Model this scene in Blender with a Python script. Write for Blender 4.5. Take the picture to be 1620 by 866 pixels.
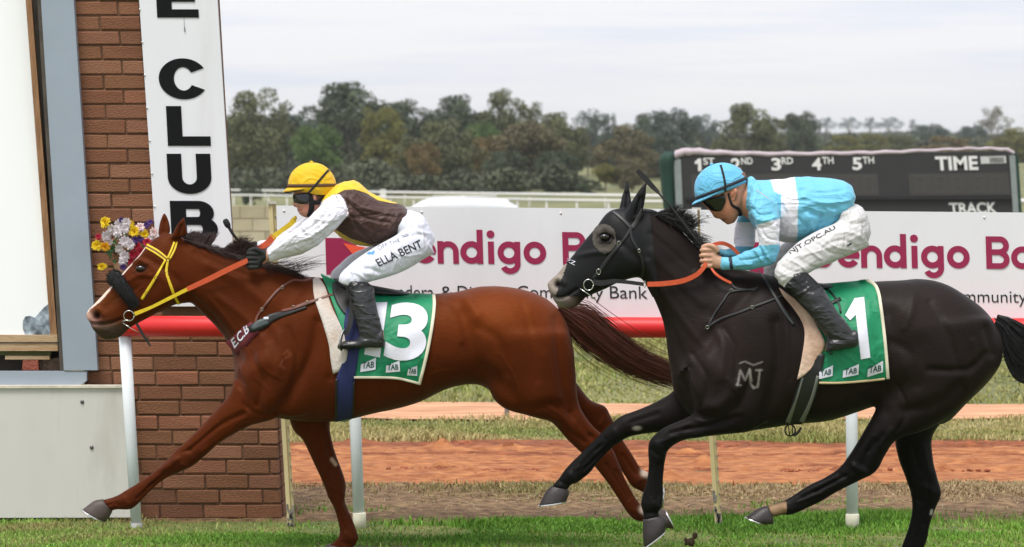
import bpy, bmesh, math, random
import numpy as np
from mathutils import Vector, Matrix
from mathutils.bvhtree import BVHTree

for _o in list(bpy.data.objects):
    bpy.data.objects.remove(_o)
S = bpy.context.scene
COL = S.collection
R = math.radians

# ------------------------------------------------------------ camera
F = 5000.0      # focal length in pixels of a 1620-wide picture
CD = 17.3       # camera to the leading horse's plane (Y = 0), metres
CH = 2.045      # camera height
HOR = 285.0     # horizon line
cam_data = bpy.data.cameras.new('camera')
cam = bpy.data.objects.new('camera', cam_data)
COL.objects.link(cam)
S.camera = cam
cam.location = (0, -CD, CH)
cam.rotation_euler = (R(90), 0, 0)
cam_data.sensor_width = 36.0
cam_data.lens = 36.0 * F / 1620.0
cam_data.shift_y = (HOR - 433.0) / 1620.0
cam_data.clip_start = 0.5
cam_data.clip_end = 20000
cam_data.dof.use_dof = True
cam_data.dof.focus_distance = CD - 0.2
cam_data.dof.aperture_fstop = 5.6

# ------------------------------------------------------------ sky, sun, exposure
SUN_EL, SUN_AZ = R(66), R(205)      # azimuth clockwise from +Y; behind and left of the camera
w = bpy.data.worlds.new('World')
S.world = w
w.use_nodes = True
nt = w.node_tree
nt.nodes.clear()
def _n(t, **kw):
    n = nt.nodes.new(t)
    for k, v in kw.items():
        setattr(n, k, v)
    return n
wo = _n('ShaderNodeOutputWorld')
sky = _n('ShaderNodeTexSky', sky_type='NISHITA', sun_disc=False, sun_elevation=SUN_EL, sun_rotation=SUN_AZ)
sky.dust_density = 2.5
bg1 = _n('ShaderNodeBackground'); bg1.inputs[1].default_value = 0.10
nt.links.new(sky.outputs[0], bg1.inputs[0])
tc = _n('ShaderNodeTexCoord')
mp = _n('ShaderNodeMapping'); mp.inputs['Scale'].default_value = (1.6, 1.6, 26.0)
nt.links.new(tc.outputs['Generated'], mp.inputs[0])
nz = _n('ShaderNodeTexNoise'); nz.inputs['Scale'].default_value = 3.0; nz.inputs['Detail'].default_value = 7; nz.inputs['Roughness'].default_value = 0.55
nt.links.new(mp.outputs[0], nz.inputs[0])
rp = _n('ShaderNodeValToRGB')
rp.color_ramp.elements[0].position = 0.36; rp.color_ramp.elements[0].color = (0.72, 0.785, 0.93, 1)
rp.color_ramp.elements[1].position = 0.60; rp.color_ramp.elements[1].color = (0.96, 0.95, 0.975, 1)
nt.links.new(nz.outputs[0], rp.inputs[0])
sx = _n('ShaderNodeSeparateXYZ'); nt.links.new(tc.outputs['Generated'], sx.inputs[0])
mr = _n('ShaderNodeMapRange'); mr.inputs[1].default_value = 0.0; mr.inputs[2].default_value = 0.05
mr.inputs[3].default_value = 0.9; mr.inputs[4].default_value = 0.0
nt.links.new(sx.outputs[2], mr.inputs[0])
mx = _n('ShaderNodeMix', data_type='RGBA')
nt.links.new(mr.outputs[0], mx.inputs['Factor']); nt.links.new(rp.outputs[0], mx.inputs['A'])
mx.inputs['B'].default_value = (1.0, 0.94, 0.90, 1)
bg2 = _n('ShaderNodeBackground'); bg2.inputs[1].default_value = 1.13
nt.links.new(mx.outputs['Result'], bg2.inputs[0])
ms = _n('ShaderNodeMixShader'); ms.inputs[0].default_value = 0.88
nt.links.new(bg1.outputs[0], ms.inputs[1]); nt.links.new(bg2.outputs[0], ms.inputs[2])
nt.links.new(ms.outputs[0], wo.inputs[0])

sl = bpy.data.lights.new('sun', 'SUN'); sl.energy = 3.3; sl.angle = R(22); sl.color = (1.0, 0.96, 0.9)
sun = bpy.data.objects.new('sun', sl); COL.objects.link(sun)
_d = Vector((math.sin(SUN_AZ) * math.cos(SUN_EL), math.cos(SUN_AZ) * math.cos(SUN_EL), math.sin(SUN_EL)))
sun.rotation_euler = _d.to_track_quat('Z', 'Y').to_euler()
sun.location = _d * 50
S.view_settings.view_transform = 'Standard'
S.view_settings.look = 'None'
S.view_settings.exposure = 0.0
S.view_settings.gamma = 1.0
S.view_settings.use_curve_mapping = False
S.render.engine = 'CYCLES'
S.cycles.use_denoising = True
S.cycles.max_bounces = 6

# ------------------------------------------------------------ helpers
rng = random.Random(7)
nrng = np.random.default_rng(7)

def P(px, py, Y=0.0):
    """the point that stands at depth Y where the photograph shows (px, py)"""
    d = Y + CD
    return Vector(((px - 810.0) * d / F, Y, CH - (py - HOR) * d / F))

def px_of(co):
    co = np.asarray(co)
    d = co[:, 1] + CD
    return 810 + F * co[:, 0] / d, HOR - F * (co[:, 2] - CH) / d

def M(m, Y=0.0, px=True):
    return m * F / (Y + CD)

def lin(c):
    """sRGB 0-255 -> linear"""
    o = []
    for v in c[:3]:
        v = v / 255.0
        o.append(v / 12.92 if v <= 0.04045 else ((v + 0.055) / 1.055) ** 2.4)
    return (o[0], o[1], o[2], 1.0)

MATS = {}
def mat(name, col=(0.5, 0.5, 0.5), rough=0.6, metal=0.0, spec=0.5, var=0.0, vscale=8.0, bump=0.0, bscale=60.0,
        stretch=None, attr=None, fold=0.0, fscale=10.0, fstretch=(1, 1, 1), sheen=0.0, coat=0.0, col2=None, trans=0.0, alpha=None, emit=None, ior=None, detail=6.0, thr=None):
    if name in MATS:
        return MATS[name]
    m = bpy.data.materials.new(name)
    m.use_nodes = True
    n = m.node_tree
    b = n.nodes['Principled BSDF']
    c = tuple(col[:3]) + (1.0,)
    b.inputs['Base Color'].default_value = c
    b.inputs['Roughness'].default_value = rough
    b.inputs['Metallic'].default_value = metal
    b.inputs['Specular IOR Level'].default_value = spec
    if sheen: b.inputs['Sheen Weight'].default_value = sheen
    if coat: b.inputs['Coat Weight'].default_value = coat; b.inputs['Coat Roughness'].default_value = 0.12
    if trans: b.inputs['Transmission Weight'].default_value = trans
    tcn = n.nodes.new('ShaderNodeTexCoord')
    src = tcn.outputs['Object']
    if stretch:
        mpn = n.nodes.new('ShaderNodeMapping'); mpn.inputs['Scale'].default_value = stretch
        n.links.new(src, mpn.inputs[0]); src = mpn.outputs[0]
    basesock = None
    if attr:
        a = n.nodes.new('ShaderNodeAttribute'); a.attribute_name = attr
        basesock = a.outputs['Color']
    if var or col2:
        t = n.nodes.new('ShaderNodeTexNoise'); t.inputs['Scale'].default_value = vscale; t.inputs['Detail'].default_value = detail
        t.inputs['Roughness'].default_value = 0.6
        n.links.new(src, t.inputs[0])
        if col2:
            cr = n.nodes.new('ShaderNodeValToRGB')
            lo, hi = thr or (0.35, 0.68)
            cr.color_ramp.elements[0].position = lo; cr.color_ramp.elements[1].position = hi
            cr.color_ramp.elements[0].color = c; cr.color_ramp.elements[1].color = tuple(col2[:3]) + (1.0,)
            n.links.new(t.outputs[0], cr.inputs[0]); basesock = cr.outputs[0]
        if var:
            mrn = n.nodes.new('ShaderNodeMapRange')
            mrn.inputs[1].default_value = 0.3; mrn.inputs[2].default_value = 0.7
            mrn.inputs[3].default_value = 1 - var; mrn.inputs[4].default_value = 1 + var
            n.links.new(t.outputs[0], mrn.inputs[0])
            mm = n.nodes.new('ShaderNodeMix'); mm.data_type = 'RGBA'; mm.blend_type = 'MULTIPLY'
            mm.inputs['Factor'].default_value = 1.0
            if basesock is None: mm.inputs['A'].default_value = c
            else: n.links.new(basesock, mm.inputs['A'])
            n.links.new(mrn.outputs[0], mm.inputs['B'])
            basesock = mm.outputs['Result']
    if basesock is not None:
        n.links.new(basesock, b.inputs['Base Color'])
    if bump:
        t2 = n.nodes.new('ShaderNodeTexNoise'); t2.inputs['Scale'].default_value = bscale; t2.inputs['Detail'].default_value = 5
        n.links.new(src, t2.inputs[0])
        bn = n.nodes.new('ShaderNodeBump'); bn.inputs['Strength'].default_value = bump; bn.inputs['Distance'].default_value = 0.02
        n.links.new(t2.outputs[0], bn.inputs['Height']); n.links.new(bn.outputs[0], b.inputs['Normal'])
    if fold:
        mpf = n.nodes.new('ShaderNodeMapping'); mpf.inputs['Scale'].default_value = fstretch
        n.links.new(tcn.outputs['Object'], mpf.inputs[0])
        t3 = n.nodes.new('ShaderNodeTexNoise'); t3.inputs['Scale'].default_value = fscale; t3.inputs['Detail'].default_value = 2.5; t3.inputs['Distortion'].default_value = .6
        n.links.new(mpf.outputs[0], t3.inputs[0])
        def mth(op, a, bb):
            q = n.nodes.new('ShaderNodeMath'); q.operation = op; n.links.new(a, q.inputs[0])
            if bb is not None: q.inputs[1].default_value = bb
            return q.outputs[0]
        hgt = mth('POWER', mth('SUBTRACT', mth('MULTIPLY', mth('ABSOLUTE', mth('SUBTRACT', t3.outputs[0], .5), None), -3.2), -1.0), 2.6)
        bf = n.nodes.new('ShaderNodeBump'); bf.inputs['Strength'].default_value = fold; bf.inputs['Distance'].default_value = 0.012
        n.links.new(hgt, bf.inputs['Height'])
        if bump: n.links.new(bn.outputs[0], bf.inputs['Normal'])
        n.links.new(bf.outputs[0], b.inputs['Normal'])
    MATS[name] = m
    return m

def obj(name, data, parent=None, material=None, smooth=None):
    o = bpy.data.objects.new(name, data)
    COL.objects.link(o)
    if parent is not None:
        o.parent = parent
        o.matrix_parent_inverse = Matrix.Translation(-parent.location) if parent.rotation_euler[:] == (0, 0, 0) and parent.parent is None else parent.matrix_basis.inverted()
    if material is not None and data is not None:
        if not data.materials:
            data.materials.append(material)
    if smooth is not None and data is not None:
        data.polygons.foreach_set('use_smooth', [smooth] * len(data.polygons))
    return o

def pm(name, verts, faces, parent=None, material=None, smooth=True):
    me = bpy.data.meshes.new(name)
    me.from_pydata([tuple(v) for v in verts], [], faces)
    me.update()
    return obj(name, me, parent, material, smooth)

def tag(o, label=None, cat=None, group=None, kind=None):
    if label: o['label'] = label
    if cat: o['category'] = cat
    if group: o['group'] = group
    if kind: o['kind'] = kind
    return o

def thing(name, label, cat, loc=(0, 0, 0), group=None):
    o = bpy.data.objects.new(name, None)
    COL.objects.link(o)
    o.location = loc
    o.empty_display_size = 0.1
    return tag(o, label, cat, group)

class MB:
    """collects closed solids into one mesh"""
    def __init__(s): s.v = []; s.f = []
    def add(s, v, f):
        k = len(s.v); s.v += [tuple(p) for p in v]; s.f += [tuple(i + k for i in q) for q in f]; return s
    def box(s, a, b):
        (x0, y0, z0), (x1, y1, z1) = a, b
        return s.add([(x0,y0,z0),(x1,y0,z0),(x1,y1,z0),(x0,y1,z0),(x0,y0,z1),(x1,y0,z1),(x1,y1,z1),(x0,y1,z1)],
                     [(0,3,2,1),(4,5,6,7),(0,1,5,4),(1,2,6,5),(2,3,7,6),(3,0,4,7)])
    def slab(s, quad, Y, th):
        """a px polygon standing at depth Y, th metres thick (away from the camera)"""
        n = len(quad)
        v = [P(x, y, Y) for x, y in quad]
        v += [p + Vector((0, th, 0)) for p in v]
        f = [tuple(range(n)), tuple(range(2 * n - 1, n - 1, -1))]
        for i in range(n):
            j = (i + 1) % n
            f.append((j, i, i + n, j + n))
        return s.add(v, f)
    def tube(s, pts, rad, n=8, cap=True):
        pts = [Vector(p) for p in pts]
        if not hasattr(rad, '__len__'): rad = [rad] * len(pts)
        k0 = len(s.v)
        up = None
        for i, p in enumerate(pts):
            t = (pts[min(i + 1, len(pts) - 1)] - pts[max(i - 1, 0)])
            if t.length < 1e-9: t = Vector((0, 0, 1))
            t.normalize()
            if up is None:
                up = Vector((0, 1, 0)) if abs(t.y) < 0.9 else Vector((1, 0, 0))
            a = (up - t * up.dot(t))
            if a.length < 1e-6: a = t.orthogonal()
            a.normalize(); up = a
            b = t.cross(a)
            for j in range(n):
                an = 2 * math.pi * j / n
                s.v.append(tuple(p + (a * math.cos(an) + b * math.sin(an)) * rad[i]))
        for i in range(len(pts) - 1):
            for j in range(n):
                j2 = (j + 1) % n
                s.f.append((k0 + i * n + j, k0 + i * n + j2, k0 + (i + 1) * n + j2, k0 + (i + 1) * n + j))
        if cap:
            s.f.append(tuple(k0 + j for j in range(n - 1, -1, -1)))
            e = k0 + (len(pts) - 1) * n
            s.f.append(tuple(e + j for j in range(n)))
        return s
    def ball(s, c, r, nu=12, nv=8):
        c = Vector(c)
        if not hasattr(r, '__len__'): r = (r, r, r)
        v = [c + Vector((0, 0, r[2]))]
        for i in range(1, nv):
            th = math.pi * i / nv
            for j in range(nu):
                a = 2 * math.pi * j / nu
                v.append(c + Vector((r[0] * math.sin(th) * math.cos(a), r[1] * math.sin(th) * math.sin(a), r[2] * math.cos(th))))
        v.append(c - Vector((0, 0, r[2])))
        f = []
        for j in range(nu):
            f.append((0, 1 + j, 1 + (j + 1) % nu))
        for i in range(nv - 2):
            for j in range(nu):
                a = 1 + i * nu + j; b = 1 + i * nu + (j + 1) % nu
                f.append((a, a + nu, b + nu, b))
        e = len(v) - 1
        for j in range(nu):
            f.append((e, 1 + (nv - 2) * nu + (j + 1) % nu, 1 + (nv - 2) * nu + j))
        return s.add(v, f)
    def build(s, name, material=None, parent=None, smooth=False):
        return pm(name, s.v, s.f, parent, material, smooth)

def crom(arr, sub):
    """Catmull-Rom resample rows of arr"""
    a = np.asarray(arr, float)
    n = len(a)
    out = []
    for i in range(n - 1):
        p0, p1, p2, p3 = a[max(i - 1, 0)], a[i], a[i + 1], a[min(i + 2, n - 1)]
        for k in range(sub):
            t = k / sub
            out.append(0.5 * ((2 * p1) + (-p0 + p2) * t + (2 * p0 - 5 * p1 + 4 * p2 - p3) * t * t + (-p0 + 3 * p1 - 3 * p2 + p3) * t ** 3))
    out.append(a[-1])
    return np.array(out)

def loft(st, Y0=0.0, n=28, sub=5, e=2.0, k=0.0, grow=0.0):
    """st rows: edge point 1 (px), edge point 2 (px), half width (m) [, side offset (m)] -> closed solid.
    e = roundness exponent, k>0 = wider towards point 2"""
    rows = [tuple(r) + (0.0,) * (6 - len(r)) for r in st]
    rows = crom(rows, sub)
    v = []; f = []
    for r in rows:
        Y = Y0 + r[5]
        a = P(r[0], r[1], Y); b = P(r[2], r[3], Y)
        c = (a + b) / 2; h = (b - a) / 2
        L = max(h.length, 1e-4)
        h = h * ((L + grow) / L)
        wd = max(r[4] + grow, 1e-3)
        for j in range(n):
            t = 2 * math.pi * j / n
            ca, sa = math.cos(t), math.sin(t)
            ca = math.copysign(abs(ca) ** (2 / e), ca); sa = math.copysign(abs(sa) ** (2 / e), sa)
            p = c + h * ca + Vector((0, 1, 0)) * (wd * sa * (1 + k * ca))
            v.append(p)
    m = len(rows)
    for i in range(m - 1):
        for j in range(n):
            j2 = (j + 1) % n
            f.append((i * n + j, i * n + j2, (i + 1) * n + j2, (i + 1) * n + j))
    v.append(sum((v[j] for j in range(n)), Vector()) / n); v.append(sum((v[(m - 1) * n + j] for j in range(n)), Vector()) / n)
    for j in range(n):
        j2 = (j + 1) % n
        f.append((m * n, j2, j)); f.append((m * n + 1, (m - 1) * n + j, (m - 1) * n + j2))
    return v, f

def union(name, solids, voxel=0.008, smooth=6):
    """join overlapping closed solids into one continuous skin"""
    mb = MB()
    for v, f in solids:
        mb.add(v, f)
    me = bpy.data.meshes.new(name); me.from_pydata(mb.v, [], mb.f)
    bm = bmesh.new(); bm.from_mesh(me); bmesh.ops.recalc_face_normals(bm, faces=bm.faces); bm.to_mesh(me); bm.free()
    o = bpy.data.objects.new(name, me); COL.objects.link(o)
    m = o.modifiers.new('r', 'REMESH'); m.mode = 'VOXEL'; m.voxel_size = voxel; m.use_smooth_shade = True
    if smooth:
        s = o.modifiers.new('s', 'SMOOTH'); s.factor = 0.5; s.iterations = smooth
    dg = bpy.context.evaluated_depsgraph_get()
    ev = o.evaluated_get(dg)
    out = bpy.data.meshes.new_from_object(ev, depsgraph=dg)
    out.name = name
    bpy.data.objects.remove(o); bpy.data.meshes.remove(me)
    out.polygons.foreach_set('use_smooth', [True] * len(out.polygons))
    return out

def get_co(me):
    a = np.empty(len(me.vertices) * 3, np.float32); me.vertices.foreach_get('co', a); return a.reshape(-1, 3).astype(float)
def get_no(me):
    a = np.empty(len(me.vertices) * 3, np.float32); me.vertices.foreach_get('normal', a); return a.reshape(-1, 3).astype(float)
def set_co(me, c):
    me.vertices.foreach_set('co', c.astype(np.float32).ravel()); me.update()

def relax(me, weight, it=40):
    """smooth a skin where weight > 0"""
    co = get_co(me)
    e = np.empty(len(me.edges) * 2, np.int32); me.edges.foreach_get('vertices', e); e = e.reshape(-1, 2)
    cnt = np.bincount(e.ravel(), minlength=len(co)).astype(float)[:, None]
    wt = (weight * 0.6)[:, None]
    for _ in range(it):
        acc = np.zeros_like(co)
        for a in range(3):
            acc[:, a] = np.bincount(e[:, 0], co[e[:, 1], a], len(co)) + np.bincount(e[:, 1], co[e[:, 0], a], len(co))
        co += (acc / cnt - co) * wt
    set_co(me, co)

def seg_dist(x, y, pts):
    """distance (px) from points to a polyline"""
    best = np.full(len(x), 1e9)
    if len(pts) == 1:
        return np.hypot(x - pts[0][0], y - pts[0][1])
    for (x0, y0), (x1, y1) in zip(pts[:-1], pts[1:]):
        dx, dy = x1 - x0, y1 - y0
        t = np.clip(((x - x0) * dx + (y - y0) * dy) / (dx * dx + dy * dy + 1e-9), 0, 1)
        best = np.minimum(best, np.hypot(x - x0 - t * dx, y - y0 - t * dy))
    return best

def relief(me, marks, Y0, side=None):
    """ridges (+) and hollows (-) along px polylines: (pts, width px, height m[, side])"""
    co = get_co(me); no = get_no(me)
    x, y = px_of(co)
    near = co[:, 1] < Y0
    amt = np.zeros(len(co))
    for mk in marks:
        pts, wd, h = mk[:3]
        sel = np.ones(len(co)) if len(mk) < 4 else (near if mk[3] == 'n' else ~near).astype(float)
        if len(pts) > 2:
            pts = [tuple(p) for p in crom(pts, 5)]
        d = seg_dist(x, y, pts)
        amt += sel * h * np.exp(-(d / wd) ** 2)
    co += no * (amt * np.abs(no[:, 1]) ** 0.7)[:, None]
    set_co(me, co)

def color_attr(me, cols):
    a = me.color_attributes.new('Col', 'FLOAT_COLOR', 'POINT')
    c = np.ones((len(me.vertices), 4), np.float32); c[:, :3] = cols
    a.data.foreach_set('color', c.ravel())

def bvh_of(*meshes):
    vs = []; fs = []
    for me in meshes:
        if isinstance(me, bpy.types.Object): me = me.data
        k = len(vs)
        vs += [v.co.copy() for v in me.vertices]
        fs += [tuple(i + k for i in p.vertices) for p in me.polygons]
    return BVHTree.FromPolygons(vs, fs)

CAMP = Vector((0, -CD, CH))
def hit(px, py, bvh, dflt=0.0, maxd=None):
    """where the line from the standing photographer meets a surface"""
    d = (P(px, py, 0) - CAMP).normalized()
    loc, no, i, dist = bvh.ray_cast(CAMP, d)
    if loc is None:
        return None
    return loc

def drape(name, rows, bvh, Y0, off=0.004, th=0.004, parent=None, material=None, mirror=False, wr=None, fallback=0.0, smooth_it=2, outer=None):
    """lay a px grid on a surface; rows[i][j] = (px,py). Gives a closed sheet th thick."""
    n, m = len(rows), len(rows[0])
    Yv = np.full((n, m), np.nan)
    for i in range(n):
        for j in range(m):
            h = hit(rows[i][j][0], rows[i][j][1], bvh)
            if h is not None and h.y < Y0 + 0.06:
                Yv[i, j] = h.y
    if np.isnan(Yv).all(): Yv[:] = Y0 + fallback
    # fill misses from neighbours
    for _ in range(n + m):
        bad = np.isnan(Yv)
        if not bad.any(): break
        A = Yv.copy()
        for i, j in zip(*np.where(bad)):
            nb = [Yv[a, b] for a, b in ((i-1,j),(i+1,j),(i,j-1),(i,j+1)) if 0 <= a < n and 0 <= b < m and not np.isnan(Yv[a, b])]
            if nb: A[i, j] = np.mean(nb)
        Yv = A
    for _ in range(smooth_it):
        Pd = np.pad(Yv, 1, mode='edge')
        Ys = (Pd[:-2, 1:-1] + Pd[2:, 1:-1] + Pd[1:-1, :-2] + Pd[1:-1, 2:]) / 4
        Yv = np.minimum(Yv, Ys) * 0.5 + Ys * 0.5
        Yv = np.minimum(Yv, Ys + 0.002)
    front = []; back = []
    for i in range(n):
        for j in range(m):
            o = off + (wr(i / (n - 1), j / (m - 1)) if wr else 0.0)
            front.append(P(rows[i][j][0], rows[i][j][1], Yv[i, j] - o))
            back.append(P(rows[i][j][0], rows[i][j][1], Yv[i, j] - o + th))
    v = front + back
    N = n * m
    f = []
    for i in range(n - 1):
        for j in range(m - 1):
            a = i * m + j
            f.append((a, a + m, a + m + 1, a + 1))
            f.append((N + a, N + a + 1, N + a + m + 1, N + a + m))
    rim = [j for j in range(m)] + [i * m + m - 1 for i in range(1, n)] + [(n - 1) * m + j for j in range(m - 2, -1, -1)] + [i * m for i in range(n - 2, 0, -1)]
    for a, b in zip(rim, rim[1:] + rim[:1]):
        f.append((a, b, b + N, a + N))
    if mirror:
        k = len(v)
        mv = [Vector((p.x, 2 * Y0 - p.y, p.z)) for p in v]
        mf = [tuple(k + q for q in reversed(fc)) for fc in f]
        v += mv; f += mf
        for j in range(m - 1):   # bridge over the spine along the top row
            f.append((j, j + 1, k + j + 1, k + j))
    return pm(name, v, f, parent, material, True)

def rows_between(left, right, n, m):
    """grid between two px polylines (each resampled to n rows)"""
    def res(pl):
        pl = np.asarray(pl, float)
        if len(pl) > 2: pl = crom(pl, 8)
        d = np.r_[0, np.cumsum(np.hypot(*np.diff(pl, axis=0).T))]
        t = np.linspace(0, d[-1], n)
        return np.c_[np.interp(t, d, pl[:, 0]), np.interp(t, d, pl[:, 1])]
    L, Rr = res(left), res(right)
    return [[tuple(L[i] * (1 - j / (m - 1)) + Rr[i] * (j / (m - 1))) for j in range(m)] for i in range(n)]

def strap_rows(pts, wpx, n=None, m=3):
    pl = np.asarray(pts, float)
    if len(pl) > 2: pl = crom(pl, 8)
    d = np.r_[0, np.cumsum(np.hypot(*np.diff(pl, axis=0).T))]
    n = n or max(4, int(d[-1] / 3))
    t = np.linspace(0, d[-1], n)
    q = np.c_[np.interp(t, d, pl[:, 0]), np.interp(t, d, pl[:, 1])]
    g = np.gradient(q, axis=0); g /= np.maximum(np.hypot(g[:, 0], g[:, 1]), 1e-6)[:, None]
    nn = np.c_[-g[:, 1], g[:, 0]]
    if not hasattr(wpx, '__len__'): wp = np.full(n, wpx)
    else: wp = np.interp(np.linspace(0, 1, n), np.linspace(0, 1, len(wpx)), wpx)
    return [[tuple(q[i] + nn[i] * wp[i] * (j / (m - 1) - 0.5)) for j in range(m)] for i in range(n)]

def text2d(s, bold=0.0, space=1.0, cut=None, shear=0.0):
    """text as a flat triangulated mesh, normalised to 0..1 x 0..1 by its own bounds; returns verts, faces, aspect"""
    cu = bpy.data.curves.new('t', 'FONT'); cu.body = s; cu.offset = bold; cu.space_character = space; cu.shear = shear
    cu.resolution_u = 6
    o = bpy.data.objects.new('t', cu); COL.objects.link(o)
    dg = bpy.context.evaluated_depsgraph_get()
    me = bpy.data.meshes.new_from_object(o.evaluated_get(dg), depsgraph=dg)
    bpy.data.objects.remove(o); bpy.data.curves.remove(cu)
    bm = bmesh.new(); bm.from_mesh(me); bpy.data.meshes.remove(me)
    bmesh.ops.remove_doubles(bm, verts=bm.verts, dist=1e-5)
    xs = [v.co.x for v in bm.verts]; ys = [v.co.y for v in bm.verts]
    x0, x1, y0, y1 = min(xs), max(xs), min(ys), max(ys)
    for v in bm.verts:
        v.co.x = (v.co.x - x0) / (x1 - x0); v.co.y = (v.co.y - y0) / (y1 - y0); v.co.z = 0
    if cut:
        for ax, k in ((0, cut[0]), (1, cut[1])):
            for i in range(1, k):
                co = [0, 0, 0]; co[ax] = i / k
                no = [0, 0, 0]; no[ax] = 1
                bmesh.ops.bisect_plane(bm, geom=bm.verts[:] + bm.edges[:] + bm.faces[:], plane_co=co, plane_no=no)
    bmesh.ops.triangulate(bm, faces=bm.faces)
    bm.verts.ensure_lookup_table()
    vs = [(v.co.x, v.co.y) for v in bm.verts]
    fs = [tuple(v.index for v in f.verts) for f in bm.faces]
    bm.free()
    return vs, fs, (x1 - x0) / (y1 - y0)

def quad_map(q):
    """q: px corners top-left, top-right, bottom-right, bottom-left"""
    def f(u, v):
        a = np.array(q[3]) * (1 - u) + np.array(q[2]) * u
        b = np.array(q[0]) * (1 - u) + np.array(q[1]) * u
        return a * (1 - v) + b * v
    return f

def solid_from_flat(name, pts, fs, back, parent, material, smooth=False):
    n = len(pts)
    v = list(pts) + list(back)
    f = list(fs) + [tuple(i + n for i in reversed(q)) for q in fs]
    cnt = {}
    for q in fs:
        for a, b in zip(q, q[1:] + q[:1]):
            cnt[(a, b)] = 1
    for (a, b) in list(cnt):
        if (b, a) not in cnt:
            f.append((b, a, a + n, b + n))
    return pm(name, v, f, parent, material, smooth)

def sign_text(name, s, q, Y, parent, material, bold=0.0, th=0.004, space=1.0, lift=0.003, shear=0.0):
    """flat lettering on an upright board standing at depth Y; q = px corners"""
    vs, fs, _ = text2d(s, bold, space, None, shear)
    g = quad_map(q)
    pts = [P(*g(u, v), Y - lift) for u, v in vs]
    back = [P(*g(u, v), Y - lift + th * 0.5) for u, v in vs]
    return solid_from_flat(name, pts, fs, back, parent, material)

def print_on(name, s, q, bvh, parent, material, bold=0.0, off=0.007, cut=(16, 8), space=1.0, flat=None, shear=0.0):
    """lettering that follows a curved surface; flat = (verts01, faces) instead of text"""
    vs, fs = flat if flat else text2d(s, bold, space, cut, shear)[:2]
    g = quad_map(q)
    pts = []; back = []
    last = None
    for u, v in vs:
        x, y = g(u, v)
        h = hit(x, y, bvh)
        if h is None:
            h = last if last is not None else P(x, y, 0)
        last = h
        pts.append(P(x, y, h.y - off)); back.append(P(x, y, h.y - off + 0.002))
    return solid_from_flat(name, pts, fs, back, parent, material)

def flat_poly(px_pts, cut=8):
    """px polygon -> flat mesh in 0..1 of its bounds, cut into a grid; returns (verts, faces), quad"""
    xs = [p[0] for p in px_pts]; ys = [p[1] for p in px_pts]
    x0, x1, y0, y1 = min(xs), max(xs), min(ys), max(ys)
    bm = bmesh.new()
    vv = [bm.verts.new(((x - x0) / (x1 - x0), (y1 - y) / (y1 - y0), 0)) for x, y in px_pts]
    f = bm.faces.new(vv)
    bmesh.ops.triangulate(bm, faces=[f])
    for ax in (0, 1):
        for i in range(1, cut):
            co = [0, 0, 0]; co[ax] = i / cut
            no = [0, 0, 0]; no[ax] = 1
            bmesh.ops.bisect_plane(bm, geom=bm.verts[:] + bm.edges[:] + bm.faces[:], plane_co=co, plane_no=no)
    bmesh.ops.triangulate(bm, faces=bm.faces)
    bmesh.ops.recalc_face_normals(bm, faces=bm.faces)
    bm.verts.ensure_lookup_table()
    vs = [(v.co.x, v.co.y) for v in bm.verts]; fs = [tuple(v.index for v in f.verts) for f in bm.faces]
    bm.free()
    return (vs, fs), [(x0, y0), (x1, y0), (x1, y1), (x0, y1)]

def shape_on(name, px_pts, bvh, parent, material, off=0.005, cut=8):
    fl, q = flat_poly(px_pts, cut)
    return print_on(name, None, q, bvh, parent, material, off=off, flat=fl)

def fbm(x, y, seed=0, octs=4):
    """cheap smooth noise on arrays"""
    r = np.random.default_rng(seed)
    o = np.zeros_like(np.asarray(x, float))
    amp = 1.0; fr = 1.0
    for k in range(octs):
        for _ in range(3):
            a = r.uniform(0, 2 * math.pi); ph = r.uniform(0, 6.28)
            o = o + amp * np.sin(fr * (np.cos(a) * x + np.sin(a) * y) * r.uniform(0.7, 1.4) + ph) / 3
        amp *= 0.5; fr *= 2.1
    return o
# ============================================================ ground and tracks
_dk = np.array([0, 40, 150, 300, 450, 700, 1200, 2000, 3200, 6000, 9000], float)
_zk = np.array([0, 0, 0, 0.6, 2.2, 6.0, 14.0, 26.0, 43.0, 50.0, 40.0], float)
def terr(X, Y):
    d = np.asarray(Y, float) + CD
    X = np.asarray(X, float)
    side = 1.0 - 0.35 * np.clip(-X / np.maximum(d * 0.16, 1), -0.3, 1.0)
    z = np.interp(d, _dk, _zk) * side
    z = z + np.clip(d - 250, 0, 1500) / 1500 * 3.0 * fbm(X / 160.0, d / 200.0, 12, 3)
    return z

def strip(name, x0, x1, nx, ys, zf, material, kind='structure'):
    xs = np.linspace(x0, x1, nx)
    v = []; f = []
    for j, yy in enumerate(ys):
        y_ = yy(xs) if callable(yy) else np.full_like(xs, yy)
        z_ = zf(xs, y_) + 0 * xs
        v += list(zip(xs, y_, z_))
    for j in range(len(ys) - 1):
        for i in range(nx - 1):
            a = j * nx + i
            f.append((a, a + 1, a + nx + 1, a + nx))
    o = pm(name, v, f, None, material, True)
    o['kind'] = kind
    return o

m_field = mat('field_grass', lin((92, 98, 58)), 0.9, col2=lin((128, 124, 82)), vscale=0.12, var=0.25, bump=0.3, bscale=3, detail=9)
ys = list(np.linspace(-60, 40, 21)) + list(np.geomspace(60, 9000, 60))
xs = np.concatenate([-np.geomspace(6000, 12, 40), np.linspace(-10, 10, 11), np.geomspace(12, 6000, 40)])
v = []; f = []
for yy in ys:
    z = terr(xs, np.full_like(xs, yy)) if yy > 150 else np.zeros_like(xs)
    for x, zz in zip(xs, z): v.append((x, yy, zz - 0.012))
nx = len(xs)
for j in range(len(ys) - 1):
    for i in range(nx - 1):
        a = j * nx + i; f.append((a, a + 1, a + nx + 1, a + nx))
g = pm('ground', v, f, None, m_field, True); g['kind'] = 'structure'

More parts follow.
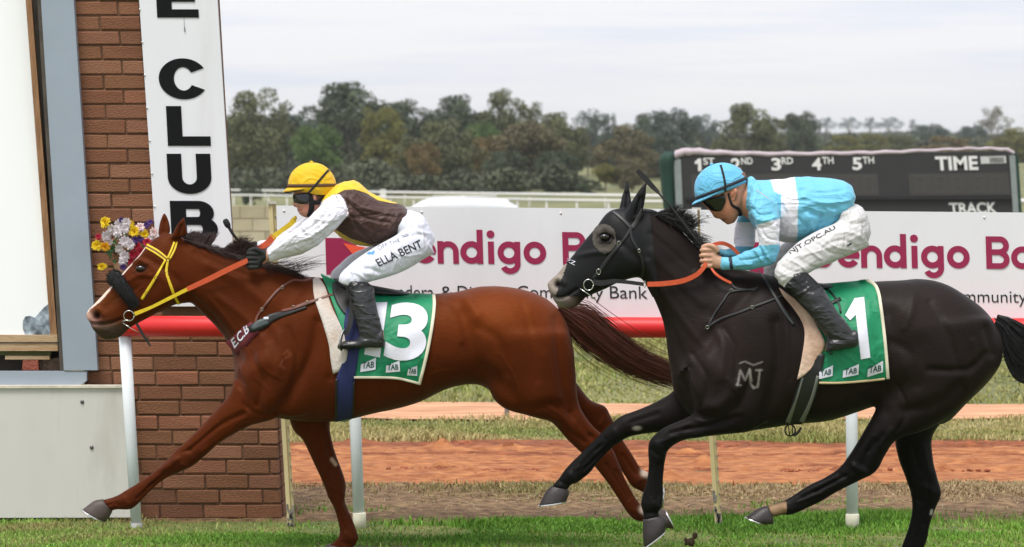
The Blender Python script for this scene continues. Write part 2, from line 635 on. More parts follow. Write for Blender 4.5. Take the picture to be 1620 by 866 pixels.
def edge(base, amp, seed, fr=1.6):
    return lambda x: base + amp * fbm(np.asarray(x, float) * fr, np.asarray(x, float) * 0 + seed * 3.1, seed, 5)
_e1, _e2, _e3, _e4, _e5, _e6 = edge(1.72, .12, 1), edge(3.78, .10, 2), edge(7.34, .12, 3), edge(9.6, .16, 4), edge(11.5, .2, 5), edge(2.2, .1, 6)
def between(a, b, n):
    return [(lambda x, t=t: a(x) * (1 - t) + b(x) * t) for t in np.linspace(0, 1, n)]
m_turf = mat('turf_soil', lin((76, 104, 36)), 0.95, col2=lin((112, 110, 62)), vscale=3.0, var=0.3, bump=0.5, bscale=40)
strip('turf_track', -14, 14, 60, [-20, -8, -4, -2, -1, 0, .5, 1.0, 1.5, 2.0] + [lambda x: _e1(x) + .1], lambda x, y: 0.002, m_turf)
m_soil = mat('bare_soil', lin((102, 74, 48)), 0.95, col2=lin((138, 112, 80)), vscale=11.0, var=0.35, bump=1.0, bscale=60)
strip('verge_soil', -14, 14, 420, between(lambda x: _e1(x) - .15, lambda x: _e2(x) + .1, 26),
      lambda x, y: (0.013 + .006 * fbm(x * 7, y * 7, 31, 4) + .010 * np.clip(fbm(x * 16, y * 22, 33, 4), -.6, 1)) * np.clip((y - _e1(x) + .15) / .25, 0, 1) - .001, m_soil)

# red dirt training track, with ruts and clods pressed into it
nxd = 640
xs = np.linspace(-9, 9, nxd)
ya = _e2(xs); yb = _e3(xs)
nyd = 110
T = np.linspace(0, 1, nyd)
X = np.tile(xs, (nyd, 1)); Yg = ya[None, :] * (1 - T[:, None]) + yb[None, :] * T[:, None]
Z = 0.012 + 0 * X
w0 = Yg + .05 * fbm(X * .6, Yg * 0, 41, 3)
for k in range(16):     # ruts drawn along the track
    r0 = rng.uniform(3.8, 7.2)
    Z += rng.uniform(-.03, .016) * np.exp(-((w0 - r0) / rng.uniform(.03, .09)) ** 2)
for k in range(9):
    r0 = rng.uniform(3.9, 7.2); Z -= rng.uniform(.012, .03) * np.exp(-((w0 - r0) / .022) ** 2) * (fbm(X * .9, X * 0 + k, 90 + k, 3) > -.25)
Z += .006 * fbm(X * 3, Yg * 22, 42, 4) + .006 * fbm(X * 11, Yg * 14, 43, 4)
for k in range(420):    # hoof churn and clods
    cx = rng.uniform(-8.5, 8.5); cy = rng.choice([rng.gauss(4.85, .14), rng.gauss(6.9, .18), rng.uniform(3.9, 7.2)]); s = rng.uniform(.025, .07)
    h = rng.uniform(-.045, .05)
    i0, i1 = np.searchsorted(xs, [cx - .4, cx + .4])
    sub = np.s_[:, i0:i1]
    q = ((X[sub] - cx) / (s * 1.6)) ** 2 + ((Yg[sub] - cy) / s) ** 2
    Z[sub] += h * np.exp(-q) * (1 + .5 * fbm(X[sub] * 40, Yg[sub] * 40, k, 2))
V = np.stack([X, Yg, Z], -1).reshape(-1, 3)
f = []
for j in range(nyd - 1):
    for i in range(nxd - 1):
        a = j * nxd + i; f.append((a, a + 1, a + nxd + 1, a + nxd))
m_dirt = mat('red_dirt', lin((156, 92, 54)), 0.95, col2=lin((186, 126, 80)), vscale=9.0, stretch=(0.8, 1.6, 1), var=0.2, bump=1.0, bscale=55, detail=9)
o = pm('dirt_track', V, f, None, m_dirt, True); o['kind'] = 'structure'
m_dirt2 = mat('moist_dirt', lin((120, 64, 36)), 0.95, col2=lin((160, 96, 60)), vscale=9.0, stretch=(0.8, 1.6, 1), var=0.25, bump=1.0, bscale=55, detail=9)
o.data.materials.append(m_dirt2)      # freshly turned, damper soil along the far edge and in the churned patches
_w = (Yg + .16 * fbm(X * 1.3, Yg * 2, 95, 4) > 6.72) | (fbm(X * 1.1, Yg * 5, 96, 5) - 1.2 * np.abs(Yg - 4.9) > .38)
for k in range(11):
    r0 = rng.uniform(3.85, 6.9); _w |= (np.abs(w0 - r0 - .03 * fbm(X * 2.5, X * 0, 120 + k, 4)) < rng.uniform(.012, .03)) & (fbm(X * 1.4, X * 0 + k, 150 + k, 4) > rng.uniform(-.1, .4))
o.data.polygons.foreach_set('material_index', _w[:-1, :-1].reshape(-1).astype(np.int32))
mb = MB()
cents_ = [(rng.uniform(-5.5, 5.5), rng.choice([4.9, 4.75, 5.2, 7.0, 7.1, 6.9])) for _ in range(26)] + [(-.55, 4.95), (-.2, 4.9), (.55, 4.95), (.3, 4.85), (2.3, 5.0), (3.0, 4.9)]
for k in range(760):
    q_ = rng.choice(cents_); c_ = Vector((q_[0] + rng.gauss(0, .17), q_[1] + rng.gauss(0, .07), .006))
    s_ = rng.uniform(.004, .02); n0 = len(mb.v); mb.ball(c_, (s_ * rng.uniform(.9, 2.0), s_, s_ * .6), 7, 5)
    for i_ in range(n0, len(mb.v)): mb.v[i_] = tuple(q + rng.uniform(-.25, .25) * s_ for q in mb.v[i_])
tag(mb.build('dirt_clods', mat('clod_red', lin((146, 80, 52)), .95, var=.3, vscale=14), None, False), 'crumbled clods of red earth on the dirt track', 'clods', kind='stuff')
m_sand = mat('pale_dirt', lin((184, 132, 98)), 0.95, col2=lin((206, 158, 122)), vscale=2.6, stretch=(0.4, 1.6, 1), var=0.2, bump=0.4, bscale=30)
strip('dirt_path', -14, 14, 160, between(_e4, _e5, 8), lambda x, y: .008 + .01 * fbm(x * 2, y * 5, 51, 3), m_sand)

# ============================================================ judge's tower at the winning post
LEAN = -0.063        # everything in the tower stands a little off plumb
TY = 1.72            # front face of the brickwork
tw = thing('judge_tower', 'brown brick winning post tower with white sign and mirror window', 'tower', P(300, 822, TY))
m_mortar = mat('mortar', lin((108, 80, 60)), 0.95, var=0.2, vscale=20, bump=0.4, bscale=90)
mb = MB()
mb.slab([(112, -120), (330, -120), (366, 500), (422, 500), (441, 826), (140, 826)], TY + .012, 0.45)
core = mb.build('brick_core', m_mortar, tw)
brick_mats = []
for i, c in enumerate([(140, 96, 68), (132, 90, 62), (146, 102, 76), (130, 86, 60), (138, 94, 70), (148, 98, 72), (124, 84, 60)]):
    brick_mats.append(mat('brick_%d' % i, lin(c), 0.9, col2=lin((c[0] - 26, c[1] - 24, c[2] - 18)), vscale=14, thr=(.4, .85), var=0.14, bump=0.5, bscale=70, stretch=(1, 1, 2.2)))
brick_red = mat('brick_red', lin((150, 82, 62)), 0.9, var=0.2, vscale=10, bump=0.8, bscale=55)
def brick_mesh(L, H, D, seed):
    r = random.Random(seed)
    bm = bmesh.new()
    bmesh.ops.create_cube(bm, size=1.0)
    for v_ in bm.verts:
        v_.co = Vector((v_.co.x * L, v_.co.y * D, v_.co.z * H))
    bmesh.ops.bevel(bm, geom=bm.edges[:], offset=.005, segments=1, affect='EDGES')
    for v_ in bm.verts:
        v_.co.x += r.uniform(-.0022, .0022); v_.co.z += r.uniform(-.0026, .0026); v_.co.y += r.uniform(-.003, .003)
        v_.co.x += LEAN * v_.co.z
    me = bpy.data.meshes.new('brick'); bm.to_mesh(me); bm.free()
    return me
CH_ = 23.35; sB = F / (TY + CD)
LONG = [[brick_mesh(66.0 / sB, 20.6 / sB, .10, 100 + 20 * k + j) for j in range(3)] for k in range(7)]
HALF = [[brick_mesh(32.0 / sB, 20.6 / sB, .10, 300 + 20 * k + j) for j in range(3)] for k in range(7)]
def clip_brick(xa, xb, yc, k):
    me = brick_mesh((xb - xa) / sB, 20.6 / sB, .10, int(xa * 7 + yc * 3))
    me.materials.append(brick_mats[k]); return me
for k in range(7):
    for j in range(3):
        LONG[k][j].materials.append(brick_mats[k]); HALF[k][j].materials.append(brick_mats[k])
REDL = brick_mesh(66.0 / sB, 20.6 / sB, .10, 999); REDL.materials.append(brick_red)
rb = random.Random(5)
row = 0
yc = 808.0
while yc > -30:
    lean_x = -(822 - yc) * .0655
    if yc > 520:
        lo, hi = 172 - (822 - yc) * .066, 447 - (822 - yc) * .047
        ph = [0, 35, 14, 49][row % 4] + 8
        if yc < 612 + 12: lo = 155 - max(0, (585 - yc)) * .066 if yc < 592 else 137
    else:
        lo, hi = 117 + yc * .0667, 222 + yc * .076
        ph = [0, 30][row % 2]
    x = lo
    first = True
    while x < hi - 8:
        if yc > 520:
            L = 68.0
            if first and ph: L = max(16, ph)
        else:
            L = (40.0 if row % 2 else 70.0) if first else 68.0
        first = False
        xb = min(x + L, hi)
        if hi - xb < 14: xb = hi
        k = rb.randrange(7); j = rb.randrange(3)
        wpx = xb - x - 2.2
        red = rb.random() < .05
        if abs(wpx - 66) < 1.5: me = REDL if red else LONG[k][j]
        elif abs(wpx - 32) < 1.2: me = HALF[k][j]
        else: me = clip_brick(x + 1.1, xb - 1.1, yc, k)
        b = obj('brick', me, tw)
        c = P((x + xb) / 2, yc, TY + .05 + rb.uniform(-.004, .004))
        b.location = c - tw.location
        b.matrix_parent_inverse = Matrix.Identity(4)
        x = xb
    yc -= CH_; row += 1
# white name board with its letters
m_board = mat('white_board', lin((230, 231, 236)), 0.45, col2=lin((206, 206, 206)), vscale=1.6, stretch=(2.5, 1, .35), thr=(.55, .95), var=0.02)
m_black = mat('sign_black', (0.006, 0.006, 0.007), 0.6, spec=.15)
SY = TY - .05
sg = MB().slab([(216, -60), (340, -60), (374, 485), (253, 485)], SY, .035).build('name_board', m_board, tw)
def heavy(parts, y0):
    """heavy block letters: px shapes on an upright letter box, leaning with the board"""
    mb = MB()
    k = lambda x, y: (x + (y - y0 - 31) * .052, y)
    for ip, p_ in enumerate(parts):
        dz_ = ip * .0004
        if p_[0] == 'r':
            _, cx0, cy0, rx, ry, ix, iy, a0, a1 = p_
            n_ = max(6, int(abs(a1 - a0) / 9))
            for i_ in range(n_):
                t0, t1 = R(a0 + (a1 - a0) * i_ / n_), R(a0 + (a1 - a0) * (i_ + 1) / n_)
                mb.slab([k(cx0 + u * math.cos(t), cy0 + w_ * math.sin(t)) for u, w_, t in ((rx, ry, t0), (rx, ry, t1), (ix, iy, t1), (ix, iy, t0))], SY - .004 - dz_, .003)
        else:
            xa, ya, xb, yb = p_[1:]
            mb.slab([k(xa, ya), k(xb, ya), k(xb, yb), k(xa, yb)], SY - .0042 - dz_, .003)
    mb.build('letter', m_black, sg)
heavy([('q', 247, -35, 271, 28), ('q', 271, 15, 313, 28), ('q', 271, -35, 312, -22), ('q', 271, -9, 308, 3)], -35)
heavy([('r', 290, 125, 39, 32.5, 15, 18.5, 32, 328)], 93)
heavy([('q', 264, 168, 288, 231), ('q', 288, 216, 332, 231)], 168)
heavy([('q', 265, 243.5, 288, 281), ('q', 311, 243.5, 334, 281), ('r', 299.5, 280.5, 34.5, 26.5, 11.5, 11.5, 0, 180)], 243.5)
heavy([('q', 270, 318, 295, 382), ('q', 295, 318, 314, 331), ('q', 295, 343.5, 314, 356), ('q', 295, 369, 316, 382), ('r', 314, 337, 25, 19, 3, 6.5, -90, 90), ('r', 316, 362.5, 28, 19.5, 4, 6.5, -90, 90)], 318)
mb = MB()
m_screw = mat('screw_steel', (.75, .75, .75), .35, metal=1)
for i in range(9):
    yy = 15 + i * 52
    p = P(220 + yy * .0745, yy, SY - .004); mb.ball(p, (.006, .004, .006), 8, 6)
mb.build('screw', m_screw, sg, True)
MB().tube([P(291, 28, SY - .004), P(291.5, 40, SY - .005), P(292.5, 50, SY - .004)], [.0012, .0012, .004], 5).build('loose_wire', mat('wire', (.2, .2, .2), .5), sg, True)
# bricks on the return face
SIDE = []
for k in range(4):
    me = brick_mesh(.09, 20.6 / sB, .222, 700 + k); me.materials.append(brick_mats[k]); SIDE.append(me)
yc = 808.0; row = 0
while yc > -30:
    xr = 447 - (822 - yc) * .047 if yc > 500 else 323 + (yc + 120) * .058
    for k in range(2):
        b = obj('brick', SIDE[rb.randrange(4)], tw); b.matrix_parent_inverse = Matrix.Identity(4)
        c = P(xr, yc, TY + .05) + Vector((-.045 + .004, 0, 0)); c.y = TY + .215 + k * .234 - (.0 if row % 2 else .0)
        b.location = c - tw.location
    yc -= CH_; row += 1
# mirror window: grey steel frame, timber frame, mirror
m_grey = mat('grey_frame', lin((152, 163, 176)), 0.5, var=0.05, vscale=2.5, bump=0.05, bscale=20)
win = MB()
win.slab([(61, -60), (112.5, -60), (154.5, 586), (101, 586)], TY - .07, .10)
win = win.build('window_frame', m_grey, tw)
MB().slab([(-240, 588), (137, 588), (137, 603), (128, 609), (-240, 609)], TY - .065, .07).build('window_sill', m_grey, win)
m_rec = mat('recess_dark', (0.05, 0.042, 0.035), 0.9, var=.3, vscale=8)
MB().slab([(-260, -60), (58, -60), (100, 588), (-260, 588)], TY + .16, .02).build('recess_back', m_rec, win)
MB().slab([(55, -60), (62, -60), (102, 587), (95, 587)], TY - .02, .2).build('recess_side', mat('recess_side', lin((92, 84, 74)), .8, col2=lin((60, 55, 50)), vscale=6), win)
m_wood = mat('weathered_timber', lin((176, 134, 96)), 0.8, col2=lin((120, 84, 54)), vscale=7, stretch=(4, 4, .6), var=.2, bump=.3, bscale=40)
m_wood2 = mat('pale_timber', lin((206, 178, 142)), 0.8, col2=lin((160, 126, 90)), vscale=7, stretch=(.6, 4, 4), var=.15, bump=.3, bscale=40)
mf = MB().slab([(36, -60), (45, -60), (91, 541), (80.5, 541)], TY + .02, .05).build('timber_frame', m_wood, win)
MB().slab([(-240, 530), (90.5, 530), (91.5, 555.5), (-240, 555.5)], TY + .012, .06).build('timber_rail', m_wood2, win)
MB().slab([(-240, 541.5), (91.2, 541.5), (91.2, 543), (-240, 543)], TY + .006, .02).build('rail_joint', m_rec, win)
MB().slab([(8, 563), (78, 563.5), (78.5, 569), (8, 569)], TY + .03, .06).build('timber_wedge', m_wood2, win)
MB().slab([(0, 556), (80, 556), (80, 563), (0, 562)], TY + .05, .05).build('moss_strip', mat('mossy_timber', lin((96, 100, 62)), .9, var=.3), win)
bk = MB().slab([(36, 570), (60, 569.5), (61, 586), (35, 586)], TY + .03, .08).build('loose_brick', brick_red, win)
MB().slab([(62, 570), (96, 566), (101, 587), (58, 587)], TY + .08, .06).build('rubble', mat('rubble', lin((120, 100, 84)), .95, var=.5, vscale=30, bump=1, bscale=60), win)
# the mirror leans back a little; its sky reflection is painted as plain white
m_mirror = mat('mirror_sky_white', (0.93, 0.95, 0.95), 0.12, spec=.6, coat=.5)
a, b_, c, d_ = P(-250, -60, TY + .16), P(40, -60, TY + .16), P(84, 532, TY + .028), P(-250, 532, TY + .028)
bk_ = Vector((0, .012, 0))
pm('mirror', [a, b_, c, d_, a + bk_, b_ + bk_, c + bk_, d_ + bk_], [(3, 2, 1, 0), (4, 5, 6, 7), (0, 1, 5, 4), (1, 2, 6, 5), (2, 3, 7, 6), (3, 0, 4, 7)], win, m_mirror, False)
# dark reflection painted as a patch in the mirror's lower corner
m_reflection = mat('reflection_dark', lin((70, 80, 92)), 0.5, col2=lin((176, 190, 200)), vscale=16, var=.3)
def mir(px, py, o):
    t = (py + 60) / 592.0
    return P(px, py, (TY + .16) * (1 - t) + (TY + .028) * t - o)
def reflection_patch(pts, o):
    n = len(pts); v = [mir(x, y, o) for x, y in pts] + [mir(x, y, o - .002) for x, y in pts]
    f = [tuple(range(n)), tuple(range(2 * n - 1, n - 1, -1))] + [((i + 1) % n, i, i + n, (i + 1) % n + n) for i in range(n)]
    pm('painted_reflection', v, f, win, m_reflection, False)
reflection_patch([(36, 508), (40, 501), (48, 500), (55, 503), (62, 495), (70, 486), (77, 481), (81, 530), (40, 530), (36, 520)], .004)
# white lower panel
m_panel = mat('white_panel', lin((212, 210, 204)), 0.55, col2=lin((166, 162, 150)), vscale=2.0, stretch=(1.6, 1, .5), thr=(.52, .9), var=.05, bump=.05, bscale=10)
pn = MB().slab([(-240, 613), (199, 612), (212, 819), (-240, 820)], TY - .11, .05).build('lower_panel', m_panel, tw)
MB().slab([(-240, 610.5), (199, 610), (199.3, 614), (-240, 615)], TY - .125, .08).build('panel_cap', mat('panel_cap', lin((214, 206, 190)), .7, var=.2, vscale=12), pn)
mb = MB()
for x, y in ((130, 636), (145, 708)):
    mb.ball(P(x, y, TY - .112), (.012, .008, .012), 12, 8)
mb.build('bolt', mat('bolt', (.16, .16, .15), .45, metal=.8), pn, True)
MB().slab([(-240, 821), (213, 820), (214, 832), (-240, 832)], TY - .06, .1).build('base_gap_shade', m_rec, pn)  # dark strip standing in for the shaded gap under the panel

# ============================================================ running rail
RY = 1.20
m_red = mat('red_rail', (0.72, 0.02, 0.022), 0.42, spec=0.5, var=.05, vscale=3)
m_white = mat('white_plastic', lin((226, 232, 236)), 0.5, var=.04, vscale=4)
rl = thing('running_rail', 'red tubular running rail on white posts behind the horses', 'rail', P(205, 836, RY))
sR = F / (RY + CD)
yr = lambda x: 516.5 + (x - 280) * .0025
MB().tube([P(x, yr(x), RY) for x in (187, 189, 500, 900, 1300, 1800, 2600)], [14 / sR, 16.3 / sR] + [16.3 / sR] * 5, 24).build('rail_tube', m_red, rl, True)
def rpost(xt, xb, yb, wt, wb, socket):
    mb = MB()
    pts = [P(xt, yr(xt) + 15.5, RY + .02), P((xt + xb) / 2, (yr(xt) + 15 + yb) / 2, RY + .02), P(xb, yb, RY + .02)]
    mb.tube(pts, [wt / 2 / sR, (wt + wb) / 4 / sR, wb / 2 / sR], 20)
    o = mb.build('post', m_white, rl, True)
    if socket:
        mb = MB(); q = P(xb, yb, RY + .02)
        mb.tube([q + Vector((0, 0, .10)), q + Vector((0, 0, .095)), q + Vector((0, 0, -.03))], [wb / 2 / sR + .002, wb / 2 / sR + .006, wb / 2 / sR + .005], 20)
        mb.build('socket', mat('cream_socket', lin((214, 210, 188)), .6, var=.12, vscale=18), o, True)
    else:
        mb = MB(); q = P(xb, yb, RY + .02)
        mb.tube([q + Vector((0, 0, .035)), q + Vector((0, 0, -.03))], wb / 2 / sR + .003, 20)
        mb.build('socket', mat('grey_socket', lin((150, 150, 146)), .7, var=.2, vscale=18), o, True)
rpost(197.5, 216, 837, 19.5, 17, False); rpost(557, 568.5, 838, 19, 18, True); rpost(1346.5, 1348.5, 840, 19, 18.5, True); rpost(1990, 1995, 840, 19, 18.5, True)

# cream steel pickets that carry the banners
m_cream = mat('cream_paint', lin((212, 198, 150)), 0.65, col2=lin((196, 180, 132)), vscale=10, var=.08)
m_chip = mat('chipped_steel', lin((120, 116, 112)), 0.7, var=.4, vscale=30)
PY = 1.32
def picket(xt, yt, xb, yb, label):
    t = thing('picket', label, 'post', P(xb, yb, PY), 'cream steel pickets under the banners')
    wv = .022
    mb = MB()
    a, b = P(xt, yt, PY), P(xb, yb, PY)
    n = 10
    for sgn, dep in ((-1, .0), (1, .018)):   # folded channel: two flanges
        x0, x1 = (-wv, .002) if sgn < 0 else (.002, wv)
        vs = []
        for i in range(n + 1):
            p = a.lerp(b, i / n)
            vs += [p + Vector((x0, dep if sgn > 0 else .004, 0)), p + Vector((x1, -.004 if sgn < 0 else dep, 0)), p + Vector((x1, dep + .005, 0)), p + Vector((x0, dep + .009, 0))]
        fs = [(0, 1, 2, 3), tuple(4 * n + k for k in (3, 2, 1, 0))]
        for i in range(n):
            for k in range(4):
                fs.append((4 * i + k, 4 * i + 4 + k, 4 * i + 4 + (k + 1) % 4, 4 * i + (k + 1) % 4))
        mb.add(vs, fs)
    sh = mb.build('shaft', m_cream, t)
    mb = MB()
    L = (b - a).length; k = int(L / .075)
    for i in range(1, k):
        p = a.lerp(b, (i + .1 * rng.random()) / k)
        mb.box(p + Vector((.0145, -.006, -.008)), p + Vector((.0205, .012, .008)))
    mb.build('notch', m_chip, sh)
    mb = MB()
    for i in range(22):
        u = 1 - abs(rng.gauss(0, .055)); p = a.lerp(b, u) + Vector((rng.uniform(-.018, .014), -.0062, 0))
        mb.box(p - Vector((.004 * rng.uniform(.5, 2), 0, .012 * rng.uniform(.4, 1.8))), p + Vector((.004 * rng.uniform(.5, 2), .004, .012 * rng.uniform(.4, 1.8))))
    mb.build('bare_patch', m_chip, sh)
    MB().box(a + Vector((-.026, -.012, -.004)), a + Vector((.026, .034, .012))).build('cap', mat('picket_cap', lin((190, 186, 176)), .6, var=.2, vscale=20), sh)
picket(430, 322, 461, 842, 'cream steel picket at the left end of the sponsor banner, beside the brick tower')
picket(1102, 332, 1138, 843, 'cream steel picket below the black horse, in the gap between the two banners')

# sponsor banners
m_ban = mat('banner_vinyl', lin((232, 232, 235)), 0.5, col2=lin((214, 214, 216)), vscale=1.3, stretch=(1.4, 1, .5), thr=(.5, .95), var=.02, fold=.10, fscale=1.6, fstretch=(2.2, 1, .5))
m_mag = mat('print_magenta', lin((152, 28, 74)), 0.5); m_org = mat('print_orange', lin((240, 90, 56)), 0.5); m_ink = mat('print_black', (0.018, 0.018, 0.022), 0.5)
BY = PY - .03
def banner(x0, label):
    b = thing('sponsor_banner', label, 'banner', P(x0 + 330, 506, BY), 'white sponsor banners along the rail')
    def q(x, y): return (x0 + x, y + x * .0085 + (x0 - 437) * .0118 + (y - 325) * 0)
    # board follows the fence and dips slightly to the right
    sh_ = lambda x, y: (x0 + x + (y - 325) * .03, y + x * .0085 + (x0 - 437) * .010)
    sheet = MB().slab([sh_(0, 325.5), sh_(666, 325.5), sh_(666, 502), sh_(0, 502)], BY, .006).build('sheet', m_ban, b)
    MB().slab([sh_(0, 500.5), sh_(666, 500.5), sh_(666, 505), sh_(0, 505)], BY - .004, .012).build('hem', mat('banner_hem', lin((236, 236, 238)), .5), sheet)
    def tx(s, xa, xb, ya, yb, m, bold, nm='lettering'):
        xa, xb = xa - 437, xb - 437
        sign_text(nm, s, [sh_(xa, ya), sh_(xb, ya), sh_(xb, yb), sh_(xa, yb)], BY, sheet, m, bold)
    MB().slab([sh_(76, 376), sh_(118, 376), sh_(150, 428), sh_(150, 434), sh_(76, 434)], BY - .003, .002).build('logo_block', m_mag, sheet)
    MB().slab([sh_(104, 384), sh_(146, 392), sh_(140, 400), sh_(124, 408)], BY - .006, .002).build('logo_flame', m_org, sheet)
    # each word sized by its own outline: ascender-to-descender or ascender-to-baseline
    def gl(parts):
        mb = MB()
        for ip, p_ in enumerate(parts):
            dz_ = ip * .0003
            if p_[0] == 'r':      # ring or arc: cx, cy, ro, ri, a0, a1
                _, cx0, cy0, ro, ri, a0, a1 = p_
                n_ = max(4, int(abs(a1 - a0) / 12))
                for i_ in range(n_):
                    t0, t1 = R(a0 + (a1 - a0) * i_ / n_), R(a0 + (a1 - a0) * (i_ + 1) / n_)
                    mb.slab([sh_(cx0 - 437 + r0 * math.cos(t_), cy0 + r0 * math.sin(t_)) for r0, t_ in ((ro, t0), (ro, t1), (ri, t1), (ri, t0))], BY - .003 - dz_, .002)
            else:
                mb.slab([sh_(x_ - 437, y_) for x_, y_ in p_[1]], BY - .0032 - dz_, .002)
        mb.build('lettering', m_mag, sheet)
    rect = lambda xa, ya, xb, yb: ('q', [(xa, ya), (xb, ya), (xb, yb), (xa, yb)])
    U0 = 415.0        # baseline
    def cap_b(x):
        gl([rect(x, 363.5, x + 9.5, U0), rect(x + 9.5, 363.5, x + 22, 372.5), rect(x + 9.5, 384, x + 23, 393), rect(x + 9.5, U0 - 9, x + 22, U0),
            ('r', x + 22, 378, 14.6, 5.6, -90, 90), ('r', x + 22, 400, 15, 6, -90, 90)])
    cap_b(608)
    gl([('r', 670, 397, 18, 8.5, 35, 360), rect(653, 393, 687, 400.5)])
    gl([rect(690, 379.5, 699.5, U0), ('r', 707, 396, 16.5, 7.5, 180, 360), rect(714.5, 396, 723.5, U0)])
    gl([('r', 744, 397, 18, 8.5, 0, 360), rect(752.5, 361, 762, U0)])
    gl([rect(770, 379.5, 779.5, U0), ('r', 774.6, 368, 6.2, .1, 0, 360)])
    gl([('r', 803, 397, 18, 8.5, 0, 360), rect(811.5, 379.5, 821, 414), ('r', 804.5, 414, 16.5, 7.5, 0, 152)])
    gl([('r', 844, 397, 18, 8.5, 0, 360)])
    cap_b(888)
    gl([('r', 945.5, 397, 18, 8.5, 0, 360), rect(954.5, 379.5, 963.5, U0)])
    gl([rect(969, 379.5, 978.5, U0), ('r', 986, 396, 16.5, 7.5, 180, 360), rect(993.5, 396, 1002.5, U0)])
    gl([rect(1009, 361, 1018.5, U0), ('q', [(1018, 396), (1031, 379.5), (1042, 379.5), (1025, 399)]), ('q', [(1020, 396), (1028, 392), (1044, 415), (1032.5, 415)])])
    tx('Narrandera', 563, 682, 450, 470.5, m_ink, -.004); tx('&', 693, 712, 451, 470, m_ink, -.004); tx('District', 720, 800, 450, 470, m_ink, -.004)
    tx('Community', 814, 950, 449, 474.5, m_ink, -.004); tx('Bank', 961, 1020, 448.5, 468, m_ink, -.004)
    mb = MB()
    for x in (12, 230, 450, 654):
        for y in (334, 494):
            mb.ball(P(*sh_(x, y), BY - .002), (.007, .003, .007), 8, 6)
    mb.build('eyelet', m_screw, sheet, True)
banner(437, 'white bank banner behind the yellow-capped jockey')
banner(1107, 'white bank banner at the right edge, behind the black horse\'s rump')

# grey peg beside the dirt path
MB().tube([P(802, 662, 9.9), P(802, 630, 9.9)], [.022, .02], 8).build('marker_peg', mat('grey_peg', lin((120, 122, 124)), .7, var=.2), None, True)
tag(bpy.data.objects['marker_peg'], 'short grey peg standing at the edge of the pale dirt path', 'peg')

# pale block wall behind the fence
BW = 32.7
bw = thing('block_wall', 'low beige concrete block wall seen beside the white sign', 'wall', P(420, 485, BW))
m_blk = [mat('block_%d' % i, lin(c), .95, var=.12, vscale=3, bump=.3, bscale=30) for i, c in enumerate([(176, 166, 140), (168, 158, 132), (182, 172, 148)])]
MB().slab([(340, 327.5), (520, 327.5), (520, 489), (340, 489)], BW + .012, .16).build('block_core', mat('block_mortar', lin((150, 140, 118)), .95), bw)
sW = F / (BW + CD)
bm_ = []
for i in range(3):
    mb = MB().box((-.194, -.06, -.094), (.194, .06, .094)); me = bpy.data.meshes.new('block'); me.from_pydata(mb.v, [], mb.f); me.materials.append(m_blk[i]); bm_.append(me)
for r_ in range(8):
    for c_ in range(5):
        o = obj('block', bm_[rng.randrange(3)], bw)
        o.matrix_parent_inverse = Matrix.Identity(4)
        o.location = P(360 + c_ * 40 + (20 if r_ % 2 else 0), 336 + r_ * 20.1, BW + .06) - bw.location

# ============================================================ white car beyond
CY = 76.0
car = thing('parked_car', 'white car parked far behind the banner, only its roof in sight', 'car', P(700, 390, CY))
sc_ = F / (CY + CD)
m_car = mat('car_white', lin((232, 234, 238)), .25, coat=.6); m_gls = mat('car_glass', (.02, .025, .03), .08, spec=.8)
def cx(x, z, y=0): return Vector(((700 - 810) / sc_ + x, CY + y, z))
def cloft(st, n=20, e=4):
    """st: x, z0, z1, half width"""
    v = []; f = []
    for x, z0, z1, hw in st:
        for j in range(n):
            t = 2 * math.pi * (j + .5) / n; ca, sa = math.cos(t), math.sin(t)
            ca = math.copysign(abs(ca) ** (2 / e), ca); sa = math.copysign(abs(sa) ** (2 / e), sa)
            v.append(cx(x, (z0 + z1) / 2 + (z1 - z0) / 2 * sa, hw * ca))
    m_ = len(st)
    for i in range(m_ - 1):
        for j in range(n):
            f.append((i * n + j, i * n + (j + 1) % n, (i + 1) * n + (j + 1) % n, (i + 1) * n + j))
    f.append(tuple(range(n - 1, -1, -1))); f.append(tuple((m_ - 1) * n + j for j in range(n)))
    return v, f
v, f = cloft([(-2.35, .45, .75, .75), (-2.2, .3, .92, .86), (-1.2, .25, 1.0, .9), (1.4, .25, 1.02, .9), (2.2, .3, 1.0, .87), (2.35, .45, .85, .8)])
pm('body', v, f, car, m_car, True)
v, f = cloft([(-1.35, .95, 1.0, .78), (-.6, .95, 1.44, .70), (-.4, .95, 1.50, .68), (.8, .95, 1.53, .68), (1.9, .95, 1.47, .68), (2.2, .95, 1.3, .7), (2.3, .95, 1.0, .76)])
cb = pm('cabin', v, f, car, m_car, True)
for s in (-1, 1):
    for xa, xb in ((-.75, .1), (.16, 1.0), (1.06, 1.8)):
        mb = MB(); mb.add([cx(xa, 0.98, s * .765), cx(xb, 0.98, s * .765), cx(xb - .04, 1.22, s * .745), cx(xa + .22 if xa < -.5 else xa + .02, 1.22, s * .745),
                           cx(xa, 0.98, s * .66), cx(xb, 0.98, s * .66), cx(xb - .04, 1.22, s * .63), cx(xa + .22 if xa < -.5 else xa + .02, 1.22, s * .63)],
                          [(0, 1, 2, 3), (7, 6, 5, 4), (0, 4, 5, 1), (1, 5, 6, 2), (2, 6, 7, 3), (3, 7, 4, 0)])
        mb.build('side_window', m_gls, cb)
m_tyre = mat('tyre', (.02, .02, .02), .8)
for x in (-1.45, 1.45):
    for s in (-1, 1):
        mb = MB(); mb.tube([cx(x, .31, s * .72), cx(x, .31, s * .92)], .31, 20); mb.build('wheel', m_tyre, car, True)
MB().box(cx(1.95, 1.47, -.6), cx(2.32, 1.52, .6)).build('rear_spoiler', m_car, car)
mb = MB()
for s in (-1, 1): mb.tube([cx(-.3, 1.55, s * .6), cx(1.6, 1.57, s * .6)], .02, 6)
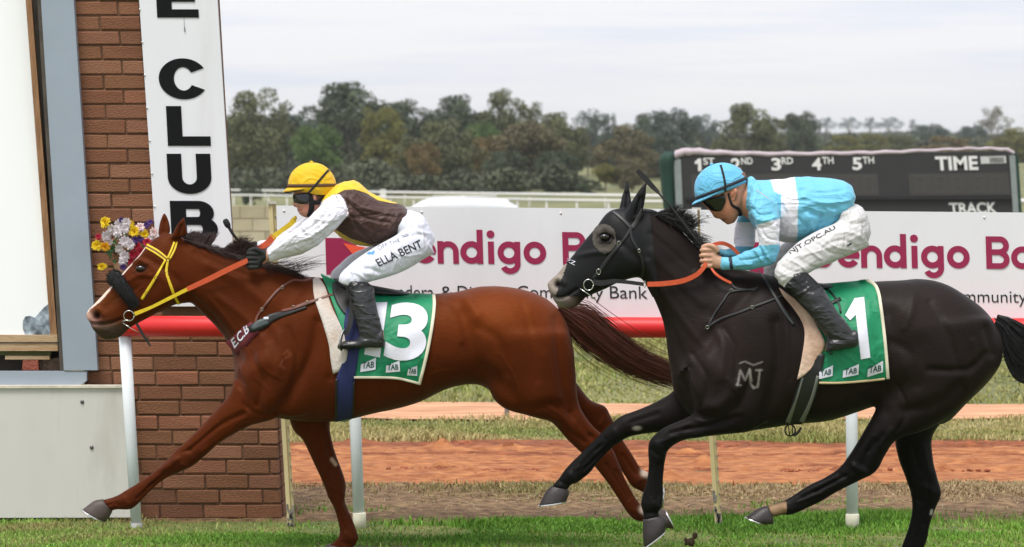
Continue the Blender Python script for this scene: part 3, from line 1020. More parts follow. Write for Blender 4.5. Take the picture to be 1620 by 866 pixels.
mb.build('roof_rail', m_car, car, True)

# ============================================================ result board
GY = 42.0
sb = thing('result_board', 'black result board with white lettering and a pink cloth rolled along its top', 'scoreboard', P(1330, 470, GY))
m_bd = mat('board_black', lin((46, 46, 47)), .6, var=.08, vscale=2); m_bd2 = mat('board_panel', lin((66, 64, 62)), .35, var=.06, vscale=3); m_alu = mat('grey_steel', lin((142, 150, 150)), .5, metal=.3, var=.08)
m_grn = mat('green_cover', lin((22, 58, 46)), .7, var=.25, vscale=4); m_pink = mat('pink_cloth', lin((192, 178, 186)), .8, var=.12, vscale=5, bump=.3, bscale=10)
mb = MB().slab([(1075, 245), (1602, 240), (1612, 420), (1082, 420)], GY, .35); face = mb.build('board', m_bd, sb)
MB().slab([(1066, 254), (1077, 252), (1084, 420), (1073, 420)], GY - .04, .45).build('edge_post', m_alu, sb)
MB().slab([(1597, 246), (1606, 246), (1617, 420), (1608, 420)], GY - .04, .45).build('edge_post', m_alu, sb)
MB().slab([(1606.5, 243), (1611, 247), (1622, 420), (1617.5, 420)], GY - .02, .5).build('dark_cover', m_grn, sb)
# green cover bunched on the left end
v, f = loft([(1052, 240, 1068, 240, .18), (1043, 252, 1070, 246, .3), (1044, 275, 1068, 270, .3), (1047, 310, 1068, 310, .28), (1051, 345, 1069, 345, .26), (1054, 420, 1070, 420, .25)], GY + .15, n=18)
pm('green_cover', v, f, sb, m_grn, True)
# rolled pink cloth along the top
tp = crom([(1062, 250), (1072, 244), (1090, 240), (1150, 242.5), (1230, 244), (1330, 243), (1400, 241.5), (1480, 238), (1540, 235.5), (1590, 237), (1604, 243)], 6)
rd = np.interp(np.linspace(0, 1, len(tp)), np.linspace(0, 1, 11), [4.5, 6, 6, 4, 3.6, 3.4, 3.2, 2.6, 2.3, 3, 2.6]) / (F / (GY + CD))
mb = MB(); mb.tube([P(x, y + .8 * math.sin(i * 1.7), GY + .02) for i, (x, y) in enumerate(tp)], [r_ * (1 + .12 * math.sin(i * 2.3)) for i, r_ in enumerate(rd)], 14)
mb.build('rolled_cloth', m_pink, sb, True)
def bt(s, q, m, bold=.02, nm='lettering'): sign_text(nm, s, q, GY, face, m, bold, lift=.012, th=.008)
m_wl = mat('board_white', lin((226, 226, 224)), .5)
for i, (a_, b2) in enumerate((('1', 'ST'), ('2', 'ND'), ('3', 'RD'), ('4', 'TH'), ('5', 'TH'))):
    x = [1096, 1156, 1220, 1284, 1348][i]
    yy = 251 - i * .4
    xn = x + (6 if a_ == '1' else 0)
    if a_ == '1':
        MB().slab([(x + 3, yy + 5.5), (x + 9, yy), (x + 13, yy), (x + 14, yy + 20), (x + 8.5, yy + 20), (x + 8.2, yy + 7.5), (x + 4, yy + 9.5)], GY - .012, .006).build('lettering', m_wl, face)
    else: bt(a_, [(xn, yy), (x + 15, yy - .2), (x + 16, yy + 19.5), (xn + 1, yy + 20)], m_wl, .03)
    bt(b2, [(x + 16, yy - 1), (x + 34, yy - 1.2), (x + 35, yy + 9.5), (x + 17, yy + 10)], m_wl, .018)
bt('TIME', [(1479, 248), (1546, 247), (1548, 269), (1481, 270)], m_wl, .03)
bt('TRACK', [(1501, 321), (1576, 320), (1578, 338), (1503, 339)], m_wl, .025)
MB().slab([(1551, 248), (1591, 247), (1592, 258.5), (1552, 259.5)], GY - .01, .01).build('small_plate', mat('plate_grey', lin((196, 196, 194)), .5), face)
MB().slab([(1565, 249.5), (1588, 249), (1589, 257), (1566, 257.5)], GY - .016, .005).build('plate_print', mat('plate_print', lin((120, 120, 118)), .5, var=.4, vscale=9), face)
MB().slab([(1437, 275), (1595, 273.5), (1599, 308.5), (1440, 310)], GY - .008, .012).build('display_panel', m_bd2, face)
MB().slab([(1093, 276), (1388, 275), (1391, 310), (1096, 311)], GY - .008, .012).build('display_panel', m_bd2, face)
MB().slab([(1084, 312.5), (1601, 310.5), (1601.5, 315.5), (1084, 317)], GY - .06, .1).build('divider', mat('divider', (.012, .012, .013), .5), face)
m_seg = mat('unlit_segment', lin((72, 69, 67)), .5); m_sego = mat('segment_dark', lin((52, 50, 48)), .5)
def digit(x, y, w_, h_):
    t = w_ * .2; mb = MB()
    for (xa, ya, xb, yb) in ((0, 0, w_, t), (0, h_ / 2 - t / 2, w_, h_ / 2 + t / 2), (0, h_ - t, w_, h_), (0, t + .6, t, h_ / 2 - t / 2 - .6), (w_ - t, t + .6, w_, h_ / 2 - t / 2 - .6), (0, h_ / 2 + t / 2 + .6, t, h_ - t - .6), (w_ - t, h_ / 2 + t / 2 + .6, w_, h_ - t - .6)):
        mb.slab([(x + xa, y + ya), (x + xb, y + ya), (x + xb + .06 * h_ * 0, y + yb), (x + xa, y + yb)], GY - .014, .005)
    mb.build('digit', m_seg, face)
for x in (1447, 1480, 1506, 1540, 1567): digit(x, 278, 17, 27)
for x in (1110, 1175, 1240, 1305, 1340, 1366): digit(x, 279, 17, 27)
for x in (1130, 1330, 1560):
    mb = MB().slab([(x, 421), (x + 10, 421), (x + 10, 458), (x, 458)], GY + .1, .12); mb.build('leg', m_alu, sb)

# ============================================================ far running rails
m_frail = mat('far_rail_white', lin((226, 224, 220)), .55)
def far_rail(label, pa, pb, hz, n, r_=.06):
    t = thing('far_rail', label, 'rail', (pa[0], pa[1] - CD, 0), 'white rails across the infield')
    A_ = Vector((pa[0], pa[1] - CD, 0)); B_ = Vector((pb[0], pb[1] - CD, 0))
    mb = MB(); mb.tube([A_.lerp(B_, k / 12) + Vector((0, 0, hz)) for k in range(13)], r_, 8); mb.build('rail_tube', m_frail, t, True)
    for k in range(n + 1):
        p = A_.lerp(B_, k / n)
        MB().tube([p + Vector((0, 0, hz)), p + Vector((0, .1, -.05))], .042, 6).build('post', m_frail, t, True)
far_rail('nearer white rail on thin posts beyond the banners', (-18.5, 188), (14.0, 105), 1.18, 26, .055)
far_rail('farther thick white rail in front of the trees', (-27.0, 268), (21.0, 120), 1.22, 12, .085)
p = P(606, 303, 170); MB().box((p.x - .18, p.y - .1, 0), (p.x + .18, p.y + .1, p.z + .12)).build('distance_marker', m_frail)
tag(bpy.data.objects['distance_marker'], 'small white marker post on the far rail above the jockey\'s back', 'marker post')
# ============================================================ trees
def leaf_crown(seed, clumps, leaves, size, env, gap=0.0):
    """crown in a unit box (x,y -0.5..0.5, z 0..1): clumps of small leaf faces"""
    r = np.random.default_rng(seed)
    V = []; cl = []
    cents = []
    tries = 0
    while len(cents) < clumps and tries < 5000:
        tries += 1
        p = np.array([r.uniform(-.5, .5), r.uniform(-.5, .5), r.uniform(.12, 1.0)])
        rr = env(p[2])
        if np.hypot(p[0], p[1]) > rr * .5: continue
        if np.hypot(p[0], p[1]) < rr * .12 and p[2] < .7: continue
        cents.append(p)
    for p in cents:
        rad = r.uniform(.09, .17)
        tone = r.uniform(.75, 1.25)
        n = int(leaves * (rad / .13) ** 2)
        u = r.normal(size=(n, 3)); u /= np.linalg.norm(u, axis=1)[:, None]
        rr = rad * r.uniform(.35, 1.05, n) ** .6
        c = p + u * rr[:, None] * np.array([1, 1, .72])
        a = r.normal(size=(n, 3)); a /= np.linalg.norm(a, axis=1)[:, None]
        b = np.cross(a, r.normal(size=(n, 3))); b /= np.linalg.norm(b, axis=1)[:, None]
        s = size * r.uniform(.6, 1.4, n)[:, None]
        V.append(np.stack([c - a * s, c + b * s * .55, c + a * s, c - b * s * .55], 1))
        cl.append(np.full(n, tone) * r.uniform(.9, 1.1, n))
    V = np.concatenate(V); cl = np.concatenate(cl)
    n = len(V)
    me = bpy.data.meshes.new('crown')
    me.vertices.add(n * 4); me.vertices.foreach_set('co', V.reshape(-1).astype(np.float32))
    me.loops.add(n * 4); me.loops.foreach_set('vertex_index', np.arange(n * 4, dtype=np.int32))
    me.polygons.add(n); me.polygons.foreach_set('loop_start', np.arange(0, n * 4, 4, dtype=np.int32))
    me.update()
    ca = me.color_attributes.new('Col', 'FLOAT_COLOR', 'POINT')
    k = np.ones((n * 4, 4), np.float32); k[:, :3] = np.repeat(cl, 4)[:, None]
    ca.data.foreach_set('color', k.ravel())
    return me, cents
def trunk_mesh(seed, cents, forks=5, base=.022, lean=.0):
    r = random.Random(seed)
    mb = MB()
    fz = r.uniform(.18, .3)
    fork = Vector((lean, 0, fz))
    mb.tube([Vector((0, 0, -.03)), Vector((lean * .4, .01, fz * .5)), fork], [base * 1.3, base, base * .85], 7)
    cs = sorted(cents, key=lambda c: -c[2])
    for c in [cs[i] for i in range(0, len(cs), max(1, len(cs) // (forks * 2)))]:
        e = Vector(c)
        m = fork.lerp(e, .5) + Vector((r.uniform(-.03, .03), r.uniform(-.03, .03), .03))
        mb.tube([fork - Vector((0, 0, .02)), m, e], [base * .6, base * .36, base * .1], 5)
    me = bpy.data.meshes.new('trunk'); me.from_pydata(mb.v, [], mb.f)
    return me
ENV = {
    'gum': lambda z: .35 + .75 * math.sin(min(1, z * 1.05) * math.pi) ** .7 * (1 if z > .2 else z * 5),
    'round': lambda z: 1.0 * max(0, 1 - ((z - .52) / .52) ** 2) ** .5,
    'tall': lambda z: .75 * max(0, 1 - ((z - .6) / .5) ** 2) ** .5 + .15,
    'pine': lambda z: .9 * (1.08 - z) ** .8,
    'vase': lambda z: max(0, (z - .3)) * 1.7 if z < .75 else max(0, 1.02 - (z - .75) * 2.6),
    'sparse': lambda z: .9 * max(0, 1 - ((z - .68) / .36) ** 2) ** .5,
}
PROTO = {}
for kind, cl, lv, sz in (('gum', 60, 190, .019), ('gum2', 66, 190, .019), ('round', 76, 180, .017), ('tall', 54, 180, .019), ('pine', 56, 170, .018), ('vase', 48, 170, .019), ('sparse', 26, 110, .017), ('bush', 44, 160, .023)):
    env = ENV.get(kind) or ENV['gum' if kind == 'gum2' else 'round']
    me, cents = leaf_crown(hash(kind) % 1 + len(kind) * 37 + cl, cl, lv, sz, env)
    PROTO[kind] = (me, trunk_mesh(len(kind) + cl, cents))
def leaf_mat(name, c):
    m = mat(name, c, 0.75, spec=.25, attr=None)
    n = m.node_tree; b = n.nodes['Principled BSDF']
    a = n.nodes.new('ShaderNodeAttribute'); a.attribute_name = 'Col'
    mm = n.nodes.new('ShaderNodeMix'); mm.data_type = 'RGBA'; mm.blend_type = 'MULTIPLY'; mm.inputs['Factor'].default_value = 1
    mm.inputs['A'].default_value = tuple(c[:3]) + (1,)
    n.links.new(a.outputs['Color'], mm.inputs['B']); n.links.new(mm.outputs['Result'], b.inputs['Base Color'])
    return m
LEAF = {'olive': leaf_mat('leaf_olive', lin((100, 102, 71))), 'dark': leaf_mat('leaf_dark', lin((81, 90, 69))), 'green': leaf_mat('leaf_green', lin((90, 110, 63))),
        'blue': leaf_mat('leaf_blue', lin((90, 100, 89))), 'rust': leaf_mat('leaf_rust', lin((116, 100, 65))), 'yellow': leaf_mat('leaf_yellow', lin((115, 113, 65))), 'brown': leaf_mat('leaf_brown', lin((107, 100, 75)))}
m_bark = mat('gum_bark', lin((132, 120, 108)), .9, var=.35, vscale=3)
TC = {}
def tree(px, top, wpx, d, kind, leaf, label, name='gum_tree', group='trees beyond the course', depth=.9, sink=0.0):
    Y = d - CD; X = (px - 810) * d / F
    z0 = float(terr(X, Y)) - sink
    zt = CH - (top - HOR) * d / F
    h = max(1.5, zt - z0) / .99
    w_ = wpx * d / F
    t = thing(name, label, 'tree' if 'bush' not in name else 'bush', (X, Y, z0), group)
    me, tr = PROTO[kind]
    key = (kind, leaf)
    if key not in TC:
        m2 = me.copy(); m2.materials.append(LEAF[leaf]); TC[key] = m2
    if not tr.materials: tr.materials.append(m_bark)
    sx_ = w_ * (1.0 if kind in ('round', 'bush') else 1.18)
    for nm, dat in (('crown', TC[key]), ('trunk', tr)):
        o = bpy.data.objects.new(nm, dat); COL.objects.link(o); o.parent = t
        o.scale = (sx_, sx_ * depth, h)
    t.rotation_euler = (0, 0, rng.uniform(-.5, .5))
    return t
G = 'trees beyond the course'
tree(405, 147, 118, 380, 'gum', 'olive', 'broad grey-green gum tree directly right of the white sign')
tree(470, 188, 90, 420, 'gum2', 'blue', 'lower bluish tree filling the dip left of the yellow cap')
tree(556, 139, 135, 410, 'gum2', 'dark', 'tallest dark gum tree above the yellow-capped jockey\'s back')
tree(500, 200, 84, 345, 'round', 'green', 'greener bushy tree right above the yellow cap')
tree(607, 172, 70, 360, 'tall', 'yellow', 'yellow-tipped tree beside the tallest gum')
tree(645, 163, 110, 430, 'gum', 'dark', 'dark tree behind, between the jockey\'s back and the white car')
tree(700, 194, 108, 345, 'gum', 'olive', 'wide olive gum in the front row above the white car', depth=.8)
tree(668, 228, 60, 335, 'round', 'rust', 'small rusty-topped tree low in front of the wide olive gum')
tree(728, 158, 92, 440, 'gum2', 'dark', 'dark tree rising behind the wide olive gum')
tree(762, 196, 64, 400, 'round', 'green', 'bright green round crown in the middle of the treeline')
tree(770, 218, 66, 370, 'round', 'rust', 'orange-brown crown just below the bright green one')
tree(797, 147, 92, 440, 'gum', 'olive', 'tall loose gum with gaps in its crown, centre of the treeline')
tree(838, 200, 112, 335, 'vase', 'brown', 'vase-shaped gum with forked pale trunk in the front row')
tree(842, 168, 60, 450, 'sparse', 'olive', 'thin see-through crown right of the tall loose gum')
tree(800, 240, 70, 330, 'round', 'dark', 'dark low tree under the vase-shaped gum, on its left')
tree(884, 184, 76, 420, 'gum2', 'olive', 'olive tree right of the vase-shaped gum')
tree(880, 240, 70, 332, 'round', 'dark', 'dark low tree under the vase-shaped gum, on its right')
tree(930, 178, 58, 470, 'sparse', 'blue', 'pale-limbed thin tree above the small red shed')
tree(972, 178, 26, 470, 'pine', 'blue', 'narrow dark conifer spire near the black horse\'s ears')
tree(951, 182, 40, 480, 'tall', 'blue', 'blue-grey tree left of the conifer spire')
tree(992, 200, 84, 350, 'gum', 'brown', 'brownish gum behind the black horse\'s ears')
tree(1060, 176, 84, 430, 'round', 'blue', 'dense blue-green round tree left of the result board')
tree(1022, 185, 46, 450, 'gum2', 'dark', 'dark tree between the brownish gum and the dense round tree')
tree(1110, 184, 56, 720, 'gum', 'blue', 'hazy distant tree above the left end of the result board')
tree(1183, 170, 92, 460, 'gum2', 'olive', 'double-crowned gum above the blue-capped jockey')
tree(1265, 180, 70, 520, 'round', 'dark', 'very dark dense round tree above the blue jockey\'s shoulders')
for i, (x, w_, lb) in enumerate(((1308, 26, 'first small tree on the far ridge, next to the dark round tree'), (1344, 34, 'second small tree on the far ridge from the dark round tree'), (1377, 24, 'third small tree on the far ridge, middle one'),
                                 (1408, 38, 'widest small tree on the far ridge'), (1444, 14, 'tiny lone tree on the far ridge, rightmost of the row'))):
    tree(x, 187 + (3 if i == 4 else 0), w_, 1900, 'sparse', 'blue', lb, group='small trees on the far ridge')
tree(1572, 172, 50, 900, 'sparse', 'brown', 'tall thin tree with open crown near the right edge')
tree(1340, 214, 66, 560, 'bush', 'yellow', 'leftmost olive-yellow bush above the board\'s middle', 'round_bush', 'bushes behind the result board')
tree(1385, 212, 60, 565, 'bush', 'yellow', 'middle olive-yellow bush above the board\'s middle', 'round_bush', 'bushes behind the result board')
tree(1424, 214, 56, 560, 'bush', 'olive', 'rightmost olive-yellow bush above the board\'s middle', 'round_bush', 'bushes behind the result board')
tree(1470, 198, 60, 800, 'round', 'blue', 'bluish tree between the yellow bushes and the tall thin tree')
tree(1500, 216, 80, 600, 'bush', 'rust', 'rusty low bush above the word TIME', 'round_bush', 'bushes behind the result board')
tree(1538, 200, 48, 820, 'round', 'blue', 'dark bluish tree left of the tall thin tree\'s foot')
tree(1608, 204, 70, 560, 'gum', 'yellow', 'olive tree cut by the right edge of the picture')
tree(1150, 222, 70, 600, 'bush', 'olive', 'low bush just above the left half of the board', 'round_bush', 'bushes behind the result board')
tree(1225, 226, 60, 620, 'bush', 'brown', 'brown bush above the board, below the two round trees', 'round_bush', 'bushes behind the result board')
tree(396, 286, 34, 215, 'bush', 'dark', 'small black-green bush on the grass right of the sign', 'round_bush', 'bushes behind the result board')
tree(935, 285, 40, 300, 'bush', 'dark', 'dark low bush in the paddock behind the far rail', 'round_bush', 'bushes behind the result board')
tree(1000, 252, 50, 320, 'gum', 'brown', 'small brown tree in the paddock behind the horse\'s ears')
tree(958, 262, 44, 320, 'vase', 'yellow', 'small pale tree standing in the open paddock')
# the wood behind them all reads as one mass
r_ = np.random.default_rng(77)
Vs = []; Cs = []
for k in range(760):
    if k >= 640:      # the wood goes on to both sides of the picture
        px = r_.uniform(-700, 320) if k % 2 else r_.uniform(1700, 2500); d = r_.uniform(430, 900); top = 200 + abs(r_.normal(0, 22))
    elif k >= 520:      # undergrowth along the foot of the trees
        px = r_.uniform(330, 905); d = r_.uniform(300, 360); top = 278 + r_.normal(0, 14)
        if k % 3 == 0: continue
    elif k < 300:
        px = r_.uniform(320, 1100); d = r_.uniform(430, 640)
        top = np.interp(px, [320, 420, 560, 650, 730, 800, 880, 950, 1050, 1100], [188, 176, 172, 182, 178, 176, 196, 205, 200, 206]) + abs(r_.normal(0, 22)) + 4
        if 905 < px < 1010: top = max(top, 222); d += 150
    else:
        px = r_.uniform(1040, 1700); d = r_.uniform(620, 1700)
        top = 212 + abs(r_.normal(0, 12)) + (1700 - d) * .004
    X_ = (px - 810) * d / F; Y_ = d - CD; z0 = float(terr(X_, Y_)); zt = CH - (top - HOR) * d / F
    hw = r_.uniform(20, 42) * d / F
    n = 560 if k < 520 else 520
    u = r_.normal(size=(n, 3)); u /= np.linalg.norm(u, axis=1)[:, None]
    c = np.array([X_, Y_, (z0 + zt) / 2]) + u * np.array([hw, hw * .7, (zt - z0) / 2]) * r_.uniform(.6, 1.0, n)[:, None] ** .5
    a = r_.normal(size=(n, 3)); a /= np.linalg.norm(a, axis=1)[:, None]; b = np.cross(a, r_.normal(size=(n, 3))); b /= np.linalg.norm(b, axis=1)[:, None]
    s = (.004 * d * (.20 if 520 <= k < 640 else .32)) * r_.uniform(.6, 1.4, n)[:, None]
    Vs.append(np.stack([c - a * s, c + b * s * .6, c + a * s, c - b * s * .6], 1)); Cs.append(np.full(n, r_.uniform(.75, 1.12)) * r_.uniform(.92, 1.08, n))
V = np.concatenate(Vs); C_ = np.concatenate(Cs); n = len(V)
me = bpy.data.meshes.new('woodland'); me.vertices.add(n * 4); me.vertices.foreach_set('co', V.reshape(-1).astype(np.float32))
me.loops.add(n * 4); me.loops.foreach_set('vertex_index', np.arange(n * 4, dtype=np.int32)); me.polygons.add(n); me.polygons.foreach_set('loop_start', np.arange(0, n * 4, 4, dtype=np.int32)); me.update()
ca = me.color_attributes.new('Col', 'FLOAT_COLOR', 'POINT'); k = np.ones((n * 4, 4), np.float32); k[:, :3] = np.repeat(C_, 4)[:, None]; ca.data.foreach_set('color', k.ravel())
tag(obj('woodland', me, None, leaf_mat('leaf_wood', lin((92, 96, 75)))), 'far dark woodland massed behind the single trees', 'woodland', kind='stuff')
# small shed in the paddock
d = 610.0; X_ = (934 - 810) * d / F; z0 = float(terr(X_, d - CD)); zt = CH - (257 - HOR) * d / F
shd = thing('shed', 'tiny red-brown shed with a pale post in the paddock', 'shed', (X_, d - CD, z0))
hw = 12 * d / F
MB().box((X_ - hw, d - CD, z0 - .2), (X_ + hw, d - CD + 2, zt - .5)).build('wall', mat('shed_red', lin((128, 84, 68)), .9), shd)
mb = MB(); mb.add([(X_ - hw - .2, d - CD - .2, zt - .5), (X_ + hw + .2, d - CD - .2, zt - .5), (X_ + hw + .2, d - CD + 2.2, zt - .5), (X_ - hw - .2, d - CD + 2.2, zt - .5), (X_ - hw - .2, d - CD + 1, zt), (X_ + hw + .2, d - CD + 1, zt)],
               [(0, 1, 5, 4), (2, 3, 4, 5), (0, 4, 3), (1, 2, 5), (3, 2, 1, 0)]); mb.build('roof', mat('shed_roof', lin((96, 66, 56)), .8), shd)
MB().box((X_ - hw - .35, d - CD - .5, z0), (X_ - hw - .05, d - CD - .2, zt + 1.0)).build('pale_post', m_frail, shd)
# ============================================================ horses
def hoof_solids(st, Y0, yc):
    rows = [r + (yc,) if len(r) == 5 else r for r in st]
    return loft(rows, Y0, n=20, sub=3, e=2.2)

def make_hooves(horse, specs, Y0, m_hoof, m_shoe):
    for st, yc in specs:
        v, f = hoof_solids(st, Y0, yc)
        h = pm('hoof', v, f, horse, m_hoof, True)
        x1, y1, x2, y2, wd = st[-1]
        # shoe: a thin rim under the bearing edge
        a = np.array([x1, y1], float); b = np.array([x2, y2], float)
        p0 = np.array(st[-2][:2], float)
        d = (a + b) / 2 - (np.array(st[-2][:2]) + np.array(st[-2][2:4])) / 2
        d = d / max(np.hypot(*d), 1e-6)
        c = (a + b) / 2; hh = (b - a) / 2
        rows = []
        for t, g in ((0.0, 1.03), (1.6, 1.05), (2.6, 1.0)):
            q = c + d * t
            rows.append((*(q - hh * g), *(q + hh * g), wd * g, yc))
        v, f = loft(rows, Y0, n=20, sub=1, e=2.2)
        pm('horseshoe', v, f, h, m_shoe, False)

def strands(name, roots, tips_fn, parent, material, n=300, seg=7, rad=0.0016, taper=0.3, seed=1, nside=3):
    r = random.Random(seed)
    mb = MB()
    for i in range(n):
        pts = tips_fn(r, i / n)
        rr = rad * r.uniform(0.6, 1.4)
        k = len(pts)
        mb.tube(pts, [rr * (1 - (1 - taper) * (j / (k - 1)) ** 2) for j in range(k)], n=nside, cap=False)
    return mb.build(name, material, parent, True)

# ---------- the leading chestnut horse
YA = 0.0
yn, yf = -0.15, 0.15
A_head = [(136,500,141,507,.018),(139,492,150,524,.042),(147,483,165,537,.052),(160,469,188,534,.052),(176,452,207,518,.056),(195,431,236,502,.068),
          (214,411,258,491,.084),(234,387,279,482,.098),(252,373,296,480,.096),(270,369,308,472,.085),(285,371,312,440,.05)]
A_neck = [(262,368,290,470,.07),(287,376,303,480,.085),(312,384,324,501,.095),(345,395,340,517,.105),(390,410,356,537,.12),(435,422,367,558,.145),(478,437,372,590,.18),(520,450,380,630,.2)]
A_torso = [(376,555,369,612,.08),(396,505,385,648,.17),(440,452,430,660,.215),(490,438,480,667,.245),(540,448,535,667,.275),(600,459,600,653,.29),(660,465,660,638,.285),
           (712,463,716,613,.265),(760,453,762,611,.265),(808,455,805,642,.275),(850,465,845,652,.265),(878,483,873,650,.235),(898,512,894,640,.18),(910,560,906,615,.09)]
A_nfore = [(366,600,470,640,.085,yn),(364,619,437,662,.085,yn),(342,648,392,676,.07,yn),(318,674,350,699,.057,yn),(297,695,324,722,.05,yn),(277,713,303,738,.045,yn),(260,731,284,747,.042,yn),
           (241,748,258,760,.032,yn),(220,763,237,778,.028,yn),(203,774,222,794,.03,yn),(188,783,207,806,.036,yn),(175,788,186,806,.031,yn),(163,791,177,808,.033,yn)]
A_ffore = [(450,630,525,640,.085,yf),(462,677,522,672,.075,yf),(479,697,525,694,.065,yf),(492,722,532,720,.056,yf),(505,750,543,750,.047,yf),(513,769,547,770,.046,yf),(519,786,545,788,.041,yf),
           (528,804,549,803,.031,yf),(534,824,558,822,.029,yf),(537,842,565,840,.034,yf),(532,854,567,853,.036,yf),(524,860,560,866,.031,yf),(518,862,552,870,.033,yf)]
A_nhind = [(740,530,900,520,.13,yn),(760,575,910,565,.125,yn),(776,626,913,615,.115,yn),(800,648,916,638,.10,yn),(848,661,925,657,.082,yn),(873,669,940,676,.067,yn),(897,695,955,690,.056,yn),
           (924,721,969,710,.046,yn),(942,740,978,729,.036,yn),(960,763,989,757,.03,yn),(980,793,1003,783,.029,yn),(993,812,1014,798,.035,yn),(1004,823,1022,804,.035,yn),(1018,826,1032,803,.031,yn),(1031,824,1043,804,.032,yn)]
A_fhind = [(850,590,910,600,.09,yf),(878,640,935,634,.08,yf),(905,662,957,642,.062,yf),(930,682,966,658,.048,yf),(950,701,980,688,.037,yf),(972,730,1000,718,.03,yf),(988,753,1014,741,.031,yf),(999,770,1024,747,.037,yf),(1015,778,1032,757,.031,yf),(1028,785,1043,768,.031,yf)]
A_near = [(270,378,298,374,.03,-.055),(274,366,297,365,.03,-.06),(279,356,295,356,.022,-.066),(285,349,294,349,.015,-.07),(290,343,292,343,.004,-.072)]
A_far = [(250,376,270,370,.03,.055),(251,362,270,362,.03,.06),(253,351,268,352,.022,.066),(256,343,265,344,.014,.07),(259,337,261,337,.004,.072)]
solidsA = [loft([(372,560,374,622,.07),(382,545,384,640,.16),(400,525,405,652,.21),(430,510,440,656,.2)], YA, n=32), loft(A_head, YA, k=0.12, e=2.25), loft(A_neck, YA, k=0.15), loft(A_torso, YA, n=40, e=2.2, k=0.10), loft(A_nfore, YA), loft(A_ffore, YA), loft(A_nhind, YA), loft(A_fhind, YA),
           loft(A_near, YA, n=16), loft(A_far, YA, n=16),
           loft([(385,560,400,640,.05,-.14),(372,590,430,655,.10,-.155),(400,540,470,660,.10,-.16),(450,500,500,640,.08,-.17),(480,470,500,580,.04,-.16)], YA),   # shoulder
           loft([(385,560,400,640,.05,.14),(372,590,430,655,.10,.155),(400,540,470,660,.10,.16),(450,500,500,640,.08,.17),(480,470,500,580,.04,.16)], YA)]
bodyA = union('body', solidsA, 0.0062, 8)
def torso_weight(me, pts, r, lo):
    co = get_co(me); x, y = px_of(co)
    d = seg_dist(x, y, pts)
    wt = np.clip(1.6 - d / r, 0, 1) * np.clip((lo - y) / 25, 0, 1)
    return wt
relax(bodyA, torso_weight(bodyA, [(420, 560), (600, 560), (860, 560)], 95, 668), 90)
relax(bodyA, torso_weight(bodyA, [(300, 430), (430, 520)], 60, 640), 25)
veinsA = [
    ([(268,738),(275,731),(283,726)], 4, .007, 'n'), ([(256,744),(262,741)], 3, .005, 'n'), ([(288,734),(294,738)], 3, .006, 'n'), ([(290,715),(300,712)], 3, -.006, 'n'), ([(197,790),(203,797)], 4, .007, 'n'), ([(184,797),(190,800)], 3, -.005, 'n'), ([(168,800),(176,798)], 2.5, -.005, 'n'),
    ([(523,768),(530,774),(538,772)], 4, .006), ([(540,778),(543,784)], 3, .006), ([(515,760),(520,750)], 3, -.005), ([(548,846),(556,852)], 5, .007), ([(536,812),(546,838)], 2.2, -.008), ([(552,862),(540,858)], 3, -.006), ([(505,715),(520,745)], 3, -.007), ([(490,690),(505,720)], 4, .006),
    ([(952,712),(962,708)], 4, .008, 'n'), ([(938,724),(946,722)], 4, -.006, 'n'), ([(960,735),(975,760),(995,790)], 2.2, -.008, 'n'), ([(1006,808),(1012,812)], 4, .007, 'n'), ([(900,680),(925,700)], 4, -.007, 'n'), ([(875,662),(905,680)], 5, .006, 'n'),
    ([(958,660),(950,672)], 4, .007), ([(985,720),(1005,750)], 2.2, -.007), ([(1012,760),(1018,755)], 4, .006),
    ([(600,640),(640,610),(690,590),(720,585)], 2.2, .004), ([(560,650),(610,628)], 2.2, .004), ([(180,478),(205,470),(225,455)], 1.8, .004), ([(205,470),(215,485)], 1.6, .003),
    ([(255,440),(268,452),(276,470)], 1.8, .003), ([(330,470),(370,520),(392,560)], 3, .005), ([(405,600),(425,620),(420,650)], 2.2, .004, 'n'), ([(345,668),(320,690),(300,706)], 2.2, .004, 'n'),
    ([(410,560),(420,585),(445,600)], 2.4, .004, 'n'), ([(860,640),(890,660),(915,690)], 2.2, .004, 'n'), ([(790,560),(815,600),(820,640)], 2.4, .004), ([(385,640),(405,655),(430,655)], 4, -.006, 'n'),
    ([(372,600),(385,620),(390,645)], 4, -.008, 'n'), ([(395,560),(415,600),(408,640)], 5, -.009, 'n'), ([(455,520),(470,560),(462,610)], 5, -.008, 'n'), ([(425,510),(445,545),(440,590)], 7, .008, 'n'),
    ([(825,480),(840,540),(850,600)], 6, -.007), ([(760,520),(790,540),(800,590)], 8, -.009), ([(700,480),(720,500),(730,540)], 6, .008), ([(862,560),(872,600),(880,640)], 5, .006),
    ([(505,470),(520,520),(522,600)], 5, -.006), ([(330,420),(370,440),(420,480)], 8, .008), ([(345,470),(390,505),(420,545)], 6, .007), ([(310,400),(350,420),(400,440)], 5, -.006),
]
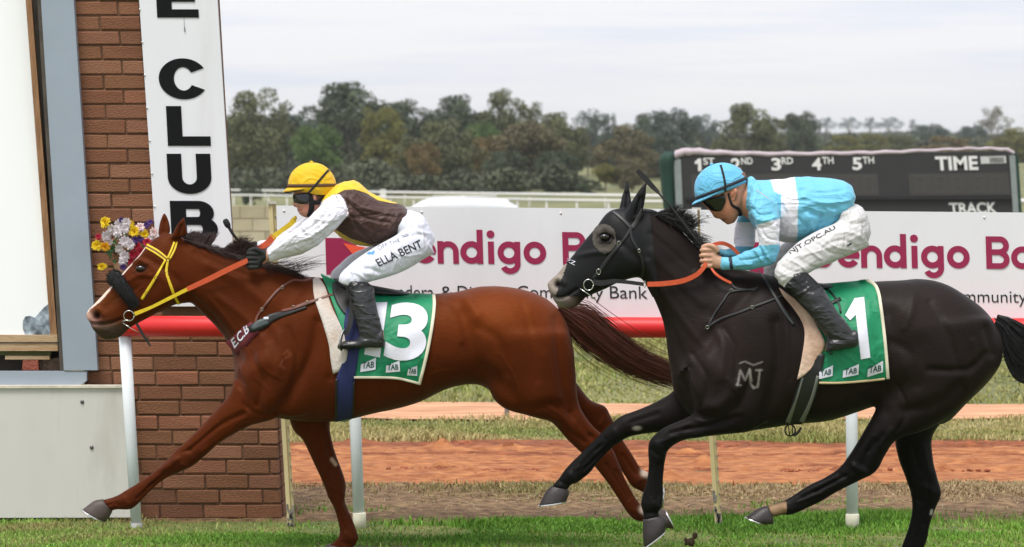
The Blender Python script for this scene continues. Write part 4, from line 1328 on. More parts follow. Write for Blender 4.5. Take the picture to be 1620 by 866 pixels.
marksA = [
    ([(437,655),(468,610),(492,560),(502,510)], 11, -.016), ([(455,640),(480,590),(495,540)], 22, -.006),
    ([(378,600),(405,545),(440,495),(475,455)], 14, -.012), ([(300,470),(340,510),(380,570)], 9, -.012), ([(330,440),(390,480),(440,540)], 22, -.006),
    ([(420,560),(440,600),(430,640)], 26, .012), ([(385,590),(420,575)], 18, .010),
    ([(733,498),(744,545),(760,600)], 20, -.022), ([(740,476),(752,500)], 12, .012), ([(790,470),(830,490)], 30, .010),
    ([(880,505),(884,560),(893,620),(905,650)], 9, -.010), ([(800,520),(840,560),(860,620)], 35, .012), ([(770,590),(800,612),(822,640)], 14, -.008),
    ([(830,650),(880,640),(905,660)], 9, -.008),
    ([(232,408),(258,425),(283,447),(286,470)], 6, -.007), ([(262,440),(270,465)], 20, .010),
    ([(190,455),(215,438),(238,436)], 4, .006), ([(168,487),(190,470),(215,458)], 8, -.005),
    ([(144,512),(160,513),(176,511),(191,505)], 2.4, -.012), ([(150,519),(170,522)], 5, .004),
    ([(153,500)], 6.5, -.020), ([(146,492),(156,489),(163,498)], 3.5, .006), ([(147,508),(158,507)], 3, .004),
    ([(213,416),(222,412),(232,417)], 3.2, .009), ([(213,430),(223,434),(233,430)], 3.0, .005), ([(222,424)], 7, -.006),
    ([(285,372),(286,358)], 4, -.012, 'n'), ([(260,366),(260,350)], 4, -.010),
    ([(236,770),(262,750)], 2.4, -.007, 'n'), ([(217,789),(242,765)], 2.4, -.006, 'n'), ([(262,738),(276,728)], 8, .006, 'n'),
    ([(300,712),(345,675),(385,655)], 5, -.008, 'n'), ([(320,715),(370,680)], 5, .006, 'n'),
    ([(525,780),(535,830)], 4, -.004), ([(545,795),(558,830)], 2.5, -.005), ([(515,690),(530,740)], 7, -.006),
    ([(975,745),(998,785)], 2.5, -.006, 'n'), ([(935,690),(962,712)], 5, -.007, 'n'), ([(905,655),(935,690)], 6, -.006, 'n'),
    ([(520,600),(528,650)], 10, -.004), ([(600,490),(660,500)], 40, .004),
    ([(575,620),(590,560)], 5, -.003), ([(605,615),(620,555)], 5, -.003), ([(635,608),(648,555)], 5, -.003), ([(662,600),(672,555)], 5, -.003),
]
marksA = [(m_[0], m_[1] * (.85 if m_[1] > 6 else 1), m_[2] * (1.5 if m_[1] > 6 else 1.4)) + tuple(m_[3:]) for m_ in marksA] + veinsA
relief(bodyA, marksA, YA)
def lumps(me, amp):
    co = get_co(me); no = get_no(me)
    n = fbm(co[:, 0] * 16 + co[:, 2] * 6, co[:, 2] * 14 + co[:, 1] * 8, 19, 3)
    set_co(me, co + no * (amp * n)[:, None])
lumps(bodyA, .0022)
def paintA(me):
    co = get_co(me); x, y = px_of(co); near = co[:, 1] < YA
    base = np.array(lin((80, 33, 10))[:3])
    c = np.tile(base, (len(co), 1))
    v = fbm(co[:, 0] * 5, co[:, 2] * 5 + co[:, 1] * 3, 3)
    c *= (1 + 0.16 * v + 0.07 * fbm(co[:, 0] * 24, co[:, 2] * 24 + co[:, 1] * 9, 8))[:, None]
    def mix(col, a):
        nonlocal c
        a = np.clip(a, 0, 1)[:, None]
        c = c * (1 - a) + np.array(lin(col)[:3]) * a
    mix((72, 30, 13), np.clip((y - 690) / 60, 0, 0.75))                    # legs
    mix((126, 59, 20), 0.65 * np.exp(-(((x - 790) / 100) ** 2 + ((y - 490) / 45) ** 2)))  # highlight on the croup, painted into the coat colour
    mix((104, 56, 28), 0.5 * np.exp(-(seg_dist(x, y, [(150, 490), (185, 470)]) / 14) ** 2))
    mix((70, 58, 48), 0.95 * (1 / (1 + np.exp(-(y - 509 + (165 - x) * 0.10) / 3.0))) * (x < 200) * (y < 545))  # lips and chin
    mix((205, 165, 150), 0.85 * np.exp(-(np.hypot(x - 139, y - 500) / 8) ** 2))    # pink tip
    mix((150, 110, 105), 0.7 * np.exp(-(np.hypot(x - 149, y - 509) / 7) ** 2))
    mix((46, 26, 20), 0.95 * np.exp(-(np.hypot(x - 154, y - 500) / 6.0) ** 4))       # nostril
    # white blaze along the front of the face
    mid = np.abs(co[:, 1] - YA) < 0.026
    front = seg_dist(x, y, [(140, 490), (160, 469), (176, 452), (195, 431), (214, 411), (229, 393)])
    mix((226, 205, 190), 0.95 * mid * np.exp(-(front / 6.0) ** 6))
    mix((26, 16, 13), 0.92 * np.exp(-(np.hypot((x - 223), (y - 425) * 1.5) / 11) ** 4))  # eye rim
    mix((214, 196, 178), 0.8 * (np.exp(-(np.hypot(x - 1022, y - 747) / 9) ** 4) * ~near + np.exp(-(np.hypot(x - 1020, y - 806) / 9) ** 4) * near))
    mix((190, 160, 140), 0.75 * np.exp(-(seg_dist(x, y, [(525, 727), (531, 735)]) / 3.2) ** 4) * ~near)
    mix((120, 68, 44), 0.5 * np.exp(-(seg_dist(x, y, [(449, 560), (455, 555), (460, 562), (452, 566)]) / 2.2) ** 2) * near)
    mix((120, 68, 44), 0.5 * np.exp(-(seg_dist(x, y, [(447, 570), (443, 578), (450, 583)]) / 1.6) ** 2) * near)
    mix((60, 30, 20), 0.6 * np.exp(-(np.hypot(x - 285, y - 362) / 7) ** 2) * near)
    color_attr(me, c)
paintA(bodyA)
HA = thing('horse', 'chestnut racehorse galloping in front, yellow bridle and white blaze', 'horse', P(560, 870, 0) * 1.0)
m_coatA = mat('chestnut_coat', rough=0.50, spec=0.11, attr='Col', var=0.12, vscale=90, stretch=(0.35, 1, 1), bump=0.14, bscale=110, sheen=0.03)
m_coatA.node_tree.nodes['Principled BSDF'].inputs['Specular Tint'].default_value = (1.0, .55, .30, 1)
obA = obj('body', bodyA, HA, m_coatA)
BA = bvh_of(bodyA)
m_hoofA = mat('hoof_horn', lin((72, 60, 54)), 0.55, var=0.2, vscale=30, bump=0.1, bscale=80)
m_shoe = mat('horseshoe_steel', (0.72, 0.72, 0.72), 0.3, metal=1.0)
m_eye = mat('eye_dark', (0.006, 0.004, 0.003), 0.05, spec=0.8)
make_hooves(HA, [
    ([(163,790,178,809,.034),(150,792,177,811,.042),(140,799,173,819,.05),(131,806,167,826,.055)], yn),
    ([(519,861,553,868,.034),(513,865,554,873,.045),(507,872,553,880,.052)], yf),
    ([(1030,827,1041,804,.034),(1040,831,1048,806,.042),(1050,835,1053,808,.048),(1066,837,1052,809,.05)], yn),
    ([(1027,786,1042,769,.033),(1036,793,1046,770,.042),(1047,804,1049,771,.048)], yf)], YA, m_hoofA, m_shoe)
for s in (-1, 1):
    h = hit(223, 425, BA)
    e = MB().ball((h.x, YA + (h.y - YA) * -s + s * 0.0085 * -1 * -1, h.z), (.028, .014, .017), 16, 10)
    e.build('eye', m_eye, HA, True)

# mane of the chestnut
m_maneA = mat('chestnut_mane', lin((44, 20, 12)), 0.45, var=0.3, vscale=20)
crestA = crom([(292,376),(312,384),(345,395),(390,409),(435,421),(478,437)], 10)
def maneA(r, t):
    u = r.random()
    i = u * (len(crestA) - 1); k = int(i); q = crestA[min(k, len(crestA) - 1)]
    yy = r.uniform(-.03, .03)
    p = P(q[0] + r.uniform(-3, 3), q[1] + 2, YA + yy)
    L = r.uniform(.05, .13) * (0.7 + 0.7 * math.sin(u * 3.1))
    a = r.uniform(0.15, 1.0) ** 1.3
    dirv = Vector((1.0, r.uniform(-.5, .5), r.uniform(-.05, .35) * a + 0.12))
    pts = []
    for j in range(7):
        s = j / 6
        pts.append(p + dirv * L * s + Vector((0, 0, -0.55 * L * s * s * r.uniform(.7, 1.2) - .012)) + Vector((0, 0.01 * math.sin(5 * s + t * 30), 0.004 * math.sin(9 * s + t * 50))))
    return pts
strands('mane', None, maneA, HA, m_maneA, n=1500, rad=0.0015, seed=3)
def tuft(r, t):   # hair blown up round the whip and hands
    x = r.uniform(352, 410)
    p = P(x + r.uniform(-3, 3), np.interp(x, [352, 410], [400, 414]), YA + r.uniform(-.05, .05))
    env = np.interp(x, [352, 362, 372, 385, 398, 410], [392, 376, 366, 372, 386, 404])
    u = r.random() ** .6
    top = P(x + 10 * u + r.gauss(0, 4), 410 - (410 - env) * u + r.gauss(0, 2), YA + r.uniform(-.06, .05))
    bx = r.uniform(-.012, .004)
    pts = []
    for j in range(9):
        s = j / 8
        pts.append(p.lerp(top, s) + Vector((bx * math.sin(s * 3.1) + .016 * s ** 3, 0, .010 * math.sin(s * 3.1) - .016 * s ** 4)))
    return pts
strands('mane', None, tuft, HA, m_maneA, n=900, rad=0.0014, seed=5)
def fly(r, t):    # long loose hairs by the forearm
    q = (r.uniform(415, 470), r.uniform(418, 436))
    p = P(*q, YA - .05 + r.uniform(-.03, .03))
    a = r.uniform(.15, .55); L = r.uniform(.08, .2)
    return [p + Vector((L * s, -.02 * s, L * a * s - .10 * L * s * s * s)) for s in np.linspace(0, 1, 8)]
strands('mane', None, fly, HA, m_maneA, n=110, rad=0.0010, seed=8)
def forel(r, t):
    q = (r.uniform(294, 332), 0); q = (q[0], np.interp(q[0], [294, 332], [376, 391]))
    p = P(*q, YA + r.uniform(-.02, .05))
    u = r.random() ** .7
    top = P(q[0] + 14 * u + r.gauss(0, 3), q[1] - 26 * u * np.interp(q[0], [294, 312, 332], [.5, .7, 1.0]) + r.gauss(0, 2), YA + .05 + r.uniform(-.04, .04))
    return [p.lerp(top, s) + Vector((.01 * math.sin(s * 3.1), 0, .014 * math.sin(s * 3.14) - .01 * s ** 3)) for s in np.linspace(0, 1, 8)]
strands('mane', None, forel, HA, m_maneA, n=420, rad=0.0013, seed=9)
# tail of the chestnut
tailA = [((884,488),14,.035),((900,500),22,.04),((920,512),30,.05),((945,531),31,.055),((970,549),30,.055),((1000,568),28,.05),((1035,583),26,.05),((1075,596),24,.045),((1110,606),14,.04)]
pl = crom([(a[0][0], a[0][1], a[1], a[2]) for a in tailA], 6)
def tailAf(r, t):
    off = r.gauss(0, .36); off2 = r.gauss(0, .5); w1 = r.uniform(0, 6.28)
    i0 = r.choice([0, 0, 0, 0, 2, 5, 9, 14]); i1 = int(r.uniform(.55, 1.0) * (len(pl) - 1))
    stray = r.random() < 0.035
    pts = []
    for s in np.linspace(i0, max(i1, i0 + 6), 10):
        k = min(int(s), len(pl) - 1); q = pl[k]; u = s / len(pl)
        oy = off * q[2] + (28 * u * u * abs(off2) if stray else 0) + 3 * math.sin(w1 + u * 7)
        pts.append(P(q[0] - oy * .35, q[1] + oy * .95, YA + off2 * q[3] * .9 + .01 * math.sin(w1 + 5 * u)))
    return pts
def tailAs(r, t):   # lighter hair over the root of the tail
    p_ = tailAf(r, t); off = r.uniform(-.42, .1); e_ = r.uniform(.25, .6) * (len(pl) - 1)
    w1 = r.uniform(0, 6.28)
    out = []
    for s in np.linspace(0, e_, 10):
        q = pl[min(int(s), len(pl) - 1)]
        oy = off * q[2] + 1.5 * math.sin(w1 + s * .2)
        out.append(P(q[0] - oy * .35, q[1] + oy * .95, YA - q[3] * r.uniform(.5, .95)))
    return out
m_tailA = mat('chestnut_tail', lin((80, 37, 18)), 0.4, var=0.3, vscale=12)
strands('tail', None, tailAf, HA, m_tailA, n=2200, rad=0.0016, seed=11)
strands('tail', None, tailAs, HA, mat('chestnut_tail_root', lin((92, 42, 20)), .4, var=.3, vscale=12), n=700, rad=0.0016, seed=12)
v, f = loft([(880,482,888,500,.03),(898,492,896,512,.032),(920,505,912,524,.028),(945,522,938,540,.02),(970,541,964,556,.012)], YA, n=14)
pm('tail_dock', v, f, HA, m_coatA if False else m_tailA, True)

# ---------- the chasing black horse
YB = -0.85
B_head = [(866,451,870,463,.018),(868,446,880,480,.043),(878,437,893,488,.054),(892,421,912,485,.056),(904,409,931,468,.06),(922,386,960,455,.072),
          (942,362,985,444,.088),(962,338,1006,438,.102),(980,331,1024,438,.10),(1000,330,1037,428,.085),(1018,333,1037,395,.05)]
B_neck = [(995,330,1005,432,.07),(1020,332,1018,444,.09),(1045,342,1031,467,.10),(1075,362,1042,492,.115),(1105,392,1051,522,.135),(1146,420,1056,562,.165),(1190,429,1064,605,.20),(1230,440,1080,640,.22)]
B_torso = [(1064,560,1066,612,.09),(1085,495,1090,655,.18),(1128,442,1140,684,.225),(1180,429,1190,682,.255),(1235,440,1245,673,.285),(1300,450,1310,666,.30),(1360,447,1370,648,.295),
           (1410,444,1412,640,.28),(1455,441,1455,660,.285),(1495,449,1490,672,.285),(1533,471,1525,640,.26),(1563,496,1558,610,.205),(1584,532,1583,575,.11)]
B_nfore = [(1090,610,1215,650,.085,yn),(1108,645,1195,680,.085,yn),(1082,661,1150,687,.073,yn),(1060,671,1108,692,.06,yn),(1043,681,1078,699,.05,yn),(1028,698,1057,713,.046,yn),(1025,715,1053,726,.039,yn),
           (1026,735,1051,737,.031,yn),(1023,762,1049,762,.029,yn),(1016,785,1049,786,.034,yn),(1014,798,1048,802,.037,yn),(1018,812,1042,810,.031,yn),(1018,824,1045,818,.034,yn)]
B_ffore = [(1080,600,1120,690,.085,yf),(1060,622,1080,686,.08,yf),(1027,640,1042,684,.065,yf),(1002,651,1014,687,.055,yf),(984,658,993,692,.048,yf),(966,671,979,701,.045,yf),(950,686,967,710,.036,yf),
           (925,712,946,732,.03,yf),(905,731,933,749,.031,yf),(893,744,915,763,.036,yf),(884,757,903,768,.031,yf),(872,770,899,775,.034,yf)]
B_nhind = [(1430,510,1570,500,.12,yn),(1412,560,1580,560,.13,yn),(1392,628,1550,617,.12,yn),(1376,663,1482,672,.095,yn),(1357,700,1422,694,.072,yn),(1341,724,1402,718,.058,yn),(1326,742,1386,746,.047,yn),
           (1305,756,1362,760,.039,yn),(1282,767,1327,777,.033,yn),(1260,780,1300,793,.03,yn),(1245,789,1272,807,.031,yn),(1236,793,1251,815,.036,yn),(1226,797,1238,815,.03,yn),(1214,801,1222,819,.032,yn)]
B_fhind = [(1440,610,1570,590,.11,yf),(1425,650,1520,640,.10,yf),(1416,692,1478,684,.085,yf),(1421,725,1475,722,.065,yf),(1433,757,1483,757,.051,yf),(1440,780,1489,781,.046,yf),(1443,800,1481,803,.04,yf),
           (1440,825,1472,828,.032,yf),(1432,850,1466,855,.03,yf),(1422,875,1456,880,.034,yf),(1412,888,1443,897,.031,yf)]
B_near = [(988,350,1016,345,.03,-.055),(994,330,1018,326,.03,-.06),(1004,313,1020,312,.022,-.066),(1013,300,1021,300,.013,-.07),(1021,290,1023,290,.004,-.072)]
B_far = [(976,345,1004,338,.03,.055),(982,325,999,322,.028,.06),(985,310,997,311,.02,.066),(989,298,995,298,.012,.07),(991,286,993,286,.004,.072)]
sh = [(1085,560,1100,650,.06),(1072,590,1140,672,.10),(1105,545,1185,680,.105),(1160,500,1220,660,.085),(1200,470,1220,590,.045)]
solidsB = [loft([(1061,560,1063,612,.07),(1074,545,1078,642,.17),(1095,525,1100,660,.22),(1130,510,1140,670,.2)], YB, n=32), loft(B_head, YB, k=0.12, e=2.25), loft(B_neck, YB, k=0.15), loft(B_torso, YB, n=40, e=2.2, k=0.10), loft(B_nfore, YB), loft(B_ffore, YB), loft(B_nhind, YB), loft(B_fhind, YB),
           loft(B_near, YB, n=16), loft(B_far, YB, n=16), loft([r + (-.165,) for r in sh], YB), loft([r + (.165,) for r in sh], YB)]
bodyB = union('body', solidsB, 0.0062, 8)
relax(bodyB, torso_weight(bodyB, [(1120, 570), (1300, 560), (1540, 560)], 105, 690), 90)
relax(bodyB, torso_weight(bodyB, [(1040, 400), (1120, 500)], 60, 640), 25)
veinsB = [
    ([(1036,700),(1044,708)], 5, .007, 'n'), ([(1030,712),(1040,720)], 3, -.006, 'n'), ([(1048,716),(1050,722)], 3, .006, 'n'), ([(1030,740),(1030,785)], 2.4, -.006, 'n'), ([(1040,735),(1040,790)], 2.2, -.008, 'n'), ([(1036,798),(1042,803)], 5, .008, 'n'), ([(1022,812),(1036,812)], 3, -.006, 'n'), ([(1060,685),(1090,678)], 4, -.008, 'n'), ([(1070,694),(1110,688)], 3, .006, 'n'),
    ([(972,682),(976,692)], 4, .007), ([(958,694),(964,702)], 3, -.005), ([(950,705),(920,735)], 2.4, -.008), ([(940,716),(912,742)], 2.2, .005), ([(903,752),(908,758)], 5, .008), ([(888,762),(896,768)], 3, -.006),
    ([(1350,738),(1365,746)], 5, .009, 'n'), ([(1330,752),(1345,760)], 4, -.006, 'n'), ([(1270,787),(1320,762)], 2.4, -.008, 'n'), ([(1262,795),(1300,780)], 2.2, .005, 'n'), ([(1242,803),(1247,806)], 5, .008, 'n'), ([(1395,690),(1375,715)], 5, -.009, 'n'), ([(1410,680),(1395,705)], 4, .007, 'n'),
    ([(1462,770),(1474,776)], 5, .008), ([(1452,790),(1458,796)], 4, -.006), ([(1460,805),(1450,850)], 2.4, -.008), ([(1445,710),(1455,745)], 4, -.007), ([(1460,705),(1468,745)], 4, .006),
    ([(1095,560),(1120,600),(1112,640)], 5, -.009, 'n'), ([(1145,520),(1165,560),(1160,620)], 5, -.008, 'n'), ([(1125,510),(1145,550),(1140,600)], 7, .008, 'n'), ([(1075,600),(1090,625),(1098,648)], 4, -.008, 'n'),
    ([(1090,660),(1120,668),(1160,655)], 3, .006, 'n'), ([(1030,400),(1060,430),(1110,480)], 8, .008), ([(1040,450),(1075,500),(1110,545)], 6, .007), ([(1030,370),(1060,395),(1095,425)], 5, -.006),
    ([(1470,480),(1500,530),(1515,580)], 6, -.007), ([(1410,540),(1440,560),(1450,610)], 8, -.009), ([(1385,480),(1400,500),(1405,540)], 6, .008), ([(1540,540),(1545,580),(1530,610)], 5, .006),
    ([(1380,690),(1350,725),(1330,745)], 2.4, .004, 'n'), ([(1310,655),(1345,625),(1390,610)], 2.4, .004), ([(1420,610),(1435,650),(1415,690)], 4, -.008, 'n'), ([(1245,470),(1252,520),(1250,600)], 5, -.006),
    ([(1150,600),(1175,640),(1165,665)], 3, .005, 'n'), ([(1070,690),(1045,700)], 3, .005, 'n'), ([(1350,735),(1370,748)], 4, .006, 'n'),
]
marksB = [
    ([(1205,672),(1222,620),(1232,560),(1228,510)], 12, -.016), ([(1085,620),(1105,560),(1150,500),(1190,455)], 15, -.012),
    ([(1110,645),(1140,640),(1165,610)], 12, .012), ([(1140,665),(1170,640),(1185,610)], 10, -.010), ([(1110,570),(1150,600)], 26, .010),
    ([(1022,440),(1050,500),(1085,580)], 9, -.010), ([(1025,415),(1035,455)], 6, .008), ([(1065,420),(1100,480),(1140,520)], 22, -.006),
    ([(1398,500),(1400,550),(1395,610)], 22, -.020), ([(1430,480),(1450,520)], 26, .012), ([(1470,585),(1530,585),(1560,560)], 7, -.008), ([(1560,520),(1572,560)], 9, -.008),
    ([(1440,580),(1460,620)], 26, .012), ([(1430,650),(1480,640),(1520,610)], 10, -.008), ([(1440,450),(1445,480),(1430,520)], 8, .006),
    ([(958,368),(985,388),(1010,412),(1012,430)], 6, -.006), ([(988,400),(995,425)], 20, .009), ([(915,405),(940,400),(962,398)], 4, .005),
    ([(872,469),(885,472),(897,468),(912,458)], 2.4, -.012), ([(882,450)], 6.5, -.020), ([(874,442),(884,440),(892,449)], 3.5, .006),
    ([(948,368),(958,362),(968,368)], 3.2, .008), ([(948,382),(958,386),(968,382)], 3, .004),
    ([(1006,340),(1012,315)], 4, -.012, 'n'), ([(990,330),(991,308)], 4, -.010),
    ([(1045,735),(1044,785)], 2.4, -.006, 'n'), ([(1085,680),(1130,672),(1170,660)], 5, -.008, 'n'), ([(1100,690),(1150,682)], 5, .005, 'n'),
    ([(965,705),(925,742)], 2.4, -.006), ([(1000,668),(1040,655)], 5, -.005), ([(1290,778),(1340,752)], 2.6, -.006, 'n'), ([(1380,700),(1365,735)], 6, -.007, 'n'),
    ([(1470,760),(1462,830)], 3, -.006), ([(1365,640),(1400,650)], 10, -.006),
    ([(1270,640),(1285,580)], 5, -.003), ([(1300,635),(1318,575)], 5, -.003),
]
marksB = [(m_[0], m_[1] * (.85 if m_[1] > 6 else 1), m_[2] * (1.5 if m_[1] > 6 else 1.4)) + tuple(m_[3:]) for m_ in marksB] + veinsB
relief(bodyB, marksB, YB)
lumps(bodyB, .0022)
def paintB(me):
    co = get_co(me); x, y = px_of(co); near = co[:, 1] < YB
    base = np.array(lin((30, 22, 19))[:3])
    c = np.tile(base, (len(co), 1))
    c *= (1 + 0.18 * fbm(co[:, 0] * 5, co[:, 2] * 5 + co[:, 1] * 3, 5) + 0.08 * fbm(co[:, 0] * 24, co[:, 2] * 24 + co[:, 1] * 9, 8))[:, None]
    def mix(col, a):
        nonlocal c
        a = np.clip(a, 0, 1)[:, None]
        c = c * (1 - a) + np.array(lin(col)[:3]) * a
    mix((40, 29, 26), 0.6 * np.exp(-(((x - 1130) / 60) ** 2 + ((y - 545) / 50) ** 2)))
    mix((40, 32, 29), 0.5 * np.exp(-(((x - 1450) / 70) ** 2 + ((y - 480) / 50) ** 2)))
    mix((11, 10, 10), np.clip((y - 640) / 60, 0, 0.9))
    mix((150, 138, 128), 0.9 * (1 / (1 + np.exp(((x - 912) + (y - 450) * 0.45) / 4.0))))     # grey muzzle
    mix((92, 86, 80), 0.7 * np.exp(-(seg_dist(x, y, [(876, 470), (893, 480)]) / 7) ** 2))
    mix((120, 100, 94), 0.6 * np.exp(-(np.hypot(x - 905, y - 480) / 9) ** 2))
    mix((30, 22, 22), 0.95 * np.exp(-(np.hypot(x - 883, y - 450) / 6.0) ** 4))
    mix((160, 130, 100), 0.85 * np.exp(-(seg_dist(x, y, [(1241, 803), (1222, 808)]) / 9) ** 6) * near * (x < 1244))
    mix((170, 165, 150), 0.8 * np.exp(-(np.hypot((x - 1008) / 2, y - 678) / 3.6) ** 4) * ~near)
    mix((190, 186, 175), 0.8 * np.exp(-(seg_dist(x, y, [(1474, 808), (1473, 813)]) / 2.2) ** 4))
    mix((8, 7, 7), 0.95 * np.exp(-(np.hypot((x - 957), (y - 376) * 1.4) / 12) ** 4))
    # shoulder brand
    for pl_ in ([(1167,610),(1171,586),(1179,602),(1186,584),(1189,603)], [(1186,585),(1187,606),(1192,614),(1199,612),(1202,586)], [(1170,575),(1178,572),(1192,578),(1206,573)], [(1165,609),(1172,610)], [(1196,586),(1205,586)]):
        mix((150, 144, 138), 0.6 * np.exp(-(seg_dist(x, y, pl_) / (1.7 if pl_[0][1] > 580 else 1.1)) ** 4) * near)
    color_attr(me, c)
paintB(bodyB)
HB = thing('horse', 'black racehorse behind on the right, black head hood and white shoulder brand', 'horse', P(1250, 906, YB))
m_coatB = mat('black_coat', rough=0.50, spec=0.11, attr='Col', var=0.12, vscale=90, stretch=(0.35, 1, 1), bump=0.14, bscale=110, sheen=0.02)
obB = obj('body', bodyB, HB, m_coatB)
BB = bvh_of(bodyB)
m_hoofB = mat('dark_hoof', lin((48, 42, 41)), 0.5, var=0.2, vscale=30, bump=0.1, bscale=80)
make_hooves(HB, [
    ([(1017,822,1046,816,.034),(1017,838,1055,822,.045),(1017,852,1054,832,.052),(1019,866,1052,841,.05)], yn),
    ([(872,769,900,775,.034),(864,777,900,782,.044),(858,788,898,788,.051),(853,799,896,793,.055)], yf),
    ([(1214,800,1223,820,.034),(1203,803,1224,824,.043),(1192,809,1222,829,.05),(1180,818,1211,830,.054)], yn),
    ([(1413,887,1444,898,.034),(1405,893,1443,904,.045),(1398,903,1441,910,.052)], yf)], YB, m_hoofB, m_shoe)
for s in (-1, 1):
    h = hit(957, 375, BB)
    MB().ball((h.x, YB + (h.y - YB) * -s + s * 0.0085 * -1 * -1, h.z), (.026, .014, .016), 16, 10).build('eye', m_eye, HB, True)
m_maneB = mat('black_mane', (0.012, 0.011, 0.011), 0.4, var=0.3, vscale=20)
crestB = crom([(1038,338),(1058,348),(1080,365),(1105,391),(1120,404)], 10)
def maneB(r, t):
    u = r.random(); q = crestB[int(u * (len(crestB) - 1))]
    p = P(q[0] + r.uniform(-3, 3), q[1] + 3, YB + r.uniform(-.04, .04))
    L = r.uniform(.03, .10)
    d = Vector((r.uniform(.2, 1.0), r.uniform(-.6, .5), r.uniform(.2, .9)))
    return [p + d * L * s + Vector((.03 * s * s, 0, -.7 * L * s * s)) for s in np.linspace(0, 1, 7)]
strands('mane', None, maneB, HB, m_maneB, n=1500, rad=0.0015, seed=21)
def tuftB(r, t):
    x = r.uniform(1042, 1092)
    p = P(x, np.interp(x, [1042, 1092], [344, 372]), YB + r.uniform(-.05, .05))
    env = np.interp(x, [1042, 1055, 1066, 1080, 1092], [330, 318, 320, 334, 352])
    u = r.random() ** .6; long = r.random() < .06
    top = P(x + (14 if not long else 36) * u + r.gauss(0, 4), (362 - (362 - env) * u if not long else r.uniform(330, 352)) + r.gauss(0, 2), YB + r.uniform(-.07, .05))
    return [p.lerp(top, s) + Vector((.012 * s ** 3, 0, .016 * math.sin(3.1 * s) - .012 * s ** 4)) for s in np.linspace(0, 1, 9)]
strands('mane', None, tuftB, HB, m_maneB, n=900, rad=0.0014, seed=23)
tailB = [((1575,508),10,.03),((1588,520),22,.04),((1600,540),40,.05),((1618,560),52,.06),((1645,572),50,.06),((1690,585),42,.06),((1740,600),30,.05),((1790,612),16,.04)]
plB = crom([(a[0][0], a[0][1], a[1], a[2]) for a in tailB], 6)
def tailBf(r, t):
    off = max(-.75, min(.75, r.gauss(0, .36))); off2 = r.gauss(0, .5); w1 = r.uniform(0, 6.28)
    i0 = r.choice([0, 0, 0, 2, 5, 9]); i1 = int(r.uniform(.4, 1.0) * (len(plB) - 1))
    curl = r.random() < .012
    pts = []
    for s in np.linspace(i0, max(i1, i0 + 6), 10):
        k = min(int(s), len(plB) - 1); q = plB[k]; u = s / len(plB)
        oy = off * q[2] + 3 * math.sin(w1 + u * 7)
        pts.append(P(q[0] - oy * .3, q[1] + oy * .95, YB + off2 * q[3] * .9))
    if curl:
        e = pts[4]
        pts = [pts[0], pts[1], pts[2], pts[3], e, e + Vector((-.01, 0, -.05)), e + Vector((-.04, 0, -.08)), e + Vector((-.08, 0, -.08)), e + Vector((-.09, 0, -.05))]
    return pts
strands('tail', None, tailBf, HB, m_maneB, n=2200, rad=0.0017, seed=25)
v, f = loft([(1572,502,1584,520,.03),(1586,512,1590,534,.03),(1602,528,1600,548,.026),(1625,545,1620,560,.018),(1650,560,1648,570,.01)], YB, n=14)
pm('tail_dock', v, f, HB, m_maneB, True)
# ============================================================ tack
def coons(left, right, top, bottom, n, m):
    def res(pl, k):
        pl = np.asarray(pl, float)
        if len(pl) > 2: pl = crom(pl, 8)
        d = np.r_[0, np.cumsum(np.hypot(*np.diff(pl, axis=0).T))]
        t = np.linspace(0, d[-1], k)
        return np.c_[np.interp(t, d, pl[:, 0]), np.interp(t, d, pl[:, 1])]
    L, Rr, T, B = res(left, n), res(right, n), res(top, m), res(bottom, m)
    g = []
    for i in range(n):
        v = i / (n - 1); row = []
        for j in range(m):
            u = j / (m - 1)
            p = (1 - u) * L[i] + u * Rr[i] + (1 - v) * T[j] + v * B[j] - ((1 - u) * (1 - v) * T[0] + u * (1 - v) * T[-1] + (1 - u) * v * B[0] + u * v * B[-1])
            row.append(tuple(p))
        g.append(row)
    return g

def band(name, pts, wpx, material, parent, th=.004, n=None, twist=None):
    """a free strap through (px, py, Y) points, flat towards the side"""
    pl = crom(np.asarray(pts, float), 8) if len(pts) > 2 else np.linspace(pts[0], pts[1], 8)
    g = np.gradient(pl[:, :2], axis=0); g /= np.maximum(np.hypot(g[:, 0], g[:, 1]), 1e-6)[:, None]
    k = len(pl)
    wp = np.interp(np.linspace(0, 1, k), np.linspace(0, 1, len(wpx)), wpx) if hasattr(wpx, '__len__') else np.full(k, wpx)
    v = []; f = []
    for i in range(k):
        nx_, ny_ = -g[i, 1] * wp[i] / 2, g[i, 0] * wp[i] / 2
        x, y, Y = pl[i]
        v += [P(x + nx_, y + ny_, Y), P(x - nx_, y - ny_, Y), P(x - nx_, y - ny_, Y + th), P(x + nx_, y + ny_, Y + th)]
    f += [(0, 1, 2, 3), tuple(4 * (k - 1) + q for q in (3, 2, 1, 0))]
    for i in range(k - 1):
        for q in range(4):
            f.append((4 * i + q, 4 * i + 4 + q, 4 * i + 4 + (q + 1) % 4, 4 * i + (q + 1) % 4))
    return pm(name, v, f, parent, material, False)

def strap(name, pts, wpx, bvh, Y0, material, parent, off=.005, th=.004, mirror=False):
    return drape(name, strap_rows(pts, wpx, m=4), bvh, Y0, off, th, parent, material, mirror=mirror)

def ring(name, cx_, cy_, r_, Y, tr, material, parent, squash=1.0):
    pts = [P(cx_ + r_ * math.cos(a) * squash, cy_ + r_ * math.sin(a), Y + .004 * math.sin(a)) for a in np.linspace(0, 2 * math.pi, 25)]
    return MB().tube(pts, tr, 8).build(name, material, parent, True)

